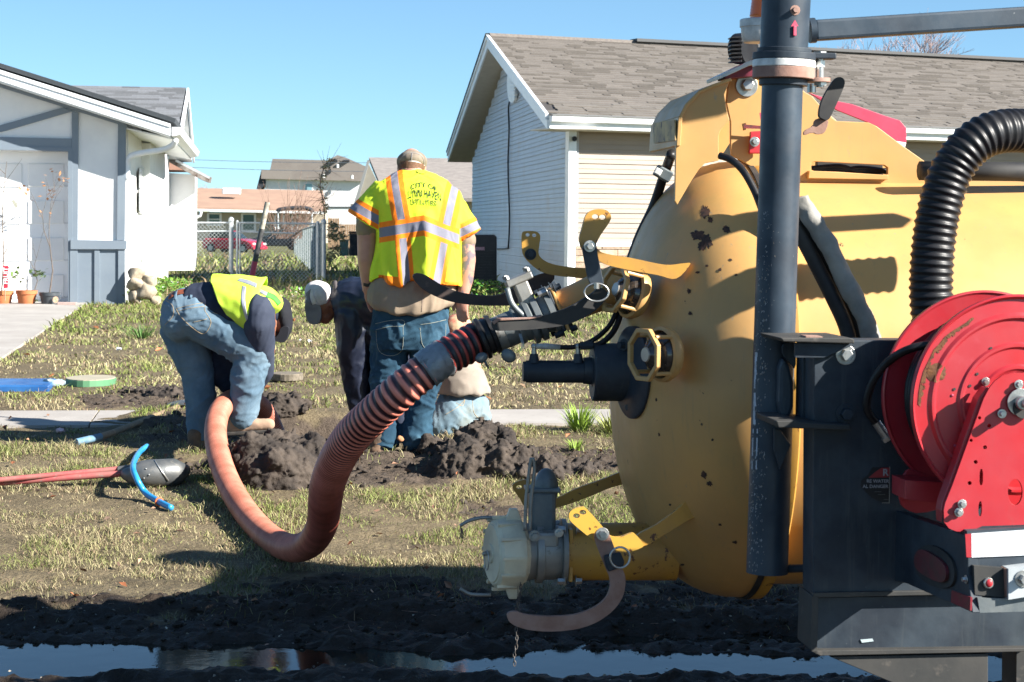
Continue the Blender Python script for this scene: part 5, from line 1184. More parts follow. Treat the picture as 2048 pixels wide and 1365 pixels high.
c = toplane(1976, 1166, SPn[0]+nT*.02, nT); mk('marker_light', *lathe(c, nT, [(0, .013), (.006, .013), (.008, .011)], 20), m_zinc, sd_, auto=30); mk('marker_lens', *ell(c+nT*.008, (.0085, .004, .0095)), m_red, sd_, smooth=True)
bolt(toplane(2046, 1158, SPn[0]+nT*.045, nT), nT, .012, .02, parent=sd_)
# ---- hose reel
HRp = T(2035, 808, 5.0); HR = mk('hose_reel', *cyl(HRp-nT*.27, HRp-nT*.0, .085, None, 32), m_red, VT, auto=40)
def disc(c, Rr, sgn=1):
    pf = [(.0, .02), (.0, .30*Rr), (.004, .32*Rr), (.004, .345*Rr), (0, .365*Rr), (0, .50*Rr), (.005, .52*Rr), (.005, .545*Rr), (0, .565*Rr), (0, .76*Rr), (.007, .785*Rr), (.007, .805*Rr), (.001, .835*Rr), (0, .955*Rr), (.006, .965*Rr), (.010, .98*Rr), (.007, .995*Rr), (0, Rr), (-.007, .995*Rr), (-.009, .98*Rr), (-.005, .965*Rr), (-.004, .955*Rr), (-.004, .02)]
    return lathe(c, nT, [(t*sgn, r) for t, r in pf], 96)
d1 = mk('reel_disc', *disc(HRp, .264), m_red, HR, auto=35, keep=True)
mk('reel_disc', *disc(HRp-nT*.255, .266, -1), m_red, HR, auto=35)
coil = []
for k in range(9):
    rr_ = .205; cc_ = HRp-nT*(.03+k*.024); coil.append(tube([cc_+A*(rr_*math.cos(a))+UP*(rr_*math.sin(a)) for a in [i/40*6.2832 for i in range(41)]], .0125, 8, False))
mk('coiled_hose', *J(*coil), m_rub, HR, smooth=True)
mk('hose_tail', *tube(catmull([T(1885, 700, 5.16), T(1862, 690, 5.18), T(1815, 700, 5.2), T(1775, 725, 5.25), T(1745, 765, 5.28), T(1733, 815, 5.3), T(1752, 846, 5.32)], 7), .0105, 12), m_rub, HR, smooth=True)
Z8 = (2.73, 1700, 600)
arm = [(980, 402), (890, 400), (830, 415), (790, 445), (762, 480), (730, 540), (560, 1010), (520, 1110), (512, 1150), (515, 1215), (540, 1248), (580, 1265), (640, 1268), (690, 1250), (720, 1236), (980, 1228), (1100, 1228), (1150, 900), (1060, 450)]
def hole(x, y, r, n=12): return circ(x, y, r, None, n)
arp = tp('arm_plate', arm, 4.93, .008, m_red, HR, sc_=Z8, bevel=.002, holes=[hole(760, 688, 11), hole(737, 806, 11), hole(686, 886, 11), hole(653, 1001, 11), hole(707, 645, 9), hole(661, 768, 9),
    chaikin([(708, 925), (726, 925), (726, 1012), (706, 1012)], 1), chaikin([(702, 1105), (720, 1098), (720, 1182), (700, 1182)], 1), circ(902, 1050, 40, 72, 20)])
tp('arm_flange', [(512, 1150), (520, 1110), (560, 1010), (730, 540), (762, 480), (745, 478), (700, 540), (545, 990), (505, 1100), (496, 1150), (500, 1218)], 4.94, .045, m_red, HR, sc_=Z8, bevel=.002)
arm2 = [(x-235, y-55) for x, y in arm]
tp('arm_plate', [(268, 1010), (300, 940), (330, 920), (540, 1000), (545, 1130), (380, 1170), (310, 1150), (270, 1110)], 5.24, .01, m_red, HR, sc_=Z8, ch=1)
tp('base_channel', [(300, 985), (560, 1000), (560, 1120), (300, 1090)], 5.1, .12, m_red, HR, sc_=Z8)
hb = T(2041, 805, 4.925)
mk('hub_washer', *cyl(hb, hb+nT*.004, .033, None, 32), m_zinc, HR, bevel=.001); mk('hub_plate', *cyl(hb-UP*.012+A*.006+nT*.004, hb-UP*.012+A*.006+nT*.01, .026, None, 20), m_rubd, HR)
mk('shaft', *cyl(hb+nT*.004, hb+nT*.035-A*.004, .016, None, 24), m_zinc, HR, bevel=.002); mk('shaft_tip', *cyl(hb+nT*.035, hb+nT*.055, .011, None, 24), m_zinc, HR, bevel=.002)
for x, y in ((921, 462), (829, 622), (612, 1115), (594, 1160)): bolt(T(1700+x/2.73, 600+y/2.73, 4.925), nT, .0065, .011, parent=HR)
for x, y in ((738, 446),): c = T(1700+x/2.73, 600+y/2.73, 5.0); bolt(c+nT*.003, nT, .006, .01, parent=HR)
dk = []
for x, y in ((695, 405), (655, 470), (770, 265), (570, 488)):
    c = hit(d1, 1700+x/2.73, 600+y/2.73, .0012)
    if c: dk.append(cyl(c, c+nT*.0008, .0036, None, 12))
mk('disc_hole', *J(*dk), m_rubd, HR)
for x, y in ((573, 797), (548, 916), (558, 522)):
    c = hit(d1, 1700+x/2.73, 600+y/2.73, .001); c and mk('rivet', *ell(c, (.0035, .002, .0035)), m_redf, HR)
def patch(pts, mat, nm, tgt, par, seed, jit=.25, cen=None):
    g = random.Random(seed); q = []
    pts = catmull(pts, 5, True)
    cx = sum(p[0] for p in pts)/len(pts); cy = sum(p[1] for p in pts)/len(pts)
    for x, y in pts:
        f = 1+g.uniform(-jit, jit); q.append((cx+(x-cx)*f, cy+(y-cy)*f))
    W_ = [hit(tgt, x, y, .0012) for x, y in q]; c = hit(tgt, cx, cy, .0012)
    if c is None or any(v is None for v in W_): return
    n = len(W_); mk(nm, [c]+W_, [(0, 1+i, 1+(i+1) % n) for i in range(n)], mat, par)
patch([(1700+x/2.73, 600+y/2.73) for x, y in ((425, 375), (470, 345), (515, 365), (522, 410), (490, 445), (440, 445), (420, 415))], m_rustd, 'rust_patch', d1, HR, 1, .07)
rs = [(372, 570), (376, 510), (386, 450), (402, 390), (432, 330), (460, 270), (490, 240), (520, 200), (560, 170), (600, 145), (640, 120), (668, 95)]
for i in range(len(rs)-1):
    (x0, y0), (x1, y1) = rs[i], rs[i+1]
    w_ = [18, 30, 26, 18, 14, 26, 26, 30, 24, 22, 14][i]; q = []; n_ = 9
    gg = random.Random(i); out = [(x0+(x1-x0)*t/8, y0+(y1-y0)*t/8) for t in range(n_)]
    inn = [(x+w_*.75*(.4+gg.random()), y+w_*.7*(.4+gg.random())) for x, y in out]
    V = []; 
    for (a, b), (c_, d_) in zip(out, inn): V += [hit(d1, 1700+a/2.73, 600+b/2.73, .0014), hit(d1, 1700+c_/2.73, 600+d_/2.73, .0014)]
    Fc = [(k*2, k*2+1, k*2+3, k*2+2) for k in range(n_-1) if all(V[k*2+q] is not None for q in (0, 1, 2, 3))]
    V = [v if v is not None else HRp for v in V]
    if Fc: mk('rust_patch', V, Fc, m_rustd, HR)
# ---- corrugated black hose over the tank
def ribbed(path, R0, amp, pitch, n, nper=6, colf=None):
    pts = [Vector(p) for p in path]; L = [0]
    for a, b in zip(pts, pts[1:]): L.append(L[-1]+(b-a).length)
    tot = L[-1]; s = 0; S = []; ph = 0; PH = []
    while s < tot:
        S.append(s); PH.append(ph); pi = pitch(s) if callable(pitch) else pitch; s += pi/nper; ph += 1/nper
    Q = []; k = 0
    for s in S:
        while k < len(L)-2 and L[k+1] < s: k += 1
        t = (s-L[k])/(L[k+1]-L[k]); Q.append(pts[k].lerp(pts[k+1], t))
    rad = []; C = []
    for s, ph in zip(S, PH):
        c = math.cos(2*math.pi*ph); r = R0(s) if callable(R0) else R0; a = amp(s) if callable(amp) else amp; rad.append(r+a*(c*.5+.5)**1.5-a)
        if colf: C += [colf(s, (c*.5+.5))]*n
    V, Fc = tube(Q, rad, n); return V, Fc, C
hp = catmull([T(1866, 640, 5.6), T(1862, 580, 5.6), T(1866, 500, 5.6), T(1878, 420, 5.6), T(1904, 340, 5.6), T(1950, 284, 5.6), T(2010, 262, 5.62), T(2090, 272, 5.7), T(2160, 330, 5.8)], 10)
V, Fc, _ = ribbed(hp, .060, .0055, .0215, 40); mk('corrugated_hose', V, Fc, m_rub, VT, smooth=True)
# canvas sleeve and smaller hoses on the tank side
sl_ = catmull([T(1600, 395, 5.78), T(1612, 420, 5.78), T(1650, 480, 5.76), T(1690, 560, 5.75), T(1722, 620, 5.75), T(1748, 690, 5.75)], 8)
V, Fc = tube(sl_, .026, 18); V = [v+Vector((noise.noise(v*30), noise.noise(v*31+Vector((4, 0, 0))), noise.noise(v*29)))*.007 for v in V]
m_canvas = pm('grey canvas', (.36, .345, .31), (.24, .23, .205), 8, rough=.8, bump=.003, bs=30)
mk('canvas_sleeve', V, Fc, m_canvas, VT, smooth=True)
mk('side_hose', *tube(catmull([T(1590, 450, 5.8), T(1622, 510, 5.79), T(1660, 585, 5.78), T(1690, 650, 5.78), T(1702, 700, 5.78)], 8), .021, 14), m_rubd, VT, smooth=True)
mk('side_hose', *tube(catmull([T(1580, 400, 5.80), T(1630, 480, 5.80), T(1675, 560, 5.80), T(1712, 640, 5.80), T(1725, 700, 5.8)], 8), .016, 14), m_rubd, VT, smooth=True)
hc = [(1440, 312), (1462, 320), (1486, 342), (1508, 380), (1524, 420), (1545, 470)]
mk('hydraulic_hose', *tube(catmull([T(x, y, 6.22-.03*i) for i, (x, y) in enumerate(hc)], 8), .011, 12), m_rub, VT, smooth=True)
mk('hydraulic_hose', *tube(catmull([T(1343, 308, 6.45), T(1328, 350, 6.6), T(1306, 415, 6.66), T(1280, 470, 6.66), T(1262, 520, 6.66), T(1240, 600, 6.66)], 8), .0155, 12), m_rub, VT, smooth=True)
mk('hose_clamp', *box(T(1326, 348, 6.5), (.055, .05, .035), Matrix.Rotation(.5, 3, 'Y')), m_alud, VT, bevel=.004)
mk('clamp_label', *box(T(1316, 344, 6.46), (.022, .02, .02), Matrix.Rotation(.5, 3, 'Y')), m_wplas, VT, bevel=.003)
mk('tank_rail', *tube([T(1840, 342, 6.3), T(2200, 346, 6.35)], .03, 10), m_rubd, VT, smooth=True)
# ---- sight glasses
m_soot = pm('sooty glass', (.028, .022, .020), (.075, .060, .048), 26, rough=.22, coat=.5)
def port(px, py, Y0, nrm, r):
    n = Vector(nrm).normalized(); c = T(px, py, Y0); x_, y_, _ = axes(n)
    t = mk('sight_glass', *lathe(c-n*.03, n, [(0, r*.9), (.018, r*1.02), (.032, r*1.0), (.036, r*.88), (.02, r*.84)], 40), m_yel, VT, auto=40)
    mk('glass_cone', *lathe(c-n*.015, n, [(0, r*.86), (.014, r*.84), (.030, r*.70), (.034, r*.69), (.046, r*.52), (.050, r*.51), (.064, r*.30), (.067, r*.28), (.068, .001)], 40), m_soot, t, auto=30)
    mk('lens', *lathe(c+n*.052, n, [(0, r*.27), (.004, r*.25), (.0042, .001)], 24), pm('lens highlight', (.50, .46, .40), rough=.3, metal=.4), t, auto=30)  # pale disc painted as the highlight on the dark glass
    def oc(q): return [c+n*.052+x_*(q*math.cos(i*math.pi/4+math.pi/8))+y_*(q*math.sin(i*math.pi/4+math.pi/8)) for i in range(8)]
    mk('guard_ring', *prism(oc(r*1.02), n*.014, [oc(r*.84)]), m_yel, t, bevel=.002)
    for i in (1, 3, 5, 7):
        a = i*math.pi/4; p = c+x_*(r*.93*math.cos(a))+y_*(r*.93*math.sin(a)); mk('guard_post', *cyl(p, p+n*.055, .006, None, 8), m_yel, t)
port(1322, 709, 6.02, (-.86, -.51, 0), .079)
port(1262, 586, 6.25, (-.86, -.44, .22), .076)
# ---- level sensor
ax = -A; YS = 6.42
c0 = T(1262, 745, 6.34)
FLg = mk('motor_flange', *lathe(c0-ax*.02, (ax+nT*.25), [(0, .139), (.022, .139), (.026, .132)], 40), m_blk, VT, auto=30)
cbig = T(1262, 745, YS); mk('motor_housing', *lathe(cbig, ax, [(0, .088), (.115, .088), (.12, .084)], 40), m_blk, VT, auto=30)
mk('motor_collar', *lathe(T(1196, 742, YS), ax, [(0, .05), (.02, .05), (.021, .042), (.045, .040)], 32), m_blk, VT, auto=30)
mk('cylinder_body', *lathe(T(1188, 744, YS), ax, [(0, .034), (.205, .034), (.210, .031), (.217, .030)], 36), m_blk, VT, auto=30)
for x in (1068, 1156):
    mk('port_boss', *cyl(T(x, 726, YS-.01), T(x, 708, YS-.01), .017, .012, 12), m_blk, VT, auto=30); mk('fitting', *J(cyl(T(x, 708, YS-.01), T(x, 694, YS-.01), .0085, None, 10), ell(T(x, 693, YS-.01), .0095, None, 10, 6)), m_zinc, VT, auto=40)
mk('fitting_sleeve', *tube([T(1070, 693, YS-.01), T(1092, 693, YS-.01), T(1120, 695, YS-.01)], [.008, .0095, .0085], 10), pm('white sleeve', (.62, .62, .60), (.4, .4, .38), 60), VT, smooth=True)
mk('hydraulic_hose', *tube(catmull([T(1116, 695, YS-.01), T(1150, 694, YS), T(1182, 683, YS), T(1210, 662, YS+.02), T(1228, 636, YS+.05), T(1240, 600, YS+.1)], 7), .0078, 10), m_rub, VT, smooth=True)
mk('hydraulic_hose', *tube(catmull([T(1157, 692, YS-.02), T(1195, 690, YS-.02), T(1222, 670, YS), T(1238, 640, YS+.05), T(1245, 605, YS+.1)], 7), .009, 10), m_rub, VT, smooth=True)
mk('fitting', *cyl(T(1160, 692, YS-.03), T(1185, 691, YS-.03), .0125, None, 8), m_blk, VT, auto=30)
for (x, y) in ((1248, 690), (1264, 815)): bolt(T(x, y, YS-.06), ax+nT*.6, .011, .02, mat=m_blk)
# ---- upper valve
pa, pb2 = T(1215, 577, 6.5), T(1120, 617, 6.5); av = (pb2-pa).normalized(); yv = av.cross(nT).normalized(); yv = yv if yv.z > 0 else -yv
mk('upper_pipe', *lathe(T(1270, 554, 6.52), av, [(0, .062), (.10, .060), (.27, .052)], 36), m_yel, VT, auto=40)
def square_flange(name, c, d, r, th, mat, parent):
    return mk(name, *lathe(c, d, [(0, r), (th, r)], 8, math.pi/8), mat, parent, bevel=.003)
UV = mk('upper_valve', *lathe(T(1108, 622, 6.5), av, [(0, .080), (.018, .080), (.020, .060), (.04, .056), (.045, .074), (.062, .074), (.066, .062), (.075, .074), (.088, .074), (.092, .058), (.12, .052)], 40), m_alud, VT, auto=35)
mk('flange', *lathe(T(1119, 617, 6.5), av, [(0, .096), (.010, .096)], 4, math.pi/4), m_yel, VT, bevel=.003)
mk('flange', *lathe(T(1112, 620, 6.5), av, [(0, .094), (.012, .094)], 4, math.pi/4), m_blk, VT, bevel=.003)
cfl = T(1113, 620, 6.5)
for sx in (-1, 1):
    for sy in (-1, 1):
        c = cfl+yv*(.068*sy)+nT*(.055*sx); bolt(c+av*.01, av, .010, .03, parent=UV, mat=m_zinc if sx > 0 and sy > 0 else m_blk); bolt(c-av*.012, -av, .010, .022, parent=UV, mat=m_blk)
cm = T(1072, 636, 6.5)
mk('bonnet', *box(cm+yv*.078+av*.005, (.045, .075, .085), Matrix((av, nT, yv)).transposed()), m_alu, UV, bevel=.006)
mk('bonnet_cap', *box(cm+yv*.130+av*.005, (.085, .085, .022), Matrix((av, nT, yv)).transposed()), m_alu, UV, bevel=.004)
for a_ in (-.034, .034):
    for b_ in (-.034, .034): bolt(cm+yv*.141+av*(.005+a_)+nT*b_, yv, .0085, .014, parent=UV, mat=m_alu, washer=False)
mk('lever_stem', *tube(catmull([cm+yv*.12+av*.05+nT*.04, cm+yv*.07+av*.055+nT*.055, cm+yv*.02+av*.035+nT*.055, cm-yv*.01+av*.02+nT*.05], 5), [.009]*16, 10), m_alud, UV, smooth=True)
mk('coupler', *lathe(T(1044, 648, 6.5), av, [(0, .054), (.012, .060), (.018, .060), (.022, .053), (.060, .054), (.062, .048)], 36), m_alud, UV, auto=35)
mk('coupler_sleeve', *lathe(T(1022, 657, 6.5), av, [(0, .046), (.002, .052), (.05, .054), (.052, .045)], 36), m_alu, UV, auto=35)
mk('thumb_screw', *J(ell(T(1122-105, 712, 6.42), (.024, .012, .020), Matrix.Rotation(.6, 3, 'Y')), ell(T(959+4, 716, 6.42), (.02, .01, .016), Matrix.Rotation(-.5, 3, 'Y')), cyl(T(966, 715, 6.42), T(977, 738, 6.42), .0045, .003, 8)), m_alud, UV, smooth=True)
mk('keeper_wire', *J(*[tube(catmull([T(1038+i*2, 668, 6.4), T(1044+i*2, 690, 6.38), T(1041+i*3, 702, 6.38)], 4), .0012, 4) for i in range(3)]), m_zinc, UV)
# hook arms
def zz(pts, z, ox, oy): return [(ox+x/z, oy+y/z) for x, y in pts]
Z7 = (2.968, 960, 400)
def catpoly(p, k=4): return catmull(p, k, True)
a1 = tp('latch_arm', catpoly(zz([(248, 210), (262, 188), (330, 188), (358, 215), (352, 270), (350, 325), (385, 362), (450, 386), (560, 402), (740, 415), (740, 478), (560, 462), (450, 450), (360, 425), (290, 370), (255, 320), (248, 260)], *Z7)), 6.75, .016, m_yeld, holes=[circ(960+283/2.968, 400+208/2.968, 4.5, 3.5, 10), circ(960+322/2.968, 400+211/2.968, 4.5, 3.5, 10)])
bolt(T(1061, 509, 6.75), nT, .011, .018, parent=a1, mat=m_blk)
a2 = tp('latch_arm', catpoly(zz([(640, 78), (690, 56), (750, 62), (778, 95), (768, 135), (720, 205), (692, 262), (705, 300), (760, 322), (900, 346), (1100, 386), (1210, 378), (1248, 382), (1165, 468), (1050, 446), (900, 420), (760, 388), (690, 352), (630, 312), (600, 282), (590, 230), (605, 170), (620, 115)], *Z7)), 6.12, .02, m_yeld, holes=[circ(960+685/2.968, 400+100/2.968, 7, 5, 12), circ(960+728/2.968, 400+103/2.968, 7, 5, 12)])
lk = tp('link', zz([(606, 290), (620, 262), (645, 248), (675, 255), (692, 280), (700, 330), (735, 495), (720, 505), (655, 500), (640, 470), (622, 380)], *Z7), 6.085, .01, m_blk, a2)
bolt(T(1179, 493, 6.075), nT, .010, .022, parent=lk)
def torus_(c, nrm, rx, ry, r, up=UP, n=32):
    x = up.cross(nrm).normalized(); return tube([c+x*(rx*math.cos(i/n*6.2832))+up*(ry*math.sin(i/n*6.2832)) for i in range(n+1)], r, 8, False)
mk('ring', *torus_(T(960+692/2.968, 400+550/2.968, 6.06), nT, .035, .0255, .0028), m_zinc, lk, smooth=True)
mk('ring_bolt', *cyl(T(1193, 578, 6.05), T(1193, 566, 6.05), .008, None, 10), m_zinc, lk)
tp('hook', catpoly([(826, 556), (832, 547), (852, 551), (885, 571), (930, 587), (1000, 590), (1050, 560), (1100, 545), (1104, 565), (1040, 606), (1000, 612), (930, 609), (880, 597), (843, 577)]), 6.86, .020, m_hookd, bevel=.002, label='dark rusty curved latch hook')
hk = tp('hook', catpoly([(984, 645), (996, 638), (1058, 638), (1130, 618), (1180, 590), (1200, 576), (1216, 590), (1190, 622), (1140, 648), (1080, 658), (1010, 662), (988, 660)]), 6.25, .024, m_rubd, bevel=.002)
tp('hook_edge', [(984, 644), (994, 637), (1058, 635), (1084, 630), (1084, 634), (1058, 639), (998, 642), (988, 650)], 6.245, .026, m_rust, hk)
# lower outlet
YL = 6.45; Z9 = (2.815, 900, 880)
mk('lower_pipe', *lathe(T(1350, 1103, YL), ax, [(0, .088), (.345, .0865)], 40), m_yeld, VT, auto=40)
mk('flange', *lathe(T(1140, 1104, YL), ax, [(0, .112), (.012, .112)], 4, math.pi/4), m_yeld, VT, bevel=.003)
LV = mk('lower_valve', *lathe(T(1131, 1104, YL), ax, [(0, .100), (.014, .100), (.016, .080), (.036, .084), (.07, .084), (.072, .094), (.092, .094), (.094, .082), (.12, .088), (.138, .092), (.14, .080)], 44), m_alu, VT, auto=35)
for sx in (-1, 1):
    for sy in (-1, 1):
        c = T(1133, 1104, YL)+UP*(.078*sy)+nT*(.065*sx); bolt(c+ax*.012, ax, .010, .022, parent=LV); bolt(c-ax*.02, -ax, .010, .02, parent=LV)
lc = T(1083, 1104, YL)
mk('bonnet', *box(lc+UP*.115, (.078, .085, .15), Matrix.Rotation(aT, 3, 'Z')), m_alud, LV, bevel=.012)
mk('bonnet_flange', *box(lc+UP*.192, (.105, .10, .014), Matrix.Rotation(aT, 3, 'Z')), m_alud, LV, bevel=.004)
mk('bonnet_dome', *ell(lc+UP*.195+A*.012, (.038, .042, .060), None, 28, 16), m_alud, LV, smooth=True)
mk('bonnet_foot', *box(lc+UP*.045+nT*.03+A*.01, (.07, .10, .05), Matrix.Rotation(aT, 3, 'Z')), m_alu, LV, bevel=.01)
mk('lever', *J(*[tube(catmull([T(1051+o, 1062, YL-.11), T(1053+o, 1000, YL-.11), T(1060+o, 940, YL-.11), T(1063+o*.3, 916, YL-.11)], 5), .0055, 10) for o in (-1, 9)]), m_alu, LV, smooth=True)
bolt(T(1069, 1072, YL-.10), nT, .010, .02, parent=LV, mat=m_alu); bolt(T(1118, 1066, YL-.11), nT, .008, .02, parent=LV)
cpc = T(1044, 1105, YL-.01)
CAP = mk('hose_cap', *lathe(cpc, ax+nT*.22, [(0, .095), (.012, .100), (.016, .112), (.03, .114), (.085, .104), (.094, .095), (.096, .02)], 12), m_cream, LV, auto=25, bevel=.002)
axc = (ax+nT*.22).normalized()
for i in range(12):
    a = i/12*6.2832+.0; x_, y_, _ = axes(axc); rd_ = x_*math.cos(a)+y_*math.sin(a)
    mk('rib', *box(cpc+axc*.057+rd_*.108, (.075, .010, .010), Matrix((axc, rd_.cross(axc), rd_)).transposed()), m_cream, CAP, bevel=.001)
mk('cap_face', *lathe(cpc+axc*.094, axc, [(0, .088), (.004, .086), (.005, .03), (.010, .028), (.011, .002)], 36), m_cream, CAP, auto=30)
mk('cap_pin', *cyl(cpc+axc*.10, cpc+axc*.125, .007, .006, 10), m_alu, CAP); mk('cap_ring', *torus_(cpc+axc*.112-UP*.02, axc, .022, .03, .0018), m_zinc, CAP, smooth=True)
for sy in (1, -1):
    e = cpc+axc*.03+UP*(.118*sy); mk('cam_ear', *prism([e-ax*.03-UP*.03*sy, e+ax*.03-UP*.03*sy, e+ax*.012+UP*.018*sy, e-ax*.012+UP*.018*sy], nT*.03), m_cream, CAP, bevel=.003)
mk('cam_lever', *tube(catmull([T(986, 1036, YL), T(962, 1036, YL), T(938, 1042, YL), T(920, 1052, YL)], 5), [.0055]*16, 8), m_alu, CAP, smooth=True)
mk('cam_lever', *tube(catmull([T(982, 1190, YL), T(958, 1190, YL), T(938, 1188, YL), T(920, 1178, YL)], 5), [.0055]*16, 8), m_alu, CAP, smooth=True)
mk('frayed_cord', *J(*[tube(catmull([T(921, 1053, YL), T(922+i*2, 1065, YL), T(919+i*3, 1078, YL)], 3), .0016, 4) for i in range(3)]), m_twig, CAP)
# chain hanging from the cap
cl = []; y = 1166; i = 0
while y < 1330:
    px = 1041-(y-1166)*.075+(1.5*math.sin(i)); c = T(px, y, YL-.09)
    cl.append(torus_(c, nT if i % 2 else A, .0038, .0085, .0014, n=12)); y += 8.5; i += 1
mk('chain', *J(*cl), m_chain, LV, kind='stuff', smooth=True)
mk('drip_wire', *J(*[tube(catmull([T(1036+i*3, 1172, YL-.09), T(1034+i*2, 1200, YL-.09), T(1030+i*3, 1225, YL-.09)], 4), .0009, 4) for i in range(3)]), m_chain, LV)
tp('latch_hook', catpoly(zz([(322, 992), (335, 972), (370, 968), (430, 985), (560, 995), (700, 985), (800, 950), (870, 900), (900, 840), (900, 780), (885, 740), (850, 655), (816, 560), (824, 520), (856, 503), (888, 515), (904, 550), (930, 620), (962, 705), (986, 770), (986, 830), (968, 893), (920, 960), (840, 1020), (740, 1060), (620, 1078), (500, 1078), (400, 1060), (340, 1030)], *Z9)), 5.97, .017, m_rust)
ya = tp('latch_arm', catpoly(zz([(670, 425), (688, 395), (742, 380), (772, 392), (860, 490), (905, 542), (960, 547), (1010, 530), (1040, 530), (1088, 588), (1070, 612), (1000, 632), (935, 622), (870, 602), (815, 572), (690, 470)], *Z9)), 6.0, .018, pm('bright worn yellow', (.68, .40, .06), (.60, .34, .06), 5, rough=.4, layers=((30, .62, .65, RUST),)), holes=[circ(900+712/2.815, 880+428/2.815, 7, 5, 10), circ(900+748/2.815, 880+408/2.815, 7, 5, 10)])
bolt(T(900+858/2.815, 880+530/2.815, 5.965), nT, .011, .018, parent=ya)
tp('weld_arm', catpoly(zz([(1045, 545), (1160, 480), (1270, 400), (1320, 350), (1340, 308), (1412, 412), (1330, 460), (1200, 540), (1090, 600)], *Z9), 3), 6.13, .02, m_yeld)
tp('latch_arm', catpoly(zz([(352, 265), (380, 236), (430, 226), (452, 262), (470, 330), (560, 345), (610, 325), (720, 272), (860, 222), (940, 190), (1010, 165), (1010, 235), (900, 272), (760, 330), (600, 382), (440, 385), (395, 335)], *Z9)), 6.85, .018, m_yeld, holes=[circ(900+390/2.815, 880+266/2.815, 6, 4, 10)])
tp('clamp', zz([(866, 655), (960, 630), (985, 690), (975, 715), (895, 745), (880, 720)], *Z9), 5.955, .03, m_blk, bevel=.004)
mk('ring', *torus_(T(900+957/2.815, 880+663/2.815, 5.92), nT, .028, .029, .0032, UP), m_zinc, VT, smooth=True)
# ---- unseen rest of the truck; housing and stack added to cast its ground shadow
mk('unseen_housing', *box((3.02, 7.0, 1.35), (1.9, 1.3, 1.72), Matrix.Rotation(aT, 3, 'Z')), m_yel, VT, bevel=.05)
mk('unseen_stack', *cyl((2.5, 7.5, 1.6), (2.5, 7.5, 2.6), .17, None, 24), m_blk, VT)
mk('chassis', *box((3.2, 6.5, .62), (4.2, .9, .16), Matrix.Rotation(aT, 3, 'Z')), m_blk, VT)
for x in (2.4, 3.5):
    for yy in (6.0, 7.35): mk('wheel', *cyl((x, yy-.12, .42), (x, yy+.12, .42), .42, None, 32), m_rubd, VT, auto=40)
mk('tool_box', *box((4.7, 6.5, 1.2), (1.6, 1.9, 1.6), Matrix.Rotation(aT, 3, 'Z')), m_white, VT, bevel=.05)
# ---------------------------------------------------------------- orange suction hose
hpx = [(1000, 663, 6.47), (975, 672, 6.46), (940, 688, 6.42), (890, 715, 6.38), (850, 742, 6.36), (800, 783, 6.36), (750, 828, 6.42), (705, 872, 6.55), (674, 920, 6.78), (655, 970, 7.15), (649, 1015, 7.62), (643, 1052, 8.15), (622, 1085, 8.7), (588, 1097, 9.0), (550, 1083, 9.35), (512, 1050, 9.75), (478, 1005, 10.15), (452, 955, 10.55), (436, 905, 10.95), (431, 860, 11.4), (440, 822, 11.8), (462, 801, 12.1), (492, 798, 12.4), (519, 812, 12.6), (538, 838, 12.75), (552, 870, 12.8)]
hpath = catmull([tuple(P(*p)) for p in hpx], 10)
SH_ = thing('suction_hose', 'thick orange corrugated suction hose looping from the upper valve to the hole', 'hose', P(600, 1130, 9.0))
pts = [Vector(p) for p in hpath]; Ls = [0]
for a, b in zip(pts, pts[1:]): Ls.append(Ls[-1]+(b-a).length)
def seg(i0, i1): return pts[i0*10:i1*10+1]
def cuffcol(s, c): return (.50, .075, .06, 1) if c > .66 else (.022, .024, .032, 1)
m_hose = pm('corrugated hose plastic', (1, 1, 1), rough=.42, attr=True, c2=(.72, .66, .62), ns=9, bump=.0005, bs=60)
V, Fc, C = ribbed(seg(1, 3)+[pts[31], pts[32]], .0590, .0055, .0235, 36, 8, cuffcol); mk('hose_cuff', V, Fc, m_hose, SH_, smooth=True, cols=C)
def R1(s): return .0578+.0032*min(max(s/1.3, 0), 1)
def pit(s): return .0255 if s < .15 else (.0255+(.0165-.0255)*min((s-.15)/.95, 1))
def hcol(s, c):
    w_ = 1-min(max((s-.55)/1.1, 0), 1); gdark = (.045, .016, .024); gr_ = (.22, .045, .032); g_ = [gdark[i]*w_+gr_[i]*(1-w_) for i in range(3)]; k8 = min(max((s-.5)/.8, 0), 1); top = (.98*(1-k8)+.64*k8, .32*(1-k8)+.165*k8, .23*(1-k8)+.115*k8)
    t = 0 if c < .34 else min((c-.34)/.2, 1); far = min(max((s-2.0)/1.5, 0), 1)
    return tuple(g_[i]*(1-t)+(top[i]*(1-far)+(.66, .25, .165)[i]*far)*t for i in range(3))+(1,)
body = pts[39:]
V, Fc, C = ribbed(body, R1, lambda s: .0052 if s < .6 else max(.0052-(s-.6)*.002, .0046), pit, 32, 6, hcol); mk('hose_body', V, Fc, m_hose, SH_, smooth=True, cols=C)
tpth = seg(2, 4)[12:24]; V, Fc = tube(pts[30:41], [.0585+.0014*math.sin(i*2.1) for i in range(11)], 40)
V = [v+Vector((noise.noise(v*60), noise.noise(v*61), noise.noise(v*62)))*.0035+(Vector((0, 0, 0))) for v in V]
mk('duct_tape', V, Fc, pm('silver duct tape', (.30, .32, .34), (.20, .22, .23), 14, rough=.38, metal=.25, bump=.0035, bs=34, layers=((20, .6, .7, (.10, .10, .09)),)), SH_, smooth=True)
mk('hose_end_ring', *lathe(T(990, 667, 6.48), av, [(0, .045), (.0, .060), (.012, .064), (.016, .055), (.03, .056), (.036, .066), (.046, .066), (.05, .058)], 40), m_rub, SH_, auto=30)
mk('band_clamp', *lathe(T(966, 677, 6.52), av, [(0, .058), (0, .0625), (.012, .0625), (.012, .058)], 36), m_zinc, SH_, auto=30)
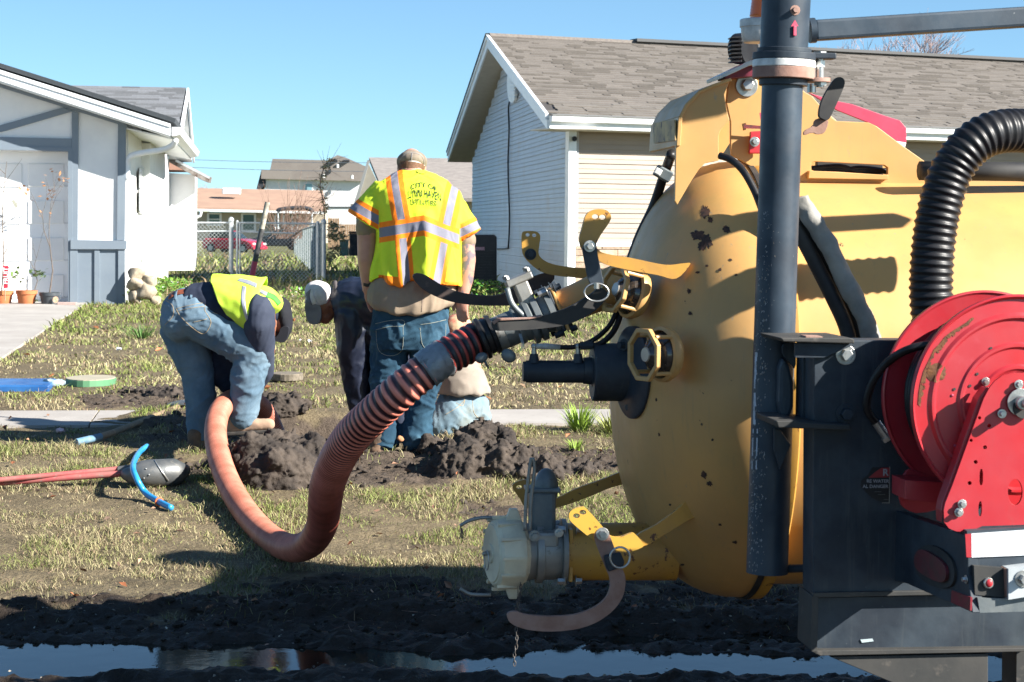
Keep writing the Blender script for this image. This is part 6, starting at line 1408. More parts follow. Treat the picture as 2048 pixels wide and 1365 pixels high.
# ---------------------------------------------------------------- tools and small things on the ground
PD = thing('post_hole_digger', 'red handled post hole digger with dark steel blades lying on the grass', 'digging tool', ong(330, 955))
def gp3(px, py, dz): return ong(px, py, dz)
mk('handle', *cyl(gp3(-30, 968, .03), gp3(252, 947, .07), .0165, .0165, 12), m_dred, PD, auto=40)
mk('handle', *cyl(gp3(-30, 963, .05), gp3(250, 937, .09), .014, .014, 12), m_dred, PD, auto=40)
bl = [gp3(245, 948, .07), gp3(268, 950, .07), gp3(290, 948, .075), gp3(330, 946, .075), gp3(358, 944, .07), gp3(376, 938, .065)]
V, Fc = tube(catmull(bl, 5), [.02+.052*math.sin(min(1, i/12)*math.pi/2) if i < 18 else .072-(i-18)*.0085 for i in range(26)], 20)
ctr = bl[3]; V = [Vector((v.x, v.y, v.z)) for v in V]
m_bl = pm('dark blade steel', (.11, .12, .125), (.17, .17, .165), 12, rough=.45, metal=.4, layers=((18, .62, .7, (.25, .23, .2)),), bump=.001, bs=60)
bld = mk('blade', V, Fc, m_bl, PD, smooth=True, keep=True)
strip('wire', bld, [(306, 916), (318, 935), (330, 952), (337, 962)], .004, m_zinc, PD, .003)
for x, y in ((292, 938), (298, 950), (288, 957)):
    c = hit(bld, x, y, .002); c and mk('rivet', *ell(c, .005, None, 8, 6), m_zinc, PD)
mk('socket', *cyl(gp3(236, 940, .085), gp3(285, 938, .09), .018, .03, 12), m_bl, PD, auto=40)
BP_ = thing('blue_pipe', 'bent bright blue plastic pipe offcut lying over the digger handle', 'pipe', ong(300, 960))
bp = catmull([gp3(294, 893, .03), gp3(277, 907, .05), gp3(266, 932, .13), gp3(272, 955, .12), gp3(290, 985, .05), gp3(315, 1002, .035), gp3(342, 1016, .03)], 8)
mk('pipe_body', *tube(bp, .0155, 14), pm('blue pipe plastic', (.02, .27, .62), (.04, .33, .68), 8, rough=.35), BP_, smooth=True)
mk('orange_tie', *torus_(Vector(bp[-8]), (Vector(bp[-6])-Vector(bp[-9])).normalized(), .019, .019, .005), pm('orange cord', (.65, .16, .05), rough=.7), BP_, smooth=True)
SV = thing('shovel', 'wooden shovel handle with blue grip lying in the shade left of the workers', 'shovel', ong(250, 865))
mk('handle', *cyl(gp3(225, 866, .045), gp3(355, 815, .03), .019, .019, 12), pm('worn shovel wood', (.36, .25, .13), (.22, .16, .1), 12, rough=.8), SV, auto=40)
mk('grip', *cyl(gp3(152, 885, .03), gp3(201, 874, .04), .021, .022, 12), pm('blue grip', (.10, .22, .34), (.2, .3, .36), 20, rough=.7), SV, auto=40)
mk('grip_wood', *cyl(gp3(200, 874, .04), gp3(226, 866, .045), .020, .020, 12), m_wood, SV, auto=40)
mk('shovel_blade', *ell(gp3(372, 806, .03), (.13, .16, .02), Matrix.Rotation(-.1, 3, 'Y')), m_bl, SV, smooth=True)
DB = thing('digging_bar', 'upright digging bar with red, black and white painted shaft behind the bent worker', 'digging bar', P(470, 800, 12.6))
a = P(535, 405, 12.6); b = P(452, 800, 12.6); dd_ = b-a
for t0, t1, m, nm in ((0, .135, pm('worn white paint', (.55, .52, .42), (.25, .22, .18), 30, rough=.7), 'tip'), (.135, .30, pm('worn black paint', (.02, .02, .025), (.10, .10, .10), 30, rough=.5), 'shaft'), (.30, 1.0, m_redf, 'shaft')):
    mk(nm, *cyl(a+dd_*t0, a+dd_*t1, .0155+.004*t0, .0155+.004*t1, 14), m, DB, auto=40)
BS = thing('blue_valve_box', 'flat blue plastic lid with a pale rag lying on the lawn at the left edge', 'lid', ong(60, 768))
V, Fc = prism([gp3(-12, 771, .05), gp3(98, 771, .05), gp3(112, 757, .05), gp3(-12, 757, .05)], (0, 0, -.055)); mk('lid_body', V, Fc, pm('blue plastic', (.035, .16, .42), (.02, .10, .30), 4, rough=.4), BS, bevel=.01)
V, Fc = ell(gp3(108, 767, .035), (.085, .06, .03), None, 14, 8); V = [v+Vector((noise.noise(v*30), noise.noise(v*33), noise.noise(v*36)))*.03 for v in V]; mk('rag', V, Fc, pm('pale plastic rag', (.5, .6, .62), (.3, .42, .5), 20, rough=.5), BS, smooth=True)
GL = thing('meter_box_lid', 'oval green edged concrete meter box lid lying on the lawn', 'lid', ong(182, 774))
q = ong(182, 770); e_ = [(q.x+.183*math.cos(i/24*6.283), q.y+.30*math.sin(i/24*6.283)) for i in range(24)]
mk('rim', *prism([Vector((x, y, q.z+.005)) for x, y in e_], (0, 0, .045)), pm('green plastic rim', (.10, .26, .13), rough=.6), GL); mk('top', *prism([Vector((q.x+(x-q.x)*.97, q.y+(y-q.y)*.97, q.z+.050)) for x, y in e_], (0, 0, .006)), pm('dusty lid top', (.42, .37, .27), (.36, .33, .25), 10, rough=.9), GL)
q = ong(574, 764); e_ = [(q.x+.125*math.cos(i/24*6.283), q.y+.18*math.sin(i/24*6.283)) for i in range(24)]
V, Fc = prism([Vector((x, y, q.z+.015)) for x, y in e_], Vector((.0, -.01, .055))); mk('concrete_disc', V, Fc, pm('mossy concrete', (.24, .20, .15), (.13, .11, .08), 30, rough=.95, bump=.004, bs=60), label='mud caked round concrete lid between the two bent workers', cat='lid', loc=q, bevel=.01)
for px, py, s_, c_, lb in ((238, 698, .025, (.75, .75, .75), 'small white scrap on the lawn above the green rimmed lid'), (618, 683, .03, (.7, .68, .64), 'crumpled white paper scrap on the lawn between the workers'), (121, 861, .025, (.75, .5, .5), 'pink and white scrap on the grass edge near the sidewalk'), (600, 680, .012, (.7, .7, .7), 'tiny white fleck beside the paper scrap')):
    c = gp3(px, py, .02); V, Fc = ell(c, (s_, s_*.8, s_*.5), None, 10, 6); V = [v+Vector((noise.noise(v*60), noise.noise(v*63), noise.noise(v*66)))*s_*.7 for v in V]; mk('litter_scrap', V, Fc, pm('scrap', c_, rough=.7), label=lb, cat='litter', loc=c)
# ---------------------------------------------------------------- people
def hand_prims(wr, d, side, s=1.0, curl=.5, out=None):
    """wrist point, pointing direction, side direction (thumb side)"""
    d = Vector(d).normalized(); sd = Vector(side); sd = (sd-d*sd.dot(d)).normalized(); nn = d.cross(sd)
    P_ = [ell(wr+d*.045*s, (.018*s, .038*s, .052*s), Matrix((nn, sd, d)).transposed(), 14, 10)]
    for i, (o, l) in enumerate(((.028, .072), (.010, .082), (-.009, .076), (-.027, .058))):
        a = wr+d*.075*s+sd*o*s; k1 = (d+nn*curl*.4).normalized(); b = a+k1*l*.5*s; k2 = (d+nn*curl*1.3).normalized(); c = b+k2*l*.3*s; e = c+(d*.5+nn*curl*1.6).normalized()*l*.25*s
        P_ += [caps_(a-d*.02, .0098*s, b, .0092*s, 10), caps_(b, .0092*s, c, .0085*s, 10), caps_(c, .0085*s, e, .0078*s, 10)]
    a = wr+d*.03*s+sd*.026*s; b = a+(d*.6+sd*.8+nn*.2).normalized()*.035*s; c = b+(d+sd*.15+nn*.4).normalized()*.032*s
    return P_+[caps_(a, .013*s, b, .0115*s, 10), caps_(b, .0115*s, c, .0095*s, 10)]
def chain(pts, fy=1.0):
    return [caps_(pts[i][0], pts[i][1], pts[i+1][0], pts[i+1][1], 18, fy) for i in range(len(pts)-1)]
def masks(m, base, Y0):
    nt = m.node_tree; tc = nt.nodes.new('ShaderNodeTexCoord'); sp = nt.nodes.new('ShaderNodeSeparateXYZ'); nt.links.new(tc.outputs['Object'], sp.inputs[0])
    X = E(nt, sp.outputs[0])+base.x; Zc = E(nt, sp.outputs[2])+(base.z-1.5); ux = X*(F/Y0); PX = ux+1024.0
    return nt, PX, Zc*(-F/Y0)+HY+ux*RHO, E(nt, sp.outputs[1])
# ---- standing worker, back to the camera
b0 = P(795, 905, 12.03); b0.z = float(gb(12.03)); M1 = thing('person', 'standing worker seen from behind in a lime and orange vest and tan cap', 'person', b0)
Ys = 12.03
def S(px, py, dy=0): return P(px, py, Ys+dy)
def rg(x0, x1, py, ry, dy=0, Yc=None):
    c = S((x0+x1)/2, py, dy); return (c.x, c.y, c.z, (x1-x0)/2*Ys/F, ry)
m_sk1 = pm('tattooed skin', (.60, .31, .225), (.52, .25, .18), 12, rough=.5, sub=.08, bump=.0004, bs=300)
ntk, PXk, PYk, _ = masks(m_sk1, b0, Ys); bs_ = ntk.nodes['Principled BSDF']; lk_ = bs_.inputs['Base Color'].links[0].from_socket
tcn = ntk.nodes.new('ShaderNodeTexCoord'); ink = rampv(ntk, nz(ntk, tcn.outputs['Object'], 16, 3, .5), .50, .56)*(PXk > 900)*(PYk > 488)*(PYk < 592)*.8
ntk.links.new(mixc(ntk, ink, lk_, (.09, .10, .13)), bs_.inputs['Base Color'])
rw = S(925, 592, -.02); lw = S(737, 578, .04)
body = [loft([rg(770, 880, 440, .11), rg(765, 885, 520, .12), rg(765, 885, 620, .12), rg(780, 870, 680, .11)])]
body += chain([(S(823, 345, .03), .060), (S(823, 372, .0), .075), (S(828, 400), .13)])
body += [ell(S(823, 333, .09), (.076, .10, .105), Matrix.Rotation(R(-28), 3, 'X')), ell(S(823, 345, .02), (.064, .06, .05))]
body += [ell(S(797.5, 336, .10), (.010, .022, .032)), ell(S(849, 336, .10), (.010, .022, .032))]
body += chain([(S(765, 400), .07), (S(735, 470, .0), .060), (S(733, 520, .0), .052), (lw, .036)])
body += chain([(S(888, 405), .07), (S(928, 470, .0), .058), (S(933, 520, .0), .054), (S(931, 560, -.01), .045), (rw, .034)])
body += hand_prims(rw, (-.02, .02, -1), (-.9, .35, 0), 1.05, .55) + hand_prims(lw, (.25, .3, -1), (.8, .4, 0), 1.0, .5)
body += chain([(S(790, 680), .09), (S(772, 770), .06), (S(770, 870), .045)]) + chain([(S(865, 680), .09), (S(850, 770), .06), (S(835, 870), .045)])
bd1 = blob('body', body, m_sk1, M1, .0062, 3, keep=True)
hairp = [ell(S(823, 331, .085), (.079, .103, .105), Matrix.Rotation(R(-28), 3, 'X')), ell(S(823, 341, .01), (.058, .03, .035))]
blob('hair', [ell(S(823, 333, .07), (.079, .10, .070), Matrix.Rotation(R(-10), 3, 'X')), ell(S(823, 339, .02), (.058, .055, .035))], m_hair, M1, .008, 3, wr=(.002, 60))
capm = blob('cap', [ell(S(824, 324, .085), (.090, .115, .062), Matrix.Rotation(R(-14), 3, 'X'))], m_cap, M1, .007, 4, wr=(.0015, 20), keep=True)
for pts in ([(800, 330), (802, 317), (812, 308), (824, 306)], [(848, 331), (846, 318), (838, 309), (824, 306)], [(824, 306), (823, 318), (823, 326)]): strip('seam', capm, pts, .0028, m_capg, M1, .0)
band('strap', capm, [(799, 330), (812, 324), (824, 322), (836, 324), (849, 331)], [(799, 335), (812, 329), (824, 327), (836, 329), (849, 335)], m_capw, M1, .002)
def wav(co, no):
    return co
shirt = [loft([rg(765, 905, 470, .15), rg(758, 908, 530, .165), rg(734, 912, 585, .195), rg(734, 910, 612, .198), rg(742, 904, 626, .195)])]
shirt += [caps_(S(768, 420), .07, S(735, 457, .0), .072), caps_(S(900, 425), .07, S(930, 480), .062)]
def shp(co, no):
    zb_ = S(820, 600).z; w_ = np.clip((zb_-co[:, 2])/.09, 0, 1); xx = (co[:, 0]-S(820, 600).x); co[:, 2] += w_*(.05*(xx/.22)**2-.01)
    return co+no*(.006*np.sin(co[:, 0]*55)*w_)[:, None]
sh1 = blob('shirt', shirt, m_tan, M1, .010, 4, wr=(.010, 6, (1.3, 1.3, .5)), keep=True, post=shp)
strip('shirt_fold_seam', sh1, [(846, 575), (845, 600), (843, 624)], .0025, pm('shirt seam', (.25, .18, .14)), M1, .0)
# vest
m_vest = pm('safety vest print', (.68, .80, .045), (.60, .76, .035), 6, rough=.75, bump=.0012, bs=500, spec=.2)
nv, PX, PY, OY = masks(m_vest, b0, 11.86); bv = nv.nodes['Principled BSDF']; basec = bv.inputs['Base Color'].links[0].from_socket
def vs(x0, y0, k, lo, hi, h): xc = (PY-y0)*k+x0; d = (PX-xc).abs(); r_ = (PY > lo)*(PY < hi); return (d < h)*r_
O = None; Sv = None
for a in ((786, 355, .20, 300, 446), (908, 375, -.20, 300, 460), (806, 475, .10, 470, 620), (888, 490, -.17, 476, 620)):
    o_ = vs(*a, 18.5 if a[4] < 500 else 16); s_ = vs(*a, 7.6 if a[4] < 500 else 7.2); O = o_ if O is None else O.mx(o_); Sv = s_ if Sv is None else Sv.mx(s_)
inx = (PX > 757.0)*(PX < 918.0)
yc = ((PX-757)*(-.16)+466).mx((PX-845)*.40+450)
hO = ((PY-yc).abs() < 20.5)*inx; hS = ((PY-yc).abs() < 9.6)*inx
tL = (PX-697)*(-.48)+(PY-430)*.877; tR = (PX-915)*.43+(PY-490)*.90; lm = PX < 756.0; rm = PX > 919.0
O = O*inx; Sv = Sv*inx
O = O.mx(hO).mx(tL.near(-19, 17)*lm).mx(tR.near(-19, 17)*rm).mx((PY > (PX-745)*.10+549)*inx)
O2 = O; Sv = (Sv*((PY-yc).abs() > 19)).mx(hS).mx(tL.near(-19, 8)*lm).mx(tR.near(-19, 8)*rm)
tc_ = mixc(nv, O2, basec, (.95, .23, .015)); tc_ = mixc(nv, Sv, tc_, (.20, .20, .245)); nv.links.new(tc_, bv.inputs['Base Color'])
vest = [loft([rg(800, 848, 341, .055, .02), rg(783, 870, 350, .085, .01), rg(758, 899, 364, .125), rg(744, 918, 385, .165), rg(744, 927, 410, .19), rg(750, 926, 440, .20), rg(750, 924, 480, .205), rg(746, 924, 520, .21), rg(742, 925, 545, .215), rg(740, 926, 562, .217)])]
vest += [loft([]) if False else cyl(S(778, 378), S(733, 447), .095, .128, 24), cyl(S(890, 395), S(938, 474), .085, .088, 24)]
vest += [ell(S(768, 385), (.075, .12, .07)), ell(S(903, 400), (.065, .12, .08))]
vx = S(855, 500).x; vz0 = S(830, 420).z; vz1 = S(830, 556).z
def vpost(co, no):
    w_ = np.clip((vz0-co[:, 2])/(vz0-vz1), 0, 1); tors = np.exp(-((co[:, 0]-S(832, 500).x)/.27)**6)
    f = .016*np.sin((co[:, 0]-vx)*34+1.2)+.010*np.sin((co[:, 0]-vx)*71+co[:, 2]*9)
    co = co+no*(f*w_*tors)[:, None]
    bulge = np.exp(-((co[:, 0]-vx)/.045)**2)*w_**.6*(no[:, 1] < 0); co[:, 1] -= .055*bulge
    back = co[:, 2] < vz1+.03
    co[:, 2] -= np.where(tors > .3, w_**3*(.035*(co[:, 0]-S(745, 500).x)/.5+.012*np.sin((co[:, 0]-vx)*30)), 0)
    return co
vs1 = blob('vest', vest, m_vest, M1, .009, 3, wr=(.008, 8, (1.3, 1.3, .6)), keep=True, post=vpost)
m_prt = pm('dark green print', (.012, .045, .01), rough=.8)
for body_, cx, cy, w_, h_, arc in (('CITY OF', 848, 370, 52, 10.5, .011), ('LYNN HAVEN', 850, 387, 66, 16, .005), ('UTILITIES', 849, 404.5, 50, 10, .0)):
    text2('lettering', body_, w_, h_, lambda x, y, cx=cx, cy=cy, arc=arc: hit(vs1, cx+x, cy-y+arc*x*x+.09*x, .006), m_prt, M1)
strip('hanger_loop', vs1, [(832, 343), (838, 347), (848, 348), (852, 345)], .0022, m_rub, M1, .002)
# jeans
def wrj(a=.016, s=6.5): return (a, s, (1.0, 1.0, 1.15))
jn = [loft([rg(758, 890, 590, .13), rg(745, 898, 640, .158), rg(740, 902, 670, .165), rg(744, 898, 700, .15)])]
jn += chain([(S(780, 690), .110), (S(773, 770), .093), (S(770, 820), .082), (S(768, 878), .088)]) + chain([(S(862, 690), .112), (S(848, 770), .097), (S(838, 820), .088), (S(834, 872), .094)])
js1 = blob('jeans', jn, m_denimd, M1, .008, 2, wr=(.017, 8, (1.0, 1.0, 1.7)), keep=True)
for pk in ([(751, 648), (778, 642), (806, 641), (806, 652), (778, 654), (752, 660)], [(806, 652), (804, 700), (780, 712), (757, 700), (752, 660)], [(840, 650), (866, 646), (892, 640)], [(892, 648), (888, 690), (868, 702), (846, 692), (840, 656)]):
    strip('pocket_stitch', js1, pk, .0018, pm('thread', (.28, .30, .26), rough=.9), M1, .0005)
for x0, dy in ((757, -.03), (833, .02)):
    c = S(x0, 893, dy); blob('boot', [caps_(c+Vector((0, 0, .0)), .052, c+Vector((-.03 if x0 < 800 else .05, .17, -.01)), .047, 16), caps_(c, .052, c+Vector((.0, -.0, .06)), .055, 14), ell(c+Vector((.0, -.02, -.025)), (.055, .06, .03))], m_boot, M1, .009, 3, wr=(.003, 30))
band('wrist_strap', bd1, [(727, 566), (735, 568), (744, 565)], [(727, 572), (735, 574), (745, 571)], m_rubd, M1, .003)
# ---- bent worker on the left
b2_ = P(445, 890, 12.0); b2_.z = float(gb(12.0)); M2 = thing('person', 'bent over worker on the left in faded jeans, lime vest and navy sleeves', 'person', b2_)
def S2(px, py, dy=0): return P(px, py, 12.0+dy)
wrst = S2(497, 785, .12)
bd = chain([(S2(375, 625), .10), (S2(500, 625), .12), (S2(545, 635, .05), .055), (S2(562, 642, .05), .06)]) + [ell(S2(562, 642, .03), (.048, .078, .085)), ell(S2(552, 668, .05), (.018, .018, .022))]
bd += chain([(S2(530, 620, -.08), .06), (S2(535, 700, -.02), .045), (wrst, .032)]) + hand_prims(wrst, (-.3, .1, -1), (-.6, -.6, 0), 1.0, .6)
bd += chain([(S2(500, 630, .18), .06), (S2(480, 700, .22), .045), (S2(462, 788, .2), .032)]) + hand_prims(S2(462, 788, .2), (-.2, .1, -1), (.6, -.6, 0), 1.0, .6)
bd += chain([(S2(385, 630, -.06), .09), (S2(515, 705, -.06), .06), (S2(486, 840, -.05), .045)]) + chain([(S2(370, 650, .1), .09), (S2(396, 745, .12), .06), (S2(398, 880, .12), .045)])
blob('body', bd, m_skin2, M2, .0075, 3)
j2 = [ell(S2(372, 622, .02), (.145, .175, .135)), ell(S2(360, 640, .0), (.115, .15, .13))] + chain([(S2(392, 632, -.04), .135), (S2(455, 668, -.06), .125), (S2(508, 704, -.06), .108), (S2(499, 745, -.06), .10), (S2(491, 790, -.05), .092), (S2(484, 832, -.05), .086)])
j2 += chain([(S2(366, 655, .1), .135), (S2(396, 740, .12), .105), (S2(402, 800, .12), .088), (S2(402, 872, .12), .080)])
js2 = blob('jeans', j2, m_denim, M2, .008, 3, wr=(.011, 8, (1.2, 1.2, 1.5)), keep=True)
m_thr = pm('tan thread', (.45, .34, .2), rough=.9)
for pk in ([(352, 618), (375, 612), (408, 607), (410, 622), (422, 645), (408, 668), (385, 656), (362, 634), (352, 618)], [(352, 624), (375, 618), (408, 613)], [(386, 645), (404, 641), (414, 638)], [(330, 600), (345, 612), (346, 632), (330, 650)], [(425, 625), (470, 642), (505, 670), (522, 690)], [(468, 628), (476, 640), (478, 652)]):
    strip('stitching', js2, pk, .0016, m_thr, M2, .0005)
band('belt', js2, [(338, 590), (352, 582), (375, 578), (400, 583), (418, 592)], [(336, 599), (352, 591), (375, 587), (400, 592), (415, 602)], m_belt, M2, .008)
for x, y in ((350, 588), (382, 584)): band('belt_loop', js2, [(x, y-9), (x-3, y+12)], [(x+5, y-9), (x+2, y+12)], m_denim, M2, .014)
sh = chain([(S2(396, 612), .128), (S2(440, 612), .150), (S2(500, 622), .160), (S2(535, 628, .06), .09)], 1.05)
sh += chain([(S2(470, 650, .12), .12), (S2(458, 710, .2), .105), (S2(462, 765, .2), .07)]) + [ell(S2(452, 640, .05), (.13, .15, .12)), ell(S2(440, 720, .2), (.09, .1, .15))]
sh += [ell(S2(553, 628, .02), (.040, .085, .075)), ell(S2(557, 640, .03), (.030, .08, .05))]
sj2 = blob('jacket', sh, m_navy, M2, .010, 3, wr=(.010, 7), keep=True)
slv = chain([(S2(521, 616, -.13), .085), (S2(520, 650, -.14), .090), (S2(525, 700, -.08), .072), (S2(530, 745, .05), .050), (S2(505, 780, .10), .042)])
blob('sleeve', slv, pm('navy sleeve cloth', (.025, .035, .065), (.045, .058, .095), 5, rough=.85, bump=.0008, bs=400), M2, .010, 3, wr=(.012, 6, (1.5, 1.5, .6)))
V = []; Fc = []; nn_ = 64
ringsv0 = [(450, 607, .157, .55), (460, 608, .163, .45), (474, 610, .170, .30), (490, 612, .174, .1), (503, 615, .176, -.12), (516, 618, .172, -.30)]
ringsv = [tuple(q) for q in catmull(ringsv0, 4)]
for (px, py, r_, k) in ringsv:
    c = S2(px, py)
    for i in range(nn_):
        a = 2*math.pi*i/nn_; zz_ = r_*math.cos(a); yy = r_*1.13*math.sin(a); ww = 1+.02*math.sin(a*7+px*.1)
        p_ = c+Vector((-k*zz_*.9, yy*ww, zz_*ww)); q_ = noise.fractal(p_*7, .9, 2, 3)*.012; V.append(p_+Vector((q_*.6, q_, q_)))
for k in range(len(ringsv)-1):
    for i in range(nn_): j = (i+1) % nn_; Fc.append((k*nn_+i, k*nn_+j, (k+1)*nn_+j, (k+1)*nn_+i))
vs2 = mk('vest', V, Fc, m_lime, M2, smooth=True, keep=True)
so = vs2.modifiers.new('th', 'SOLIDIFY'); so.thickness = .006; so.offset = 0
shl = blob('vest_shoulder', [ell(S2(528, 602, -.02), (.105, .17, .085), Matrix.Rotation(R(32), 3, 'Y')), ell(S2(548, 606, -.03), (.055, .14, .05), Matrix.Rotation(R(40), 3, 'Y'))], m_lime, M2, .010, 3, wr=(.004, 10), keep=True)
band('reflective_strip', vs2, [(480, 557), (500, 562), (514, 568)], [(474, 562), (495, 569), (512, 576)], m_silv, M2, .004)
band('reflective_strip', vs2, [(484, 572), (482, 600), (487, 625), (494, 645)], [(492, 574), (490, 600), (493, 622), (498, 640)], m_silv, M2, .004)
band('reflective_strip', shl, [(508, 574), (530, 583), (547, 592)], [(504, 579), (526, 589), (543, 598)], m_silv, M2, .003)
band('green_edge', shl, [(536, 584), (552, 592), (563, 606)], [(532, 594), (546, 600), (556, 612)], m_lime2, M2, .004)
cp2 = blob('cap', [ell(S2(569, 634, .03), (.046, .095, .115), Matrix.Rotation(R(-8), 3, 'Y')), ell(S2(562, 615, .03), (.055, .09, .060))], m_capn, M2, .008, 3, wr=(.002, 20))
mk('cap_bill', *prism([S2(x, y, -.06) for x, y in chaikin([(560, 655), (578, 652), (577, 668), (571, 687), (551, 684), (549, 677), (558, 668)], 2)], (.0, .13, .01)), m_capn, M2, bevel=.006)
for (h_, t_, dy, zz_) in (((466, 853), (538, 849), -.05, 0), ((392, 892), (424, 893), .08, 0)):
    a = S2(*h_, dy); b = S2(*t_, dy); blob('boot', [caps_(a, .045, b, .034, 16), caps_(a, .045, a+Vector((.0, 0, .06)), .052, 14), ell(a.lerp(b, .55)+Vector((0, 0, .008)), (.08, .042, .034))], m_bootp if h_[0] > 400 else m_boot, M2, .008, 3, wr=(.002, 30))
    mk('sole', *prism([a+Vector((-.05, -.045, -.03)), a+Vector((-.05, .045, -.03)), b+Vector((.03, .04, -.028)), b+Vector((.042, 0, -.028)), b+Vector((.03, -.04, -.028))], (0, 0, -.022)), m_sole, M2, bevel=.006)
# ---- bending worker in the navy jacket
b3_ = P(770, 880, 12.7); b3_.z = float(gb(12.7)); M3 = thing('person', 'bending worker in a navy jacket and grey and white cap facing left', 'person', b3_)
def S3(px, py, dy=0): return P(px, py, 12.6+dy)
bd = chain([(S3(795, 640), .12), (S3(718, 610), .11), (S3(680, 608), .05), (S3(660, 612), .058)]) + [ell(S3(651, 607), (.072, .076, .092), Matrix.Rotation(R(24), 3, 'Y')), ell(S3(653, 630), (.048, .052, .046)), ell(S3(640.5, 633), (.016, .012, .014)), ell(S3(645, 642), (.020, .024, .011)), ell(S3(651, 645), (.024, .03, .012)), ell(S3(667, 607, -.075), (.018, .010, .03), Matrix.Rotation(R(20), 3, 'Y'))]
w3 = S3(712, 832, .0); bd += chain([(S3(700, 640, -.05), .06), (S3(708, 730), .05), (w3, .032)]) + hand_prims(w3, (-.2, 0, -1), (-.7, -.5, 0), 1, .6)
w4 = S3(738, 835, .15); bd += chain([(S3(730, 640, .1), .06), (S3(742, 740, .15), .05), (w4, .032)]) + hand_prims(w4, (-.2, 0, -1), (-.7, .5, 0), 1, .6)
bd += chain([(S3(800, 665, -.06), .10), (S3(785, 770, -.05), .07), (S3(800, 880, -.04), .05)]) + chain([(S3(805, 665, .1), .10), (S3(790, 770, .12), .07), (S3(810, 870, .12), .05)])
blob('body', bd, m_skin2, M3, .0075, 3)
mk('eye', *J(ell(S3(650, 622, -.045), (.007, .006, .006), None, 10, 6)), m_rub, M3)
jk = chain([(S3(800, 630), .175), (S3(745, 606), .172), (S3(710, 603, .0), .146)], 1.1) + chain([(S3(706, 634, -.06), .108), (S3(706, 690, -.06), .098), (S3(712, 745, -.02), .085), (S3(716, 815, .0), .060)]) + chain([(S3(735, 640, .12), .12), (S3(745, 730, .15), .085), (S3(740, 815, .15), .06)]) + [ell(S3(755, 660), (.12, .15, .12)), ell(S3(706, 640), (.108, .14, .12)), ell(S3(716, 690), (.085, .13, .13))]
jk3 = blob('jacket', jk, m_navy2, M3, .010, 3, wr=(.014, 7, (1.2, 1.2, .8)), keep=True)
mk('collar', *tube(catmull([S3(670, 564, .0), S3(674, 588, -.07), S3(676, 616, -.085), S3(671, 645, -.05)], 6), [.012, .014, .016, .016, .017, .017, .018, .018, .018, .018, .018, .018, .018, .018, .018, .017, .016, .014, .012], 10), pm('grey brown collar', (.10, .085, .085), rough=.8), M3, smooth=True)
blob('trousers', chain([(S3(800, 655, -.05), .14), (S3(786, 770, -.05), .10), (S3(800, 870, -.04), .08)]) + chain([(S3(806, 655, .1), .14), (S3(792, 770, .12), .10), (S3(812, 865, .12), .08)]), m_navy, M3, .012, 3, wr=(.01, 7))
c3 = blob('cap', [ell(S3(641, 591), (.104, .094, .082), Matrix.Rotation(R(36), 3, 'Y')), ell(S3(626, 603), (.048, .080, .048), Matrix.Rotation(R(50), 3, 'Y'))], m_capw, M3, .007, 3, wr=(.0025, 14), keep=True)
mk('cap_bill', *prism([S3(x, y, -.075) for x, y in chaikin([(608, 600), (636, 606), (644, 620), (640, 649), (619, 650), (611, 634)], 2)], (.01, .15, .0)), m_capg, M3, bevel=.01)
band('front_panel', c3, [(610, 588), (607, 600), (609, 612), (614, 622)], [(622, 578), (620, 592), (624, 608), (634, 621)], m_capg, M3, .004)
band('front_panel', c3, [(622, 578), (620, 592), (624, 608), (634, 621)], [(626, 576), (628, 590), (633, 603), (642, 616)], m_capw, M3, .003)
for a_ in range(4): strip('red_print', c3, [(655+a_*2.6, 606-a_*3.6), (659+a_*2.4, 598-a_*4)], .0016, m_redf, M3, .003)
for x0 in (800, 815): c = S3(x0, 880, 0 if x0 < 810 else .15); blob('boot', [caps_(c, .05, c+Vector((-.15, 0, -.01)), .04, 14), caps_(c, .05, c+Vector((0, 0, .07)), .055, 14)], m_boot, M3, .012, 2)
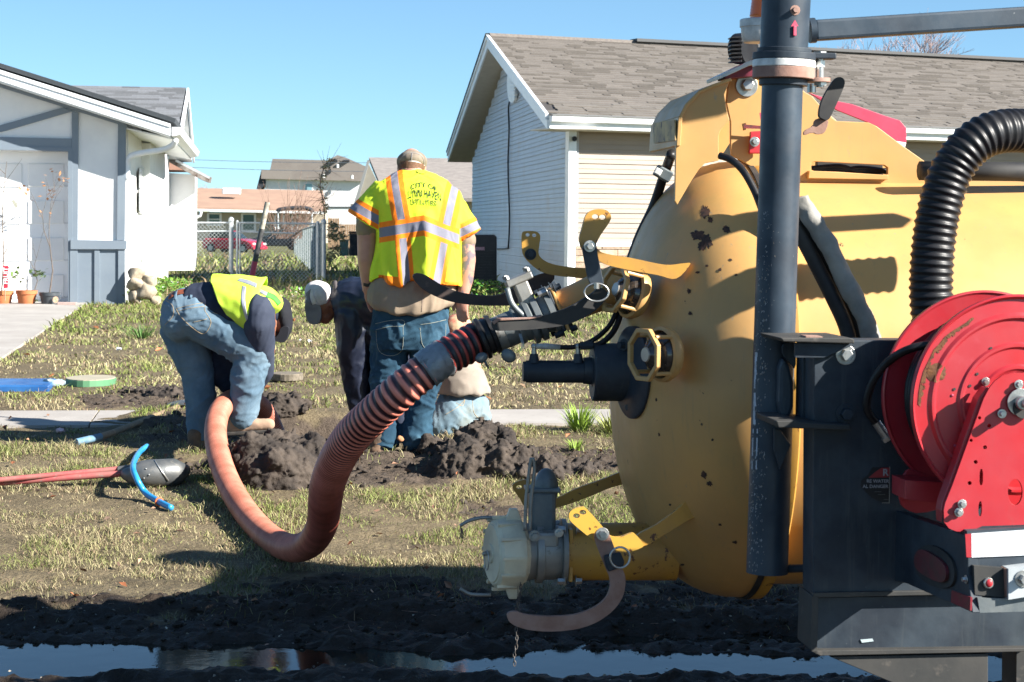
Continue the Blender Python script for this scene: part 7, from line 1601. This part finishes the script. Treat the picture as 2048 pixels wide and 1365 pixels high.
# ---- kneeling worker
b4_ = P(915, 850, 12.95); b4_.z = float(gb(12.95)); M4 = thing('person', 'kneeling worker in pale jeans and beige shirt, right of the standing worker', 'person', b4_)
def S4(px, py, dy=0): return P(px, py, 12.9+dy)
w5 = S4(803, 860, -.3)
bd = chain([(S4(925, 820), .12), (S4(925, 740), .12), (S4(905, 690, .02), .10), (S4(912, 668, .02), .055)]) + [ell(S4(915, 660, .04), (.078, .09, .10))]
bd += chain([(S4(880, 700, -.05), .06), (S4(830, 770, -.15), .045), (w5, .032)]) + hand_prims(w5, (-.1, -.1, -1), (.7, -.5, 0), 1, .5) + chain([(S4(890, 830), .10), (S4(870, 850), .07)])
blob('body', bd, m_skin, M4, .008, 3)
m_hat = pm('orange and cream cloth', (.62, .42, .25), (.60, .20, .13), 11, rr=(.46, .54), rough=.7)
blob('head_cover', [ell(S4(915, 657, .04), (.096, .108, .088))], m_hat, M4, .008, 2, wr=(.003, 20))
def shp4(co, no):
    zb_ = S4(900, 772).z; w_ = np.clip((zb_-co[:, 2])/.08, 0, 1); return co+no*(.010*np.sin(co[:, 0]*45+co[:, 1]*20)*w_)[:, None]
sh4 = loft([(*S4(900, 685)[:3], .06, .07), (*S4(905, 700)[:3], .105, .12), (*S4(914, 725)[:3], .125, .15), (*S4(921, 752)[:3], .148, .16), (*S4(925, 775)[:3], .165, .165), (*S4(925, 786)[:3], .172, .168)])
blob('shirt', [sh4, caps_(S4(880, 705, -.04), .085, S4(848, 745, -.1), .065), caps_(S4(848, 745, -.1), .065, S4(826, 780, -.15), .05)], m_beige, M4, .010, 3, wr=(.014, 6), post=shp4)
jn4 = blob('jeans', [ell(S4(925, 815), (.168, .16, .13)), ell(S4(915, 840), (.16, .17, .11))] + chain([(S4(905, 830, -.08), .12), (S4(880, 850, -.1), .10)]) + chain([(S4(950, 835), .10), (S4(935, 862, .05), .08)]), m_deniml, M4, .010, 3, wr=(.014, 10), keep=True)
for pk in ([(905, 790), (928, 796), (925, 812), (912, 806)], [(890, 830), (915, 815), (930, 800)], [(945, 800), (948, 826), (962, 840)]): strip('stitching', jn4, pk, .0018, m_thr, M4, .0)
blob('boot', [caps_(S4(968, 822, .0), .034, S4(974, 856, .05), .045, 14), caps_(S4(974, 856, .05), .045, S4(960, 868, .1), .04, 14)], m_boot, M4, .008, 2)
